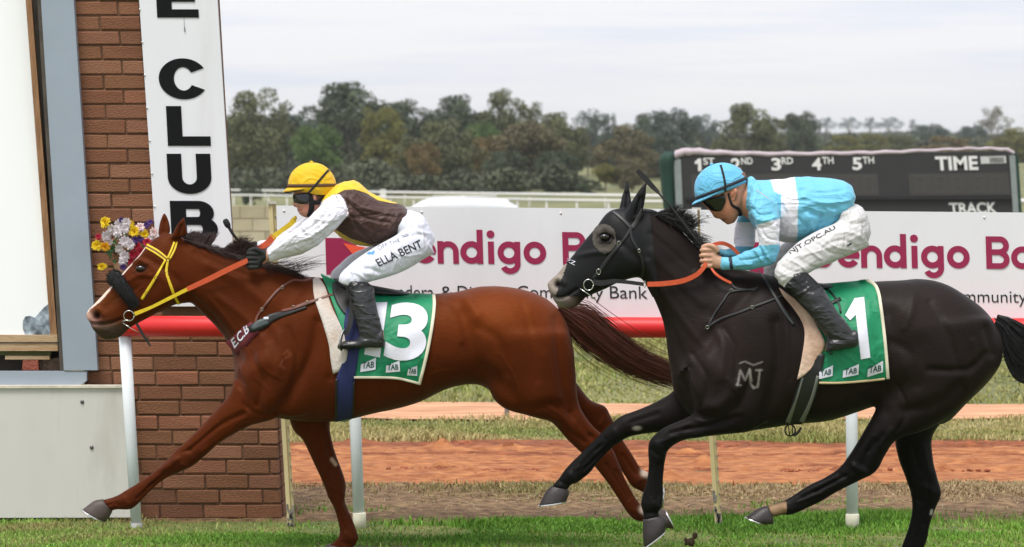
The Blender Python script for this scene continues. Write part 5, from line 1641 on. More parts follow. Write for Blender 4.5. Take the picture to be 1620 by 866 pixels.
m_yel = mat('yellow_webbing', lin((226, 192, 34)), .5, var=.12, vscale=60, bump=.15, bscale=200)
m_orr = mat('orange_rubber', lin((206, 84, 44)), .55, var=.08, vscale=40, bump=.2, bscale=150)
m_blk = mat('black_strap', (.012, .012, .013), .5, var=.2, vscale=30)
m_lea = mat('brown_leather', lin((104, 58, 46)), .45, var=.25, vscale=30)
m_steel = mat('bright_steel', (.72, .72, .70), .22, metal=1.0)
m_green = mat('cloth_green', lin((6, 132, 88)), .6, var=.06, vscale=10, bump=.12, bscale=18, fold=.5, fscale=7)
m_cream2 = mat('cream_edge', lin((222, 214, 190)), .7)
m_num = mat('number_white', lin((226, 226, 238)), .6, var=.03, vscale=8, bump=.1, bscale=18)
m_blue = mat('navy_webbing', lin((30, 38, 92)), .7, var=.12, vscale=20, bump=.2, bscale=120)
m_felt = mat('dirty_felt', lin((212, 202, 194)), .9, col2=lin((168, 140, 116)), vscale=9, thr=(.45, .8), var=.1, bump=.3, bscale=60)
m_tan = mat('tan_pad', lin((186, 148, 124)), .85, col2=lin((214, 186, 166)), vscale=5, var=.12, bump=.3, bscale=50)
m_fleece = mat('black_fleece', (.010, .010, .011), .95, var=.4, vscale=60, bump=1.0, bscale=140)

def tab_plates(specs, bvh, parent):
    for (q) in specs:
        f_, qq = flat_poly([q[3], (q[0][0], q[0][1] * .35 + q[3][1] * .65 - 4), q[1], q[2]], 5)
        pl_ = print_on('label_plate', None, qq, bvh, parent, m_num, off=.0075, flat=f_)
        cxq = np.mean(np.array(q), axis=0); qa = np.array(q, float)
        ins = [tuple(cxq + (p - cxq) * np.array([.78, .50]) + np.array([0, 1.2])) for p in qa]
        print_on('lettering', 'TAB', ins, bvh, pl_, m_tabink, bold=.02, off=.0095, cut=(6, 3))
m_tabink = mat('label_ink', lin((14, 74, 62)), .6)

# ---------- chestnut: bridle with sheepskin noseband
br = thing('bridle', 'yellow webbing bridle with black sheepskin noseband on the chestnut horse', 'bridle', P(240, 440, YA))
head_b = strap('browband', [(232, 387), (250, 397), (266, 410)], 3.0, BA, YA, m_yel, br, mirror=True)
strap('browband_edge', [(231, 392), (248, 402), (263, 413)], 2.6, BA, YA, m_yel, br, mirror=True)
strap('browband_core', [(231.5, 389.5), (249, 399.5), (264.5, 411.5)], 3.5, BA, YA, m_lea, br, off=.0035, th=.003, mirror=True)
strap('headpiece', [(276, 383), (271, 396), (264.5, 410)], 3.2, BA, YA, m_yel, br, mirror=True)
strap('headpiece', [(280, 383), (276, 396), (268, 411)], 3.0, BA, YA, m_yel, br, mirror=True)
strap('cheekpiece', [(262, 411), (254, 425), (245, 441), (235, 457), (224, 474)], [3.2, 3.4, 4.6, 4.8, 4.6], BA, YA, m_yel, br, mirror=True)
strap('throatlatch', [(266, 411), (263.5, 425), (264, 434), (270, 452), (276, 468), (283, 482)], [3.2, 4.4, 4.0, 4.8, 4.2, 4.0], BA, YA, m_yel, br, mirror=True)
for x, y in ((247, 440), (264, 433), (232, 464), (266, 411)):
    h = hit(x, y, BA); ring('buckle', x, y, 2.6, h.y - .010, .0014, m_lea, br)
# noseband roll
pa = [P(214, 484, YA - .062), P(206, 472, YA - .078), P(196, 458, YA - .075), P(187, 446, YA - .055), P(181.5, 440, YA - .02), P(181.5, 440, YA + .02), P(187, 446, YA + .055), P(196, 458, YA + .075), P(206, 472, YA + .078), P(214, 484, YA + .062)]
pp = [Vector(p) for p in crom(np.array([tuple(p) for p in pa]), 5)]
v_, f_ = MB().tube(pp, [.030 + .012 * math.sin(math.pi * min(1, max(0, (i + 3) / (len(pp) + 5)))) for i in range(len(pp))], 14).v, None
mb = MB(); mb.tube(pp, [.028 + .010 * math.sin(math.pi * (i + 3) / (len(pp) + 5)) for i in range(len(pp))], 14)
nb = mb.build('noseband', m_fleece, br, True)
def fleece(r, t):
    i = r.randrange(len(pp)); c = pp[i]
    a = r.uniform(0, 6.28)
    tdir = (pp[min(i + 1, len(pp) - 1)] - pp[max(i - 1, 0)]).normalized()
    u = tdir.orthogonal().normalized(); w_ = tdir.cross(u)
    dr = (u * math.cos(a) + w_ * math.sin(a)); rad = .028 + .010 * math.sin(math.pi * (i + 3) / (len(pp) + 5))
    j = Vector((r.uniform(-1, 1), r.uniform(-1, 1), r.uniform(-1, 1))) * .008
    return [c + tdir * r.uniform(-.01, .01) + dr * (rad - .003), c + dr * (rad + .004) + j * .5, c + dr * (rad + .008) + j]
strands('fleece_pile', None, fleece, nb, m_fleece, n=1500, rad=.0014, seed=31)
YR = YA - .085
ring('bit_ring', 204, 500, 8.2, YR - .012, .0026, m_steel, br)
MB().tube([P(192.5, 509, YR - .008), P(200, 507, YR - .014), P(208, 507, YR - .012)], .0028, 6).build('bit_cheek', m_steel, br, True)
MB().tube([P(194, 511, YR - .006), P(206, 519, YR - .006), P(220, 526.5, YR - .004)], .0024, 6).build('bit_bar', m_steel, br, True)
band('strap_end', [(216, 512, YR), (224, 526, YR), (231, 537, YR), (238, 548, YR)], [4.5, 4.5, 4, 2.5], m_blk, br)
band('rein', [(213, 497, YR - .01), (240, 486, YR - .015), (270, 471, YR - .025), (298, 457, YA - .125)], [6.5, 5, 5.6, 6], m_yel, br)
band('rein_grip', [(296, 458, YA - .126), (330, 442, YA - .135), (362, 426, YA - .145), (392, 412, YA - .15)], [7.5, 8.5, 8.5, 8], m_orr, br, th=.006)
band('rein_loop', [(396, 400, YA + .02), (412, 392, YA + .02), (424, 384, YA + .03), (433, 374, YA + .03)], [7, 9, 10, 11], m_orr, br, th=.008)
band('rein_loop', [(431, 376, YA + .03), (445, 365, YA + .03), (458, 356, YA + .02), (466, 347, YA + .02)], [9, 7, 8, 9], m_yel, br, th=.012)
MB().ball(P(467, 345, YA + .02), (.010, .012, .012), 10, 8).build('rein_knot', m_yel, br, True)

# ---------- chestnut: breastplate
bp = thing('breastplate', 'maroon and black racing breastplate with brown straps on the chestnut horse', 'breastplate', P(400, 520, YA))
m_mar = mat('maroon_webbing', lin((96, 22, 34)), .7, bump=.2, bscale=150)
cb_ = strap('breast_band', [(367, 553), (380, 540), (394, 526), (404, 518)], [30, 27, 25, 22], BA, YA, m_mar, bp, off=.005)
print_on('lettering', 'E.C.B', [(363, 540), (389, 513), (395, 524), (371, 552)], bvh_of(cb_.data), cb_, m_num, bold=.02, off=.004, cut=(8, 4), shear=.2)
strap('breast_pad', [(394, 522), (412, 514), (430, 503), (450, 496), (470, 489), (485, 485)], [10, 17, 13, 9, 9, 6], BA, YA, m_blk, bp, off=.008, th=.008)
strap('pad_sleeve', [(398, 521), (408, 514), (424, 508)], [5, 13, 10], BA, YA, mat('grey_rubber', lin((66, 76, 76)), .5, var=.3, vscale=20), bp, off=.011)
strap('white_tag', [(417, 504), (425, 503.5)], 4, BA, YA, m_num, bp, off=.014)
strap('neck_strap', [(403, 518), (406, 503), (414, 490), (428, 472), (441, 458), (455, 448), (466, 443), (480, 444), (492, 441)], 3.6, BA, YA, m_lea, bp, off=.006, mirror=True)
strap('girth_strap', [(445, 492), (462, 488), (482, 481), (500, 475), (520, 468), (541, 461)], [3.5, 5, 5.5, 4, 3.6, 3.6], BA, YA, m_lea, bp, off=.013)
for x, y in ((414, 490), (446, 455), (464, 486), (486, 479)):
    h = hit(x, y, BA); ring('buckle', x, y, 2.5, h.y - .014, .0014, m_steel, bp)

# ---------- chestnut: number cloth
nc = thing('number_cloth', 'green saddle cloth with white number 13 on the chestnut horse', 'saddle cloth', P(610, 530, YA))
wrA = lambda u, v: .011 * u + .005 * math.sin(9 * v + 5 * u) * u + .006 * math.sin(4 * v - 11 * u) * u * u + .003 * math.sin(22 * v * u)
gA = coons([(507, 434), (517, 455), (528, 485), (541, 522), (553, 560), (560, 599)], [(687, 466), (688, 485), (683, 525), (674, 570), (664, 609)],
           [(507, 434), (540, 447), (600, 459), (650, 465), (687, 466)], [(560, 599), (590, 599), (625, 600), (645, 604), (664, 609)], 34, 40)
clA = drape('cloth', gA, BA, YA, .008, .004, nc, m_green, mirror=True, wr=wrA)
BcA = bvh_of(clA.data)
eA = [r[-1] for r in gA] ; bA = gA[-1]
drape('edge_binding', strap_rows([(x - 1.0, y) for x, y in eA[::3]] , 5, m=3), BcA, YA, .004, .003, clA, m_cream2)
drape('edge_binding', strap_rows([(x, y - 1.5) for x, y in bA[::3]], 4, m=3), BcA, YA, .004, .003, clA, m_cream2)
print_on('number', '1', [(588, 479), (613, 478), (601, 566), (576, 561)], BcA, clA, m_num, bold=.035, off=.006, cut=(3, 10))
print_on('number', '3', [(618, 478), (681, 480), (671, 573), (606, 569)], BcA, clA, m_num, bold=.035, off=.006, cut=(8, 10))
tab_plates([[(571, 566), (595, 566), (594, 585), (570, 589)], [(611, 570), (632, 571), (633, 588), (610, 590)], [(646, 577), (660, 579), (660, 595), (644, 594)]], BcA, clA)

# ---------- chestnut: saddle with pad, girth and stirrup
sd = thing('saddle', 'small black racing saddle with white felt pad and navy girth on the chestnut horse', 'saddle', P(560, 455, YA))
BcA2 = bvh_of(clA.data, bodyA)
v, f = loft([(528, 440, 530, 458, .05), (545, 441, 547, 462, .13), (575, 449, 576, 466, .15), (605, 455, 606, 469, .15), (632, 460, 633, 468, .12), (650, 464, 650, 467, .05)], YA, n=24, e=2.4)
pm('seat', v, f, sd, m_blk, True)
drape('flap', rows_between([(527, 442), (526, 460), (533, 480), (545, 497)], [(552, 446), (560, 465), (566, 485), (565, 505)], 14, 8), BcA2, YA, .012, .012, sd, m_blk, mirror=True)
pdA = coons([(495, 442), (497, 470), (510, 510), (520, 545), (523, 570), (527, 592)], [(508, 444), (515, 455), (525, 485), (541, 520), (550, 553), (545, 582)], [(495, 442), (501, 439), (508, 444)], [(527, 592), (536, 588), (545, 582)], 26, 7)
drape('felt_pad', pdA, BcA2, YA, .013, .010, sd, m_felt, mirror=True, wr=lambda u, v: .004 * math.sin(u * 17) * v)
gr = rows_between([(548, 488), (544, 515), (546, 540), (545, 565), (532, 600), (531, 640), (531, 668)], [(562, 487), (569, 512), (570, 540), (566, 570), (561, 605), (560, 640), (559, 662)], 34, 7)
gi = drape('girth', gr, BcA2, YA, .012, .006, sd, m_blue, mirror=False)
drape('girth_edge', strap_rows([(532.5, 600), (532, 640), (532, 668)], 4, m=3), bvh_of(gi.data), YA, .003, .003, gi, m_blk)
drape('girth_edge', strap_rows([(560, 605), (559, 640), (558, 662)], 3, m=3), bvh_of(gi.data), YA, .003, .003, gi, m_blk)
MB().add(*loft([(531, 663, 546, 655, .05, -.05), (545, 668, 546, 655, .06, -.05), (561, 661, 547, 655, .05, -.05)], YA, n=12)).build('girth_buckle_guard', mat('girth_grey', lin((150, 150, 138)), .7), gi, True)

# ---------- black horse: hood and bridle
def shell(name, me, mask, off, parent, material):
    co = get_co(me); no = get_no(me)
    nv = co + no * off
    keep = {}
    v = []; f = []
    for p in me.polygons:
        if all(mask[i] for i in p.vertices):
            q = []
            for i in p.vertices:
                if i not in keep:
                    keep[i] = len(v); v.append(nv[i])
                q.append(keep[i])
            f.append(tuple(q))
    o = pm(name, v, f, parent, material, True)
    return o
coB = get_co(bodyB); xB, yB = px_of(coB)
hmask = ((xB - 897) * .80 + (yB - 418) * -.0 + (yB - 418) * .30 > 0) & (xB < 1036 + (yB - 400) * .12) & (yB < 470) & ~(np.hypot((xB - 957) / 17.5, (yB - 378) / 21.5) < 1)
hd = thing('hood', 'black stretch hood with pale mesh eye cups on the black horse', 'hood', P(960, 400, YB))
m_hood = mat('black_lycra', (.006, .006, .007), .55, spec=.25, var=.1, vscale=30, bump=.08, bscale=220)
hoo = shell('hood_shell', bodyB, hmask, .004, hd, m_hood)
mcup = (np.hypot((xB - 957) / 19.5, (yB - 378) / 23.5) < 1)
m_cup = mat('eye_mesh', lin((82, 76, 69)), .8, var=.3, vscale=60, bump=.6, bscale=250)
ecp = shell('eye_cup', bodyB, mcup & ~(np.hypot((xB - 958) / 13, (yB - 377) / 8.5) < 1), .0065, hd, m_cup)
mt_ = hit(958, 376, BB)
print_on('maker_mark', 'ZZ', [(897, 409), (911, 414), (909, 420), (895, 413)], bvh_of(hoo.data), hoo, m_num, bold=.0, off=.004, cut=(5, 2))
HBB = bvh_of(bodyB, hoo.data)
brb = thing('bridle', 'black bridle with orange rubber reins on the black horse', 'bridle', P(970, 420, YB))
m_blk2 = mat('charcoal_strap', lin((52, 50, 50)), .5, var=.2, vscale=30)
strap('browband', [(968, 334), (977, 340), (990, 352), (999, 362)], 5, HBB, YB, m_blk2, brb, off=.006, mirror=True)
strap('headpiece', [(1018, 331), (1011, 343), (1004, 355), (999, 362)], 6.5, HBB, YB, m_blk2, brb, off=.006, mirror=True)
strap('crown_strap', [(1018, 333), (1030, 334), (1040, 338)], 5, HBB, YB, m_blk, brb, off=.006)
strap('throatlatch', [(998, 361), (1000, 378), (1009, 395), (1016, 412), (1018, 428), (1015, 440)], 4, HBB, YB, m_blk, brb, off=.006, mirror=True)
strap('cheekpiece', [(998, 362), (990, 375), (978, 390), (962, 410), (948, 430), (938, 442)], [4, 4, 5, 6, 6, 6], HBB, YB, m_blk, brb, off=.006, mirror=True)
for x, y, r0 in ((979, 385, 3.2), (1011, 397, 2.5), (947, 430, 4.2)):
    h = hit(x, y, HBB); ring('buckle', x, y, r0, h.y - .012, .0018, m_steel, brb, .8)
YRB = YB - .085
ring('bit_ring', 931, 451, 8.6, YRB - .012, .0028, m_steel, brb, .9)
MB().tube([P(918, 457, YRB - .006), P(930, 465, YRB - .006), P(944, 476, YRB - .004)], .0026, 6).build('bit_bar', m_steel, brb, True)
band('rein', [(938, 446, YRB - .01), (952, 448, YRB - .015), (972, 445, YRB - .02), (995, 447, YRB - .02), (1018, 450, YB - .11)], [8, 9, 7, 6, 6], m_blk, brb)
ring('rein_buckle', 1020, 450, 5, YB - .115, .0018, m_steel, brb, .35)
band('rein_grip', [(1024, 450, YB - .12), (1050, 449, YB - .14), (1078, 445, YB - .155), (1100, 436, YB - .165), (1112, 425, YB - .165), (1117, 416, YB - .16)], [7.5, 8, 8, 7.5, 7, 6], m_orr, brb, th=.006)
band('rein_loop', [(1122, 392, YB - .13), (1130, 387, YB - .13), (1143, 385, YB - .12), (1157, 391, YB - .10), (1169, 403, YB - .09)], [5, 6, 6, 6, 5], m_orr, brb, th=.006)
band('rein_tail', [(1125, 424, YB - .15), (1132, 433, YB - .165), (1143, 441, YB - .175), (1157, 448, YB - .18)], [3, 4, 4, 4], m_orr, brb, th=.005)

# ---------- black horse: breastplate
bpb = thing('breastplate', 'thin black breastplate straps across the black horse\'s shoulder', 'breastplate', P(1150, 480, YB))
strap('shoulder_strap', [(1118, 519), (1140, 505), (1170, 494), (1190, 486), (1215, 477), (1250, 463)], 3.4, BB, YB, m_blk, bpb, off=.006)
strap('neck_strap', [(1120, 517), (1130, 497), (1145, 475), (1156, 462), (1185, 458), (1200, 455)], 3.0, BB, YB, m_blk, bpb, off=.006)
strap('neck_strap', [(1157, 447), (1165, 456), (1197, 459)], 2.6, BB, YB, m_blk, bpb, off=.006)
for x, y in ((1119, 518), (1190, 486), (1157, 460)):
    h = hit(x, y, BB); ring('buckle', x, y, 2.6, h.y - .010, .0016, m_steel, bpb)

# ---------- black horse: number cloth
ncb = thing('number_cloth', 'green saddle cloth with white number 1 on the black horse', 'saddle cloth', P(1350, 530, YB))
gB = coons([(1240, 446), (1262, 480), (1280, 520), (1292, 560), (1296, 607)], [(1372, 443), (1387, 453), (1393, 475), (1399, 520), (1403, 560), (1406, 600)],
           [(1240, 446), (1280, 450), (1320, 449), (1372, 443)], [(1296, 607), (1330, 607), (1370, 604), (1406, 600)], 34, 36)
clB = drape('cloth', gB, BB, YB, .008, .004, ncb, m_green, mirror=True, wr=wrA)
BcB = bvh_of(clB.data)
drape('edge_binding', strap_rows([(r[-1][0] - 1.0, r[-1][1]) for r in gB[::3]], 5, m=3), BcB, YB, .004, .003, clB, m_cream2)
drape('edge_binding', strap_rows([(x, y - 1) for x, y in gB[-1][::3]], 3.5, m=3), BcB, YB, .004, .003, clB, mat('tan_edge', lin((206, 184, 140)), .7))
shape_on('number', [(1337, 499), (1352, 472), (1367, 470), (1370, 500), (1377, 566), (1362, 569), (1354, 498), (1345, 507)], BcB, clB, m_num, off=.006, cut=10)
tab_plates([[(1296, 580), (1318, 578), (1317, 595), (1296, 600)], [(1334, 578), (1359, 576), (1358, 593), (1333, 598)], [(1373, 574), (1397, 571), (1397, 589), (1372, 597)]], BcB, clB)
sdb = thing('saddle', 'small black racing saddle with tan pad and striped girth on the black horse', 'saddle', P(1270, 450, YB))
BcB2 = bvh_of(clB.data, bodyB)
v, f = loft([(1228, 430, 1232, 448, .05), (1245, 434, 1247, 456, .13), (1270, 442, 1271, 458, .15), (1295, 448, 1296, 458, .15), (1312, 449, 1313, 456, .1), (1318, 449, 1318, 452, .04)], YB, n=24, e=2.4)
pm('seat', v, f, sdb, m_blk, True)
strap('saddle_cord', [(1300, 453), (1312, 460), (1322, 472), (1328, 483), (1330, 495)], 3, BcB2, YB, m_blk, sdb, off=.008)
strap('saddle_cord', [(1314, 480), (1330, 472)], 5, BcB2, YB, m_blk, sdb, off=.010)
pdB = coons([(1232, 455), (1240, 470), (1252, 484), (1268, 508), (1273, 530), (1268, 568), (1261, 601)], [(1243, 463), (1262, 476), (1284, 484), (1285, 500), (1300, 530), (1304, 550), (1282, 585)], [(1232, 455), (1237, 458), (1243, 463)], [(1261, 601), (1272, 594), (1282, 585)], 28, 8)
drape('tan_pad', pdB, BcB2, YB, .014, .010, sdb, m_tan, mirror=True, wr=lambda u, v: .005 * math.sin(u * 13) * v + .006 * math.exp(-((u - .35) / .06) ** 2) * v)
gb = rows_between([(1274, 560), (1264, 605), (1252, 640), (1241, 672)], [(1305, 560), (1297, 605), (1283, 645), (1268, 672)], 26, 7)
gib = drape('girth', gb, BcB2, YB, .010, .006, sdb, m_blk)
m_gs = mat('girth_stripe', lin((112, 116, 108)), .7)
BgB = bvh_of(gib.data)
drape('stripe', strap_rows([(1294, 595), (1284, 632), (1268, 668)], [5, 5, 8], m=3), BgB, YB, .003, .003, gib, m_gs)
drape('stripe', strap_rows([(1270, 598), (1260, 632), (1246, 669)], [3, 3, 8], m=3), BgB, YB, .003, .003, gib, m_gs)
bkp = P(1250, 680, YB - .03)
ring('buckle', 1250, 681, 9, YB - .06, .004, m_blk, sdb, .9)
MB().tube([P(1247, 672, YB - .06), P(1249, 690, YB - .06)], .003, 6).build('buckle_tongue', m_blk, sdb, True)
MB().tube([P(1254, 672, YB - .06), P(1254, 690, YB - .06)], .003, 6).build('buckle_tongue', m_blk, sdb, True)
band('loose_end', [(1255, 690, YB - .06), (1262, 685, YB - .06), (1268, 676, YB - .06)], [4, 4, 3], m_blk, sdb)
strap('billet', [(1200, 428), (1215, 450), (1232, 478), (1246, 500), (1256, 514)], [2, 4, 5, 7, 4], BcB2, YB, mat('dull_leather', (.02, .021, .022), .45), sdb, off=.008)
# ============================================================ jockeys
def dome(pf, pb, H, hw, Y0, n=28, rings=9, e=2.0, low=None, grow=0.0):
    """cap shape on the line from front point pf to back point pb (px), H px high"""
    a = P(*pf, Y0); b = P(*pb, Y0); c = (a + b) / 2; h = (b - a) / 2
    up = Vector((0, -1, 0)).cross(h).normalized()
    if up.z < 0: up = -up
    Hm = H / (F / (Y0 + CD))
    L = h.length; hu = h.normalized()
    v = []; f = []
    lv = []
    if low: lv.append(None)
    for i in range(rings): lv.append(i / rings)
    for t in lv:
        for j in range(n):
            an = 2 * math.pi * j / n
            ca, sa = math.cos(an), math.sin(an)
            if t is None:
                s, z = .97, -low(ca, sa) / (F / (Y0 + CD))
            else:
                s, z = math.cos(t * math.pi / 2) ** .92, Hm * math.sin(t * math.pi / 2)
            v.append(c + hu * (L + grow) * s * ca + Vector((0, 1, 0)) * ((hw + grow) * s * sa) + up * (z + grow * (t or 0)))
    m_ = len(lv)
    for i in range(m_ - 1):
        for j in range(n):
            f.append((i * n + j, i * n + (j + 1) % n, (i + 1) * n + (j + 1) % n, (i + 1) * n + j))
    v.append(c + up * (Hm + grow)); k = len(v) - 1
    for j in range(n): f.append(((m_ - 1) * n + j, (m_ - 1) * n + (j + 1) % n, k))
    f.append(tuple(range(n - 1, -1, -1)))
    return v, f, (c, hu, up, L, Hm)

def hat(person, pf, pb, H, hw, Y0, m_cap, m_band, m_strap, peak_ext, peak_drop, skirt, strap_pts, m_peak_under, wr_seed):
    v, f, (c, hu, up, L, Hm) = dome(pf, pb, H, hw, Y0, n=48, rings=20, low=skirt)
    v = [Vector(p) for p in v]
    for p in v:      # gathered silk
        q = p - c; an = math.atan2(q.y / hw, q.dot(hu) / L); hh = q.dot(up) / Hm
        p += (q.normalized()) * (.0018 * math.sin(9 * an + 6 * hh) + .0016 * math.sin(23 * an + wr_seed)) * max(0.15, 1 - hh)
    o = pm('helmet', v, f, person, m_cap, True)
    MB().ball(c + up * (Hm + .003), (.010, .010, .007), 10, 8).build('button', m_cap, o, True)
    # band
    vb = []; fb = []
    n = 48; k = F / (Y0 + CD)
    for z, g in ((.3, 1.0), (.3, 1.025), (5.3, 1.018), (5.3, .985)):
        for j in range(n):
            an = 2 * math.pi * j / n
            s = math.cos(min(1, (z / k) / Hm) * .5)
            vb.append(c + hu * (L * g) * math.cos(an) + Vector((0, 1, 0)) * (hw * g) * math.sin(an) + up * (z / k))
    for i in range(4):
        for j in range(n):
            a0, a1 = i * n + j, i * n + (j + 1) % n
            b0, b1 = ((i + 1) % 4) * n + j, ((i + 1) % 4) * n + (j + 1) % n
            fb.append((a0, a1, b1, b0))
    pm('hat_band', vb, fb, o, m_band, True)
    # peak
    for nm, mm, dz, ex in (('peak', m_cap, 0.0, peak_ext), ('peak_underside', m_peak_under, -.006, peak_ext * .86)):
        vp = []; fp = []
        na, nr = 25, 5
        for lay in (0, -.004):
            for r_ in range(nr):
                t = r_ / (nr - 1)
                for i in range(na):
                    th = math.pi + (i / (na - 1) - .5) * R(150)
                    ca, sa = math.cos(th), math.sin(th)
                    e_ = ex / k * max(0, math.cos(th - math.pi)) ** .7
                    vp.append(c + hu * (L * .96 + e_ * t) * ca + Vector((0, 1, 0)) * (hw * .96 + e_ * t * .4) * sa + up * (-peak_drop / k * t * t * abs(ca) + dz + lay - .001))
        N_ = na * nr
        for r_ in range(nr - 1):
            for i in range(na - 1):
                a0 = r_ * na + i
                fp.append((a0, a0 + 1, a0 + na + 1, a0 + na)); fp.append((N_ + a0, N_ + a0 + na, N_ + a0 + na + 1, N_ + a0 + 1))
        rim = list(range(na)) + [r_ * na + na - 1 for r_ in range(1, nr)] + [(nr - 1) * na + i for i in range(na - 2, -1, -1)] + [r_ * na for r_ in range(nr - 2, 0, -1)]
        for a0, b0 in zip(rim, rim[1:] + rim[:1]): fp.append((a0, b0, b0 + N_, a0 + N_))
        pm(nm, vp, fp, o, mm, True)
    drape('helmet_strap', strap_rows(strap_pts, 3.4, m=3), bvh_of(o.data), Y0, .004, .003, o, m_strap, mirror=True)
    return o

def fist(kx, ky, dy, wx, wy, Yc, r_=.0095, curl=1.0):
    """palm and five bent fingers closing round a rein; px knuckle line at x = kx, wrist at (wx, wy); returns solids"""
    s = []
    s.append(loft([(wx + 3, wy - 9, wx + 3, wy + 9, .022, 0), ((wx * 2 + kx) / 3, (wy * 2 + ky + 1.5 * dy) / 3 - 12, (wx * 2 + kx) / 3, (wy * 2 + ky + 1.5 * dy) / 3 + 12, .026, 0),
                   ((wx + kx * 2) / 3, ky - 4, (wx + kx * 2) / 3 + 1, ky + 3 * dy + 3, .026, 0), (kx, ky - 2, kx + 1, ky + 3 * dy + 2, .022, 0)], Yc, n=18))
    lens = (.92, 1.0, .95, .8)
    for i in range(4):
        y = ky + i * dy; q = lens[i]
        mb = MB()
        pts = [P(kx + 5, y, Yc - .016), P(kx - 5 * q, y - .5, Yc - .024), P(kx - 11 * q, y, Yc - .016), P(kx - 12 * q, y + .8, Yc + .004), P(kx - 7 * q, y + 1, Yc + .016), P(kx - 1, y + 1, Yc + .012)]
        pts = [Vector(t) for t in crom(np.array([tuple(p) for p in pts]), 3)]
        rr = np.interp(np.linspace(0, 1, len(pts)), [0, .15, .35, .5, .75, 1], [r_ * 1.05, r_ * 1.12, r_ * .95, r_ * 1.02, r_ * .88, r_ * .7])
        mb.tube(pts, list(rr), 10); s.append((mb.v, mb.f))
    mb = MB()
    pts = [P(wx - 4, ky + 2, Yc - .010), P((wx + kx) / 2 - 1, ky - 5, Yc - .024), P(kx + 1, ky - 8, Yc - .024), P(kx - 7, ky - 6, Yc - .016), P(kx - 11, ky - 4, Yc - .004)]
    pts = [Vector(t) for t in crom(np.array([tuple(p) for p in pts]), 3)]
    mb.tube(pts, list(np.interp(np.linspace(0, 1, len(pts)), [0, .4, .8, 1], [r_ * 1.4, r_ * 1.15, r_ * 1.1, r_ * .7])), 10); s.append((mb.v, mb.f))
    return s

def flip(st):
    return [tuple(r[:5]) + (-r[5],) for r in st]

def cloth_noise(me, amp, sx, sy, seed, ang=0.0, ridge=1.0):
    co = get_co(me); no = get_no(me)
    x, y = px_of(co); ca, sa = math.cos(ang), math.sin(ang)
    u = (x * ca + y * sa); v = (-x * sa + y * ca)
    n = fbm(u / sx, v / sy + co[:, 1] * 6, seed, 4)
    n = (1 - np.abs(n)) ** 2 - .4 if ridge else n
    set_co(me, co + no * (amp * n)[:, None])

def in_poly(x, y, poly):
    c = np.zeros(len(x), bool)
    j = len(poly) - 1
    for i in range(len(poly)):
        xi, yi = poly[i]; xj, yj = poly[j]
        m_ = ((yi > y) != (yj > y)) & (x < (xj - xi) * (y - yi) / (yj - yi + 1e-9) + xi)
        c ^= m_
        j = i
    return c

m_skin = mat('skin', rough=.5, spec=.35, attr='Col', var=.05, vscale=40, bump=.04, bscale=200)
m_silk = mat('racing_silk', rough=.5, spec=.3, attr='Col', bump=.12, bscale=60, sheen=.15, fold=.55, fscale=5.0, fstretch=(1.0, 1, 2.4))
m_breech = mat('white_breeches', rough=.65, spec=.25, attr='Col', bump=.10, bscale=60, sheen=.1, fold=.45, fscale=6, fstretch=(1.8, 1, .8))
m_boot = mat('boot_leather', rough=.34, spec=.5, attr='Col', bump=.1, bscale=60, fold=.45, fscale=7, fstretch=(.8, 1, 2.0))
m_gog = mat('goggle_lens', (.006, .006, .008), .12, spec=.7)
m_glove = mat('black_glove', (.012, .013, .012), .75, bump=.3, bscale=120)
m_bk = mat('black_fabric', (.009, .009, .010), .8, bump=.2, bscale=150)

def paint(me, base, rules):
    co = get_co(me); x, y = px_of(co)
    c = np.tile(np.array(lin(base)[:3]), (len(co), 1))
    for fn, col in rules:
        a = np.clip(np.asarray(fn(x, y, co), float), 0, 1)[:, None]
        c = c * (1 - a) + np.array(lin(col)[:3]) * a
    color_attr(me, c)

# ---------- jockey of the chestnut
J1 = thing('person', 'jockey in yellow cap and brown, yellow and white silks crouched on the chestnut horse', 'person', P(600, 465, YA))
torso1 = [(506,316,508,340,.06),(516,304,514,350,.11),(534,291,524,362,.15),(562,287,544,378,.175),(590,307,568,388,.172),(616,317,596,389,.165),(637,325,620,380,.16),(649,338,640,362,.13)]
arm1 = [(528,304,558,350,.070,-.14),(508,324,548,346,.070,-.18),(489,344,527,366,.062,-.20),(464,365,499,390,.056,-.19),(440,381,468,405,.050,-.16),(423,393,428,414,.038,-.13)]
arm1f = [(525,306,545,348,.07,.13),(494,336,516,352,.06,.17),(470,352,486,370,.052,.17),(440,374,455,393,.047,.13),(418,380,430,396,.042,.09),(404,384,412,396,.036,.07)]
pelv1 = [(636,331,628,378,.15),(652,334,640,388,.165),(668,341,655,398,.165),(682,362,668,404,.14),(688,380,678,404,.09)]
th1 = [(655,345,687,400,.085,-.10),(632,368,669,411,.088,-.13),(602,386,640,428,.085,-.17),(572,405,608,440,.08,-.21),(550,422,586,446,.073,-.24),(538,434,574,451,.066,-.26),(536,446,566,457,.055,-.265)]
sh1 = [(546,442,580,447,.058,-.265),(547,453,590,454,.062,-.28),(553,475,594,473,.06,-.30),(560,500,599,497,.052,-.32),(566,518,604,520,.045,-.33),(568,536,607,540,.042,-.335)]
ft1 = [(607,522,608,547,.034,-.335),(602,522,604,550,.038,-.335),(586,530,588,551,.042,-.335),(563,537,563,552,.042,-.335),(545,540,545,553,.037,-.335),(535,544,534,552,.024,-.335)]
head1 = [(468,285,528,285,.06),(466,300,527,300,.072),(465,308,524,308,.075),(465.5,314,520,314,.077),(466,320,516,320,.076),(467.5,325,513,325,.074),(470,328,510,328,.071),(471.5,331,508,331,.067),(471,334,505,334.5,.062),(473,337.5,502,338,.056),(476,341,498,342,.046),(482,344,493,345,.03)]
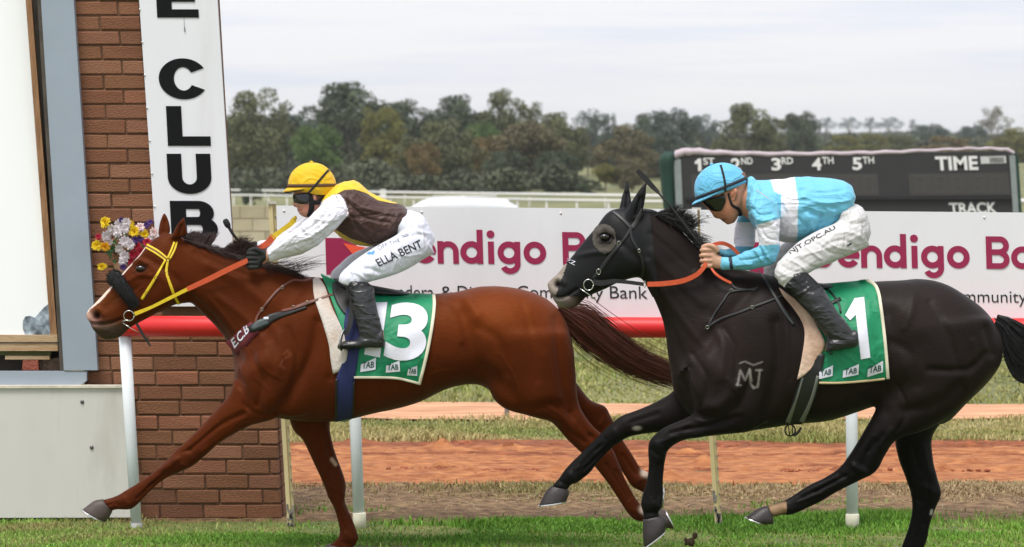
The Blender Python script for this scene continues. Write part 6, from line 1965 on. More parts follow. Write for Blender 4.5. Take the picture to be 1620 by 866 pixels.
nose1 = [(466,310,477,310,.010),(464.5,316,478,316,.015),(463,321,478,321,.019),(462.3,324.5,478,324.5,.020),(465.5,327.5,479,327.5,.018),(470,329,480,329,.008)]
lips1 = [(470.3,330,480,330,.016),(469.8,331.2,480,331.2,.02),(471,332.5,480,332.5,.018),(470.2,334,480,334,.018),(472,335.5,480,335.5,.014)]
neck1 = [(489,325,520,308,.055),(499,340,530,312,.058),(512,352,542,318,.06)]
ear1 = [(495,308,503,307,.010,-.075),(494,313,504,312,.013,-.079),(495,319,502,318,.010,-.077),(497,323,500,323,.006,-.074)]
gr_ = -.020
def arm_in(st): return [tuple(r[:4]) + (r[4] - .008,) + tuple(r[5:]) for r in st]
solids = [loft(head1, YA, k=.22, e=2.2), loft(nose1, YA, n=16, k=.5), loft(lips1, YA, n=14), loft(neck1, YA), loft(ear1, YA, n=12), loft(flip(ear1), YA, n=12),
          loft(torso1, YA, grow=gr_), loft(arm1, YA, grow=gr_), loft(arm1f, YA, grow=gr_), loft(pelv1, YA, grow=gr_), loft(th1, YA, grow=gr_), loft(flip(th1), YA, grow=gr_), loft(sh1, YA, grow=gr_), loft(flip(sh1), YA, grow=gr_), loft(ft1, YA, grow=-.006), loft(flip(ft1), YA, grow=-.006),
          loft([(430,392,434,414,.03,-.135),(422,395,425,413,.024,-.125),(412,396,416,420,.026,-.12)], YA, n=16)]
b1 = union('body', solids, .0046, 4)
paint(b1, (196, 142, 118), [(lambda x, y, c: .55 * np.exp(-(np.hypot(x - 484, y - 330) / 8) ** 2), (206, 128, 110)), (lambda x, y, c: .7 * np.exp(-(np.hypot((x - 471.5) / 1.8, y - 332.5) / 2.2) ** 2), (176, 96, 92)),
      (lambda x, y, c: ((y < 318) & (x > 500) & (y > 296)) * 1.0, (60, 40, 30)), (lambda x, y, c: .8 * ((x > 504) & (y < 322)), (60, 40, 30)), (lambda x, y, c: .5 * np.exp(-(np.hypot(x - 499, y - 315) / 4) ** 2), (170, 100, 86)), (lambda x, y, c: .85 * np.exp(-(seg_dist(x, y, [(470, 332.3), (477, 332.6)]) / 1.0) ** 2), (92, 40, 38)), (lambda x, y, c: .7 * np.exp(-(np.hypot(x - 466.5, y - 326) / 1.3) ** 2), (110, 60, 52)), (lambda x, y, c: .4 * np.exp(-(seg_dist(x, y, [(472, 325), (478, 331)]) / 1.4) ** 2), (150, 92, 78))])
obj('body', b1, J1, m_skin)
Bh1 = bvh_of(b1)
# silks
j1 = union('jersey', [loft(torso1, YA), loft(arm1, YA), loft(arm1f, YA)], .0045, 4)
cloth_noise(j1, .006, 26, 60, 3, R(-25)); cloth_noise(j1, .004, 9, 30, 4, R(40))
relief(j1, [([(548,312),(575,330),(610,338),(642,336)], 2.6, .008), ([(552,322),(580,345),(615,352)], 2.6, -.009), ([(556,335),(575,360),(600,372)], 2.6, .008), ([(560,352),(575,372),(590,382)], 2.4, -.008), ([(630,340),(620,358),(606,372)], 2.4, .008), ([(520,330),(505,350),(480,368)], 2.4, -.007), ([(530,340),(510,362),(485,380)], 2.4, .008), ([(540,345),(515,372),(490,390)], 2.2, -.008), ([(470,370),(450,385),(432,398)], 2.2, .006), ([(575,296),(600,318),(630,328)], 2.4, -.006), ([(512,350),(540,346),(556,338)], 3, .006), ([(500,372),(525,358),(545,346)], 3, -.007), ([(470,385),(505,365),(535,345)], 3, .006), ([(455,392),(490,378)], 3, -.006), ([(560,345),(600,340),(640,345)], 3.5, -.006), ([(565,330),(610,332),(640,330)], 3, .005), ([(550,360),(600,368),(630,360)], 4, -.007), ([(590,380),(610,365),(630,362)], 3, .006), ([(552,300),(551,325),(548,345)], 3, -.008)], YA)
sl1 = [(514,316),(526,309),(537,307.5),(545,317),(550,330),(551,340),(546,346),(532,362),(500,392),(470,410),(415,425),(395,395),(440,370),(490,335)]
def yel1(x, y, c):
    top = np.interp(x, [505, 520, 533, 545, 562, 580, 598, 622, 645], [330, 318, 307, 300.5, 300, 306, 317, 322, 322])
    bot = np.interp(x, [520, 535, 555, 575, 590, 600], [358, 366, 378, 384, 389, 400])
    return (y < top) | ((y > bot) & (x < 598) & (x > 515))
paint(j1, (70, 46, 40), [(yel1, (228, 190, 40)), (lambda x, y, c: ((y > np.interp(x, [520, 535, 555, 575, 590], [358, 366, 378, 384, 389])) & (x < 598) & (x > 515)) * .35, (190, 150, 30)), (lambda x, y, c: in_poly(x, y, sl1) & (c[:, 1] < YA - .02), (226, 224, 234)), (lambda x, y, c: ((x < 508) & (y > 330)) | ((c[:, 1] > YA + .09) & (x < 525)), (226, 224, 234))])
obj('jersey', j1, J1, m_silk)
# breeches
br1 = union('breeches', [loft(pelv1, YA), loft(th1, YA), loft(flip([(a - (14 if i > 2 else 5 * i), b - (3 if i > 2 else 0), c - (14 if i > 2 else 5 * i), d - (3 if i > 2 else 0), w_, y_) for i, (a, b, c, d, w_, y_) in enumerate(th1)]), YA)], .0055, 4)
cloth_noise(br1, .004, 12, 40, 6, R(55)); 
relief(br1, [([(610,392),(640,405),(665,402)], 2.2, .005), ([(650,352),(662,366),(680,370)], 2.2, .006), ([(560,410),(580,425),(600,430)], 2.2, -.006), ([(545,430),(562,432),(578,442)], 2.0, .007), ([(655,340),(668,352)], 2.2, -.006), ([(600,433),(590,425),(575,425)], 3, -.006), ([(548,425),(556,440),(552,452)], 3, -.006), ([(560,420),(568,436),(566,450)], 3, .006), ([(640,375),(665,372),(682,380)], 3, -.005), ([(650,360),(670,362)], 3, -.005), ([(575,432),(600,436),(620,430)], 3, .005)], YA)
paint(br1, (222, 224, 236), [])
ob_br1 = obj('breeches', br1, J1, m_breech)
Bb1 = bvh_of(br1)
m_txt = mat('breeches_ink', (.016, .016, .02), .6); m_txt2 = mat('faint_ink', lin((120, 128, 142)), .6); m_txtb = mat('blue_ink', lin((90, 150, 205)), .6)
print_on('lettering', 'ELLA BENT', [(593, 411), (664, 379), (669, 391), (600, 422)], Bb1, ob_br1, m_txt, bold=.012, off=.003, cut=(18, 3))
print_on('lettering', 'OFF THE', [(596, 390), (631, 377), (633, 382), (599, 396)], Bb1, ob_br1, m_txt2, bold=.0, off=.003, cut=(12, 2))
print_on('lettering', 'TRACK', [(634, 372.5), (645, 368.5), (647, 373), (635, 378)], Bb1, ob_br1, m_txt2, bold=.0, off=.003, cut=(6, 2))
shape_on('emblem', [(579, 402), (584, 398), (588, 399), (592, 395), (593, 400), (589, 404), (588, 402), (584, 403)], Bb1, ob_br1, m_txtb, off=.003, cut=3)
# boots
def boots(J, sh, ft, Y0, split, nm='boot'):
    for mir_ in (False, True):
        s_, f_ = (flip(sh), flip(ft)) if mir_ else (sh, ft)
        b = union(nm, [loft(s_, Y0), loft(f_, Y0)], .0055, 4)
        cloth_noise(b, .0035, 14, 9, 9, R(20))
        paint(b, (44, 44, 46), [(split, (14, 14, 15))])
        o = obj(nm, b, J, m_boot)
boots(J1, sh1, ft1, YA, lambda x, y, c: (y < 455 + (575 - x) * .12) | (x < 560) & (y < 520) | (y > 548))
# glove
gl = union('glove', fist(403, 402, 7.2, 420, 404, YA - .125, r_=.0105), .004, 3)
obj('glove', gl, J1, m_glove, True)
gl = union('glove', fist(384, 392, 6.8, 404, 391, YA + .05, r_=.0105), .004, 3)
obj('glove', gl, J1, m_glove, True)
m_cy = mat('cap_yellow', lin((226, 182, 20)), .55, spec=.3, sheen=.15, bump=.1, bscale=60, fold=.45, fscale=9, fstretch=(1, 1, 1.6)); m_bb = mat('brown_band', lin((92, 62, 40)), .7)
hat(J1, (455, 297), (531.5, 296), 39, .104, YA, m_cy, m_bb, m_bk, 8.5, 6, lambda ca, sa: 2 + 10 * min(1, max(0, .75 + ca)) , [(520, 269), (511, 279), (500, 292), (488, 306)], m_bk, 1)
gg = drape('goggles', coons([(463.5, 308), (463, 314), (465, 321)], [(489, 305), (489, 313), (487, 323)], [(463.5, 308), (476, 306), (489, 305)], [(465, 321), (476, 323), (487, 323)], 10, 12), Bh1, YA, .007, .006, J1, m_gog, mirror=True)
drape('chin_strap', strap_rows([(487, 305), (491, 312), (493, 324), (492, 335), (488, 344)], [7, 8, 9, 9, 7], m=4), Bh1, YA, .005, .005, J1, m_bk, mirror=True)
drape('skull_strap', strap_rows([(492, 318), (500, 321), (510, 318), (516, 310)], [7, 7, 8, 10], m=4), Bh1, YA, .004, .004, J1, m_bk, mirror=True)
wh = MB(); wh.tube([P(396, 402, YA + .05), P(380, 385, YA + .05), P(368, 370, YA + .045), P(361, 358, YA + .04)], [.006, .007, .008, .009], 8)
t = thing('whip', 'black riding whip handle held upright at the chestnut horse\'s crest', 'whip', P(380, 385, YA + .05)); wh.build('shaft', m_bk, t, True)
MB().tube([P(362, 360, YA + .04), P(360, 356, YA + .04), P(357, 350, YA + .04), P(355.5, 347, YA + .04)], [.012, .017, .017, .010], 12).build('knob', m_bk, t, True)
# stirrup
st = thing('stirrup', 'metal stirrup and black leather under the yellow-capped jockey\'s boot', 'stirrup', P(560, 545, YA - .335))
band('leather', [(556, 470, YA - .30), (556, 495, YA - .315), (552, 518, YA - .33), (546, 530, YA - .335)], [7, 8, 8, 6], m_blk, st, th=.01)
pts = [P(545, 521, YA - .335), P(540, 530, YA - .36), P(537, 545, YA - .38), P(538, 553, YA - .36), P(541, 554, YA - .335), P(540, 553, YA - .31), P(539, 545, YA - .29), P(542, 530, YA - .31), P(545, 521, YA - .335)]
MB().tube([Vector(q) for q in crom(np.array([tuple(p) for p in pts]), 4)], .004, 8).build('iron', mat('dull_steel', (.3, .3, .3), .4, metal=1), st, True)

# ---------- jockey of the black horse
J2 = thing('person', 'jockey in sky blue cap and blue and white hooped silks on the black horse', 'person', P(1300, 450, YB))
torso2 = [(1181,286,1180,332,.065),(1190,284,1189,352,.12),(1205,284,1205,370,.155),(1232,283,1234,381,.175),(1265,281,1260,383,.175),(1298,281,1285,375,.172),(1325,283,1307,367,.168),(1345,293,1325,355,.15),(1354,311,1341,340,.10)]
arm2 = [(1190,296,1232,326,.072,-.13),(1185,322,1234,346,.072,-.18),(1194,352,1234,354,.062,-.205),(1199,375,1233,376,.056,-.21),(1200,388,1233,396,.053,-.205),(1197,391,1224,416,.05,-.20),(1180,399,1198,425,.045,-.18),(1160,406,1163,428,.038,-.15),(1141,408,1141,427,.031,-.125)]
arm2f = [(1185,312,1215,335,.07,.13),(1170,338,1200,352,.06,.16),(1162,362,1196,368,.055,.165),(1160,384,1194,388,.05,.14),(1163,390,1184,405,.045,.11),(1147,394,1156,409,.038,.06),(1136,393,1140,408,.03,.02)]
pelv2 = [(1335,312,1318,362,.15),(1350,321,1330,375,.165),(1364,328,1345,385,.165),(1374,350,1356,394,.14),(1377.5,368,1366,392,.09)]
th2 = [(1345,330,1375,390,.085,-.10),(1322,352,1358,399,.088,-.13),(1290,366,1325,412,.086,-.17),(1260,385,1298,423,.082,-.21),(1240,404,1280,433,.076,-.24),(1228,421,1270,442,.07,-.26),(1226,436,1260,453,.06,-.27),(1233,449,1246,458,.04,-.27)]
sh2 = [(1240,436,1275,430,.058,-.275),(1238,452,1298,452,.062,-.29),(1262,478,1311,470,.06,-.31),(1281,498,1326,494,.052,-.325),(1297,518,1343,516,.046,-.335),(1308,535,1356,535,.043,-.34)]
ft2 = [(1355,522,1358,546,.034,-.34),(1348,524,1351,550,.038,-.34),(1333,530,1334,553,.042,-.34),(1318,534,1317,556,.041,-.34),(1308,539,1305,558,.030,-.34)]
head2 = [(1106,300,1178,272,.06),(1106,313,1182,286,.075),(1112,323,1181,299,.078),(1120,331,1179,310,.078),(1126,337,1177,319,.076),(1131,341.5,1174,326,.072),(1136,345,1171.5,332,.067),(1140,347.5,1170,336.5,.063),(1143.5,350,1168,341,.058),(1147,353,1166,346,.05),(1151,356,1162,352,.036)]
nose2 = [(1119,330,1132,325,.010),(1124,335.5,1136,331,.015),(1127,340,1139,336,.019),(1128.2,343,1141,339,.020),(1132,345.5,1143,342,.017),(1137,346.5,1145,344,.008)]
lips2 = [(1139.5,347,1150,343,.016),(1140.5,348.5,1151,344.5,.020),(1142.5,349.3,1152,346,.017),(1143,351,1154,347,.018),(1146,352,1155,349,.013)]
neck2 = [(1160,330,1184,296,.055),(1174,340,1194,298,.058),(1190,352,1208,302,.06)]
ear2 = [(1156,299,1164,296,.010,-.078),(1155,305,1167,302,.015,-.082),(1156,312,1166,310,.013,-.080),(1158,318,1163,317,.008,-.077)]
solids = [loft(head2, YB, k=.22, e=2.2), loft(nose2, YB, n=16, k=.5), loft(lips2, YB, n=14), loft(neck2, YB), loft(ear2, YB, n=12), loft(flip(ear2), YB, n=12),
          loft(torso2, YB, grow=gr_), loft(arm2, YB, grow=gr_), loft(arm2f, YB, grow=gr_), loft(pelv2, YB, grow=gr_), loft(th2, YB, grow=gr_), loft(flip(th2), YB, grow=gr_), loft(sh2, YB, grow=gr_), loft(flip(sh2), YB, grow=gr_), loft(ft2, YB, grow=-.006), loft(flip(ft2), YB, grow=-.006),
          loft([(1150,408,1150,427,.027,-.135),(1141,409,1140,426,.024,-.125),(1130,402,1130,425,.026,-.125)], YB, n=16)]
solids += fist(1121, 396, 8.4, 1140, 416, YB - .125, r_=.0105) + fist(1112, 394, 6.5, 1134, 399, YB + .03, r_=.0098)
b2 = union('body', solids, .0042, 3)
relief(b2, [([(1159, 301), (1161, 308), (1160, 314)], 1.8, -.006, 'n')], YB)
paint(b2, (192, 134, 104), [(lambda x, y, c: .5 * np.exp(-(np.hypot(x - 1150, y - 335) / 10) ** 2), (196, 124, 98)), (lambda x, y, c: .7 * np.exp(-(np.hypot((x - 1143) / 1.8, y - 349) / 2.2) ** 2), (150, 82, 74)),
      (lambda x, y, c: .75 * ((y - 296 + (x - 1160) * .45 < 0)), (92, 68, 52)), (lambda x, y, c: .35 * np.exp(-(np.hypot(x - 1155, y - 349) / 9) ** 2), (130, 96, 82)), (lambda x, y, c: .55 * np.exp(-(np.hypot(x - 1161, y - 307) / 5) ** 2), (190, 110, 88)), (lambda x, y, c: (x < 1150) & (y > 385), (206, 160, 134)), (lambda x, y, c: .85 * np.exp(-(seg_dist(x, y, [(1140.5, 348.4), (1149, 346.5)]) / 1.0) ** 2), (90, 44, 38)), (lambda x, y, c: .7 * np.exp(-(np.hypot(x - 1132, y - 343) / 1.4) ** 2), (110, 62, 50)), (lambda x, y, c: .4 * np.exp(-(seg_dist(x, y, [(1137, 339), (1147, 343)]) / 1.6) ** 2), (148, 94, 74)),
      (lambda x, y, c: .35 * (np.abs(np.mod(y - 396 + 4.2, 8.4) - 0) < 1.4) * (x < 1124) * (y > 388) * (c[:, 1] < YB - .05), (150, 98, 80))])
obj('body', b2, J2, m_skin)
Bh2 = bvh_of(b2)
j2 = union('jersey', [loft(torso2, YB), loft(arm2, YB), loft(arm2f, YB)], .0045, 4)
cloth_noise(j2, .007, 30, 60, 13, R(15)); cloth_noise(j2, .004, 10, 26, 14, R(-35))
relief(j2, [([(1268,300),(1300,305),(1340,300)], 2.8, -.007), ([(1270,312),(1305,322),(1340,318)], 2.6, .008), ([(1262,345),(1275,360),(1270,378)], 2.6, -.008), ([(1240,320),(1250,345),(1246,372)], 2.6, .007), ([(1190,330),(1202,340),(1222,338)], 2.2, -.008), ([(1188,338),(1206,350),(1226,344)], 2.2, .008), ([(1204,362),(1212,376),(1228,380)], 2.2, -.007), ([(1170,412),(1190,410),(1210,404)], 2.2, -.008), ([(1165,420),(1188,418)], 2.0, .007), ([(1300,340),(1296,356),(1288,368)], 2.4, -.010), ([(1320,335),(1318,350),(1308,362)], 2.4, .009), ([(1276,335),(1290,340),(1310,345),(1330,342)], 4, -.010), ([(1278,338),(1282,355),(1290,368)], 4, .010), ([(1300,355),(1315,350),(1328,345)], 4, -.012), ([(1340,300),(1350,312)], 3, .008), ([(1195,352),(1205,346),(1220,352)], 3, .007), ([(1200,360),(1215,358),(1230,350)], 3, -.006), ([(1195,395),(1205,412)], 2.5, .009), ([(1201,393),(1212,412)], 2.5, -.009), ([(1207,392),(1216,410)], 2.5, .008), ([(1233,300),(1236,330),(1234,360)], 4, -.012), ([(1265,330),(1285,322),(1320,322)], 5, .006), ([(1196,290),(1200,305),(1195,330)], 4, -.010)], YB)
def wht2(x, y, c):
    l = np.interp(y, [280, 300, 345, 375, 400], [1217, 1224, 1232, 1233, 1236]); r = np.interp(y, [280, 320, 372, 400], [1257, 1263, 1262, 1258])
    body = (x > l) & (x < r) & (y < 390)
    near_arm = (c[:, 1] < YB - .135) & (x < 1237) & (x > 1188) & (y > np.interp(x, [1194, 1234], [357, 346])) & (y < np.interp(x, [1194, 1234], [389, 387]))
    far_arm = (c[:, 1] > YB + .03) & (x < 1202) & (y > 352) & (y < 390)
    arm_region = (c[:, 1] < YB - .135) & (x < 1236) & (y > 300)
    return (body & ~arm_region) | near_arm | far_arm
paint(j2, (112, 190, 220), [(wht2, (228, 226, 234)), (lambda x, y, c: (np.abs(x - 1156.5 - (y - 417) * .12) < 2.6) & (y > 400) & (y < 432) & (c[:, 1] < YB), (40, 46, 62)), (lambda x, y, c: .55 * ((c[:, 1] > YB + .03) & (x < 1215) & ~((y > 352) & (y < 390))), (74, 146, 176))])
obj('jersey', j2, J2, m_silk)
v, f = loft([(1182,281,1179,337,.074),(1189,279,1187,343,.083),(1196,284,1192,348,.092)], YB, n=24)
cl2 = union('collar', [(v, f)], .005, 2); cloth_noise(cl2, .006, 12, 16, 17, .4); paint(cl2, (112, 190, 220), []); obj('collar', cl2, J2, m_silk)
br2 = union('breeches', [loft(pelv2, YB), loft(th2, YB), loft(flip([(a - 6 * min(i, 3), b - (2 if i > 1 else 0), c - 6 * min(i, 3), d - (2 if i > 1 else 0), w_, y_) for i, (a, b, c, d, w_, y_) in enumerate(th2)]), YB)], .0055, 4)
cloth_noise(br2, .005, 11, 44, 16, R(60)); cloth_noise(br2, .003, 5, 30, 18, R(70))
relief(br2, [([(1300,376),(1325,392),(1352,396)], 2.2, .006), ([(1290,384),(1315,400),(1335,404)], 2.2, -.006), ([(1275,392),(1298,410)], 2.2, .006), ([(1355,335),(1362,352),(1360,372)], 2.4, .006), ([(1245,410),(1262,418),(1275,428)], 2.0, .007), ([(1310,385),(1335,380),(1355,392)], 3, -.006), ([(1320,370),(1345,368),(1365,378)], 3, .006), ([(1335,350),(1350,355),(1368,352)], 3, -.006), ([(1236,420),(1250,428),(1262,430)], 2.5, -.006), ([(1234,430),(1246,437),(1256,438)], 2.5, .006), ([(1262,408),(1280,420),(1290,424)], 3, -.005)], YB)
paint(br2, (206, 204, 204), [])
ob_br2 = obj('breeches', br2, J2, m_breech)
Bb2 = bvh_of(br2)
print_on('lettering', 'NJT.OPC.AU', [(1246, 396), (1319, 357), (1324, 363), (1252, 404)], Bb2, ob_br2, m_txt, bold=.012, off=.003, cut=(18, 3))
print_on('lettering', 'FOX', [(1273, 402), (1300, 388), (1303, 396), (1278, 409)], Bb2, ob_br2, mat('faint_grey', lin((190, 190, 194)), .6), bold=.0, off=.0025, cut=(8, 3)) if False else None
shape_on('small_logo', [(1340, 388), (1347, 384), (1347, 387), (1341, 390)], Bb2, ob_br2, m_txt, off=.003, cut=2)
boots(J2, sh2, ft2, YB, lambda x, y, c: (y < 458 + (1303 - x) * .55 - 6))
m_cb = mat('cap_blue', lin((104, 184, 222)), .5, spec=.3, sheen=.15, bump=.1, bscale=60, fold=.5, fscale=9, fstretch=(1, 1, 1.6)); m_bb2 = mat('black_band', lin((40, 44, 54)), .7)
hat(J2, (1101.5, 316.5), (1182, 284), 42, .104, YB, m_cb, m_bb2, m_bk, 11, 3.5, lambda ca, sa: 4.0, [(1140, 261), (1144, 275), (1147, 290), (1147.5, 303)], m_bk, 5)
drape('goggles', coons([(1108, 316), (1116, 325), (1125, 333)], [(1146, 307), (1148, 318), (1142, 333)], [(1108, 316), (1128, 313), (1146, 307)], [(1125, 333), (1134, 335), (1142, 333)], 10, 12), Bh2, YB, .008, .006, J2, m_gog, mirror=True)
drape('goggle_strap', strap_rows([(1146, 312), (1142, 306), (1150, 302)], [4, 4, 3], m=3), Bh2, YB, .004, .003, J2, mat('goggle_gold', lin((128, 104, 52)), .5), mirror=True)
drape('chin_strap', strap_rows([(1152, 306), (1158, 324), (1168, 331), (1172, 342)], [3, 4, 5, 6], m=3), Bh2, YB, .004, .004, J2, m_bk, mirror=True)
t = thing('whip', 'black whip with flat tip pointing up beside the black horse\'s ears', 'whip', P(1100, 395, YB - .1))
band('flap', [(1008, 270, YB - .02), (1020, 282, YB - .03), (1032, 295, YB - .04), (1042, 305, YB - .05)], [7, 9, 8, 5], m_bk, t, th=.008)
MB().tube([P(1036, 299, YB - .04), P(1062, 328, YB - .07), P(1090, 365, YB - .10), P(1118, 402, YB - .12)], [.006, .005, .006, .008], 8).build('shaft', m_bk, t, True)
st = thing('stirrup', 'dark stirrup under the blue-capped jockey\'s boot', 'stirrup', P(1315, 555, YB - .34))
band('leather', [(1288, 478, YB - .31), (1298, 500, YB - .32), (1306, 520, YB - .33), (1311, 532, YB - .335)], [6, 6, 6, 5], m_blk, st, th=.01)
pts = [P(1311, 528, YB - .34), P(1310, 540, YB - .375), P(1312, 556, YB - .385), P(1315, 560, YB - .36), P(1316, 560, YB - .34), P(1315, 560, YB - .31), P(1312, 556, YB - .295), P(1310, 540, YB - .305), P(1311, 528, YB - .34)]
MB().tube([Vector(q) for q in crom(np.array([tuple(p) for p in pts]), 4)], .004, 8).build('iron', m_bk, st, True)
# ============================================================ flowers on the tower
fl = thing('flower_bunch', 'bunch of white, yellow, red and purple flowers fixed to the brick tower', 'flowers', P(205, 430, TY))
m_pw = mat('petal_white', lin((226, 218, 222)), .7, var=.06, vscale=60); m_py = mat('petal_yellow', lin((240, 206, 30)), .7, var=.1, vscale=60); m_pr = mat('petal_red', lin((176, 26, 56)), .7, var=.15, vscale=60)
m_pp = mat('petal_purple', lin((92, 62, 132)), .7, var=.15, vscale=60); m_pk = mat('petal_pink', lin((232, 206, 206)), .7, var=.06, vscale=60); m_po = mat('petal_orange', lin((238, 176, 24)), .7, var=.1, vscale=60)
m_lf = mat('flower_leaf', lin((56, 96, 48)), .6, var=.25, vscale=30); m_stem = mat('flower_stem', lin((72, 84, 50)), .7)
def flower_mesh(m, seed, pom):
    r = random.Random(seed); mb = MB()
    layers = 5 if pom else 3
    for L_ in range(layers):
        n = 13 - L_ if pom else 10
        tilt = R(8 + L_ * (76 / layers)); ln = (1 - .11 * L_) if pom else (1 - .2 * L_)
        for i in range(n):
            a = 2 * math.pi * (i + .5 * (L_ % 2)) / n + r.uniform(-.12, .12)
            t = tilt + r.uniform(-.12, .12); l = ln * r.uniform(.85, 1.08)
            d = Vector((math.cos(a) * math.cos(t), -math.sin(t), math.sin(a) * math.cos(t)))
            s = Vector((-math.sin(a), 0, math.cos(a))) * (.20 if pom else .26)
            o_ = d * .12
            up_ = Vector((0, -.07, 0))
            mb.add([o_ - s * .3, o_ + s * .3, d * l * .6 + s + up_, d * l + s * .45, d * l - s * .45, d * l * .6 - s + up_], [(0, 1, 2, 5), (5, 2, 3, 4)])
    if not pom: mb.ball((0, -.25, 0), (.22, .12, .22), 8, 5)
    me = bpy.data.meshes.new('flower'); me.from_pydata(mb.v, [], mb.f); me.materials.append(m)
    me.polygons.foreach_set('use_smooth', [True] * len(me.polygons))
    return me
FM = {k: flower_mesh(m, i, k in 'yo') for i, (k, m) in enumerate((('w', m_pw), ('y', m_py), ('r', m_pr), ('p', m_pp), ('k', m_pk), ('o', m_po)))}
FL = [('y', 167, 352, 10), ('y', 205, 354.5, 8), ('y', 213, 367, 10), ('y', 228, 371, 8), ('y', 153, 389, 9.5), ('o', 166.5, 390.5, 8.5), ('y', 162, 422, 9),
      ('w', 168, 373, 9), ('w', 178, 362, 8), ('w', 188, 355, 8), ('w', 186, 367, 10), ('w', 197, 362, 9), ('w', 200, 352, 8), ('w', 197, 382, 10), ('w', 206, 387, 9), ('w', 189, 394, 8), ('w', 197, 406, 9.5), ('w', 172, 383, 7), ('w', 194, 414, 7),
      ('r', 156, 375, 6), ('r', 216, 389, 9), ('r', 222, 398, 8), ('r', 211, 403, 8), ('r', 233, 384, 8), ('r', 208, 414, 7), ('r', 227, 380, 7),
      ('p', 215, 379, 7), ('p', 223, 378, 6.5), ('p', 192, 348, 5), ('p', 232, 356, 6), ('p', 195, 423, 6), ('k', 222, 360, 8), ('k', 244, 368, 8.5), ('k', 234, 383, 7), ('w', 240, 376, 6), ('p', 238, 352, 5)]
for k, x, y, r_ in FL:
    o = bpy.data.objects.new('flower', FM[k]); COL.objects.link(o); o.parent = fl
    sc2 = r_ / (F / (TY + CD))
    o.location = P(x, y, TY - .09 - rng.uniform(0, .07)) - fl.location
    o.scale = (sc2, sc2, sc2 * (.75 if (x, y) == (162, 422) else 1)); o.rotation_euler = (rng.uniform(-.35, .35), rng.uniform(-3, 3), rng.uniform(-.45, .45))
mb = MB().add([(0, 0, 0), (.3, -.04, .17), (.65, -.03, .15), (1, .02, 0), (.65, -.03, -.15), (.3, -.04, -.17), (.5, .03, 0)], [(0, 6, 1), (1, 6, 2), (2, 6, 3), (3, 6, 4), (4, 6, 5), (5, 6, 0)])
lme = bpy.data.meshes.new('leaf'); lme.from_pydata(mb.v, [], mb.f); lme.materials.append(m_lf)
for i in range(34):
    a = P(rng.uniform(165, 235), rng.uniform(360, 412), TY - .05 - rng.uniform(0, .05))
    if i > 12: a = P(rng.uniform(166, 188), rng.uniform(385, 412), TY - .06 - rng.uniform(0, .05))
    o = bpy.data.objects.new('leaf', lme); COL.objects.link(o); o.parent = fl; o.location = a - fl.location
    ln = rng.uniform(.03, .055); o.scale = (ln, ln, ln); o.rotation_euler = (rng.uniform(-.5, .5), rng.uniform(0, 6.28), rng.uniform(-.5, .5))
mb = MB()
for k, x, y, r_ in FL[::2]:
    mb.tube([P(x, y, TY - .09), P((x + 195) / 2, (y + 425) / 2, TY - .05), P(195, 438, TY - .04)], .0022, 5)
mb.build('stem', m_stem, fl, True)
v, f = loft([(178, 416, 207, 418, .035, -.03), (181, 430, 207, 431, .033, -.03), (184, 450, 206, 451, .03, -.03), (187, 468, 205, 468, .028, -.03)], TY, n=16)
pm('holder', v, f, fl, mat('holder_tan', lin((176, 136, 108)), .8, var=.2, vscale=12), True)

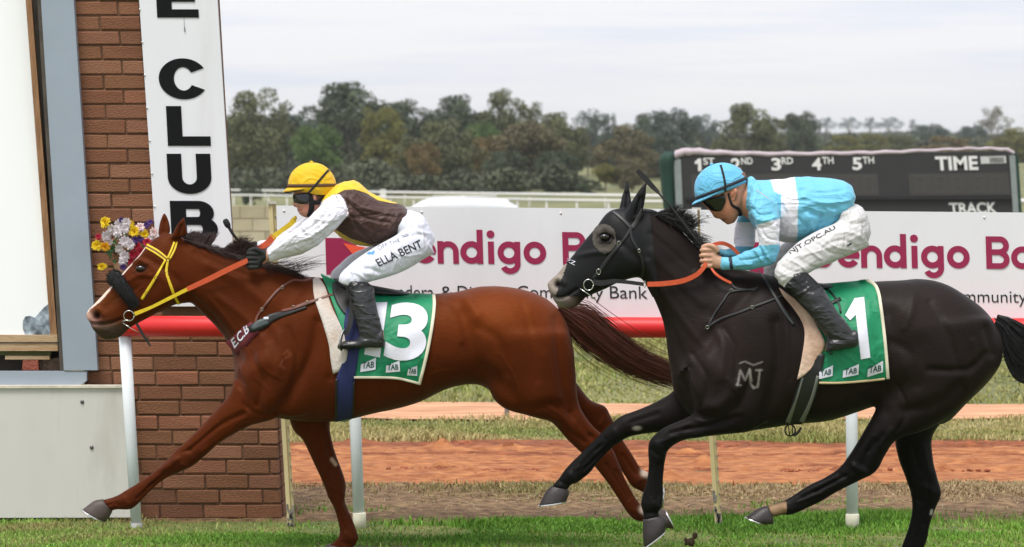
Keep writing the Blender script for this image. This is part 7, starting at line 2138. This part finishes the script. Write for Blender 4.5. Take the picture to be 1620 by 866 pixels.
# ============================================================ grass
def grass(name, n, x0, x1, yfn, hgt, wid, cols, seed, label, dens=None, bend=.5, lift=0.0):
    r = np.random.default_rng(seed)
    x = r.uniform(x0, x1, n * 3); t = r.uniform(0, 1, n * 3)
    ya, yb = yfn
    y = ya(x) * (1 - t) + yb(x) * t
    if dens is not None:
        k = r.uniform(0, 1, len(x)) < dens(x, y)
        x, y = x[k][:n], y[k][:n]
    else:
        x, y = x[:n], y[:n]
    n = len(x)
    h = hgt(x, y) * r.uniform(.45, 1.25, n); a = r.uniform(0, 2 * math.pi, n); ln = r.normal(0, bend, n) * h; la = r.uniform(0, 2 * math.pi, n)
    w_ = wid * r.uniform(.6, 1.4, n)
    dx, dy = np.cos(a) * w_, np.sin(a) * w_ * .6
    lx, ly = np.cos(la) * ln, np.sin(la) * ln
    z0 = np.full(n, -.004 + lift)
    V = np.stack([np.stack([x - dx, y - dy, z0], 1), np.stack([x + dx, y + dy, z0], 1),
                  np.stack([x + dx * .75 + lx * .3, y + dy * .75 + ly * .3, z0 + h * .6], 1), np.stack([x - dx * .75 + lx * .3, y - dy * .75 + ly * .3, z0 + h * .6], 1),
                  np.stack([x + lx, y + ly, z0 + h * (1 - .25 * np.minimum(1, np.abs(ln / h)))], 1)], 1)
    me = bpy.data.meshes.new(name); me.vertices.add(n * 5); me.vertices.foreach_set('co', V.reshape(-1).astype(np.float32))
    b = np.arange(n)[:, None] * 5
    idx = np.concatenate([b + np.array([[0, 1, 2, 3]]), b + np.array([[3, 2, 4]])], 1).reshape(-1).astype(np.int32)
    me.loops.add(n * 7); me.loops.foreach_set('vertex_index', idx)
    ls = np.stack([np.arange(n) * 7, np.arange(n) * 7 + 4], 1).reshape(-1).astype(np.int32)
    me.polygons.add(n * 2); me.polygons.foreach_set('loop_start', ls)
    me.update()
    C = np.array([lin(c)[:3] for c in cols])
    pt = fbm(x * 1.3, y * 2.0, seed + 5, 3) * .5 + .5
    u = np.clip(pt * (len(cols) - 1) + r.normal(0, .55, n), 0, len(cols) - 1.001)
    i = u.astype(int); fr = (u - i)[:, None]
    col = (C[i] * (1 - fr) + C[i + 1] * fr) * r.uniform(.75, 1.2, n)[:, None]
    ca = me.color_attributes.new('Col', 'FLOAT_COLOR', 'POINT'); k = np.ones((n * 5, 4), np.float32); k[:, :3] = np.repeat(col, 5, 0)
    ca.data.foreach_set('color', k.ravel())
    o = obj(name, me, None, m_grass)
    tag(o, label, 'grass', kind='stuff')
    return o
m_grass = mat('grass_blade', rough=.6, spec=.3, attr='Col')
cst = lambda v: (lambda x: np.full_like(np.asarray(x, float), v))
lush = lambda x, y: np.clip(.55 + .6 * fbm(x * 1.1, y * 1.7, 61, 3), .05, 1)
tall = lambda x, y: .026 + .030 * np.clip(fbm(x * 1.6, y * 2.2, 63, 3), 0, 1) + .05 * np.exp(-((x - 1.9) / .9) ** 2 - ((y - 1.7) / .5) ** 2) + .03 * np.exp(-((x + 1.1) / 1.6) ** 2 - ((y - 1.45) / .3) ** 2) + .04 * np.exp(-((x + 1.55) / .25) ** 2 - ((y - 1.5) / .25) ** 2)
grass('lawn_grass', 100000, -4.6, 4.6, (cst(-.7), lambda x: _e1(x) - .10 + .10 * np.sin(x * 2.1) + .6 / (1 + np.exp(-(x - 2.1) * 4))), tall, .0038, [(84, 124, 40), (104, 150, 48), (118, 164, 58), (132, 164, 72), (150, 152, 90), (142, 122, 84)], 71, 'short green turf along the rail', dens=lambda x, y: np.clip(.5 + 1.1 * fbm(x * 1.7, y * 3.0, 61, 4), .02, 1) * np.where((y > 1.25) & (x < 1.6), np.clip(.55 + .9 * fbm(x * 3.1, y * 4, 64, 3), .08, 1), 1) * np.where(y < .55, .35, 1))
grass('worn_grass', 34000, -4.6, 4.6, (cst(-.6), lambda x: _e1(x) + .1), lambda x, y: .02 + 0 * x, .0036, [(126, 128, 66), (150, 146, 84), (120, 130, 62)], 72, 'pale worn grass on the racing line')
grass('dry_grass', 44000, -5.2, 5.2, (lambda x: _e1(x) + .1, lambda x: _e2(x) + .08), lambda x, y: .022 + .03 * np.clip((y - 2.6) / 1.0, 0, 1), .0042, [(160, 138, 104), (178, 158, 120), (152, 138, 94), (132, 130, 76), (140, 118, 90)], 73, 'dry straw-coloured grass beside the red dirt track',
      dens=lambda x, y: np.clip((y - 1.9) / 1.2, .12, 1) * np.clip(.5 + .9 * fbm(x * 2.4, y * 3.6, 65, 4), .04, 1), bend=.8)
grass('green_tufts', 9000, -4.8, 4.8, (lambda x: _e1(x) - .1, lambda x: _e1(x) + .9), lambda x, y: .05 + 0 * x, .004, [(92, 136, 46), (112, 158, 58), (106, 142, 56)], 74, 'small green tufts on the bare soil', dens=lambda x, y: np.clip(fbm(x * 2.6, y * 3.4, 67, 3) - .2, 0, 1) * 1.6)
grass('verge_grass', 62000, -6.4, 6.4, (lambda x: _e3(x) - .10, lambda x: _e4(x) + .12), lambda x, y: .045 + .05 * np.clip(fbm(x * 2, y * 2, 68, 3), -.4, 1), .005, [(146, 144, 82), (168, 156, 100), (186, 170, 120), (156, 150, 90), (132, 140, 74)], 75, 'tall yellowing grass between the red track and the pale path', bend=.7,
      dens=lambda x, y: np.clip(.7 + .4 * fbm(x * 2, y * 3, 69, 3), .2, 1))
grass('paddock_grass', 80000, -8.5, 8.5, (lambda x: _e5(x) - .1, cst(26)), lambda x, y: .04 + .04 * np.clip(fbm(x, y, 70, 3), -.5, 1) + .22 * np.clip((y - 20) / 4, 0, 1), .009, [(128, 142, 70), (148, 152, 84), (168, 160, 104), (142, 146, 82), (118, 128, 72)], 76, 'rough green grass beyond the pale path', bend=.6)
# straw litter and a kicked-up clod
mb = MB()
for i in range(600):
    p = Vector((rng.uniform(-3.6, 3.6), rng.uniform(1.8, 3.3), .024)); a = rng.uniform(0, 3.14); l = rng.uniform(.02, .07)
    d = Vector((math.cos(a), math.sin(a), rng.uniform(-.1, .2))) * l
    mb.tube([p, p + d], .0016, 3)
tag(mb.build('straw_litter', mat('straw', lin((196, 180, 146)), .8)), 'pale straw bits scattered on the bare soil', 'straw', kind='stuff')
cl_ = []
for i in range(7):
    mb = MB(); c = P(1092 + rng.uniform(-9, 9), 856 + rng.uniform(-10, 8), -.3); mb.ball(c, (.012 * rng.uniform(.5, 1.5), .012, .014 * rng.uniform(.6, 1.4)), 8, 6); cl_.append((mb.v, mb.f))
me = union('dirt_clod', cl_ + [MB().ball(P(1093, 858, -.3), (.022, .02, .024)).__dict__ and (lambda q: (q.v, q.f))(MB().ball(P(1093, 858, -.3), (.022, .02, .024)))], .004, 1)
o = obj('dirt_clod', me, None, mat('clod', lin((84, 66, 46)), .95, var=.4, vscale=40, bump=.8, bscale=80)); tag(o, 'dark clod of earth kicked up behind the black horse\'s front hoof', 'clod')
# ============================================================ air
hz = MB().box((-6200, -200, -1.2), (6200, 9200, 110)).build('haze', None)
hz['kind'] = 'stuff'; hz['label'] = 'thin pale haze in the distance'; hz['category'] = 'haze'
hm = bpy.data.materials.new('haze_air'); hm.use_nodes = True
hm.node_tree.nodes.clear()
_o = hm.node_tree.nodes.new('ShaderNodeOutputMaterial'); _v = hm.node_tree.nodes.new('ShaderNodeVolumePrincipled')
_v.inputs['Color'].default_value = (.80, .87, 1.0, 1); _v.inputs['Density'].default_value = .00011; _v.inputs['Anisotropy'].default_value = .2
hm.node_tree.links.new(_v.outputs[0], _o.inputs['Volume'])
hz.data.materials.append(hm)
S.cycles.volume_bounces = 1
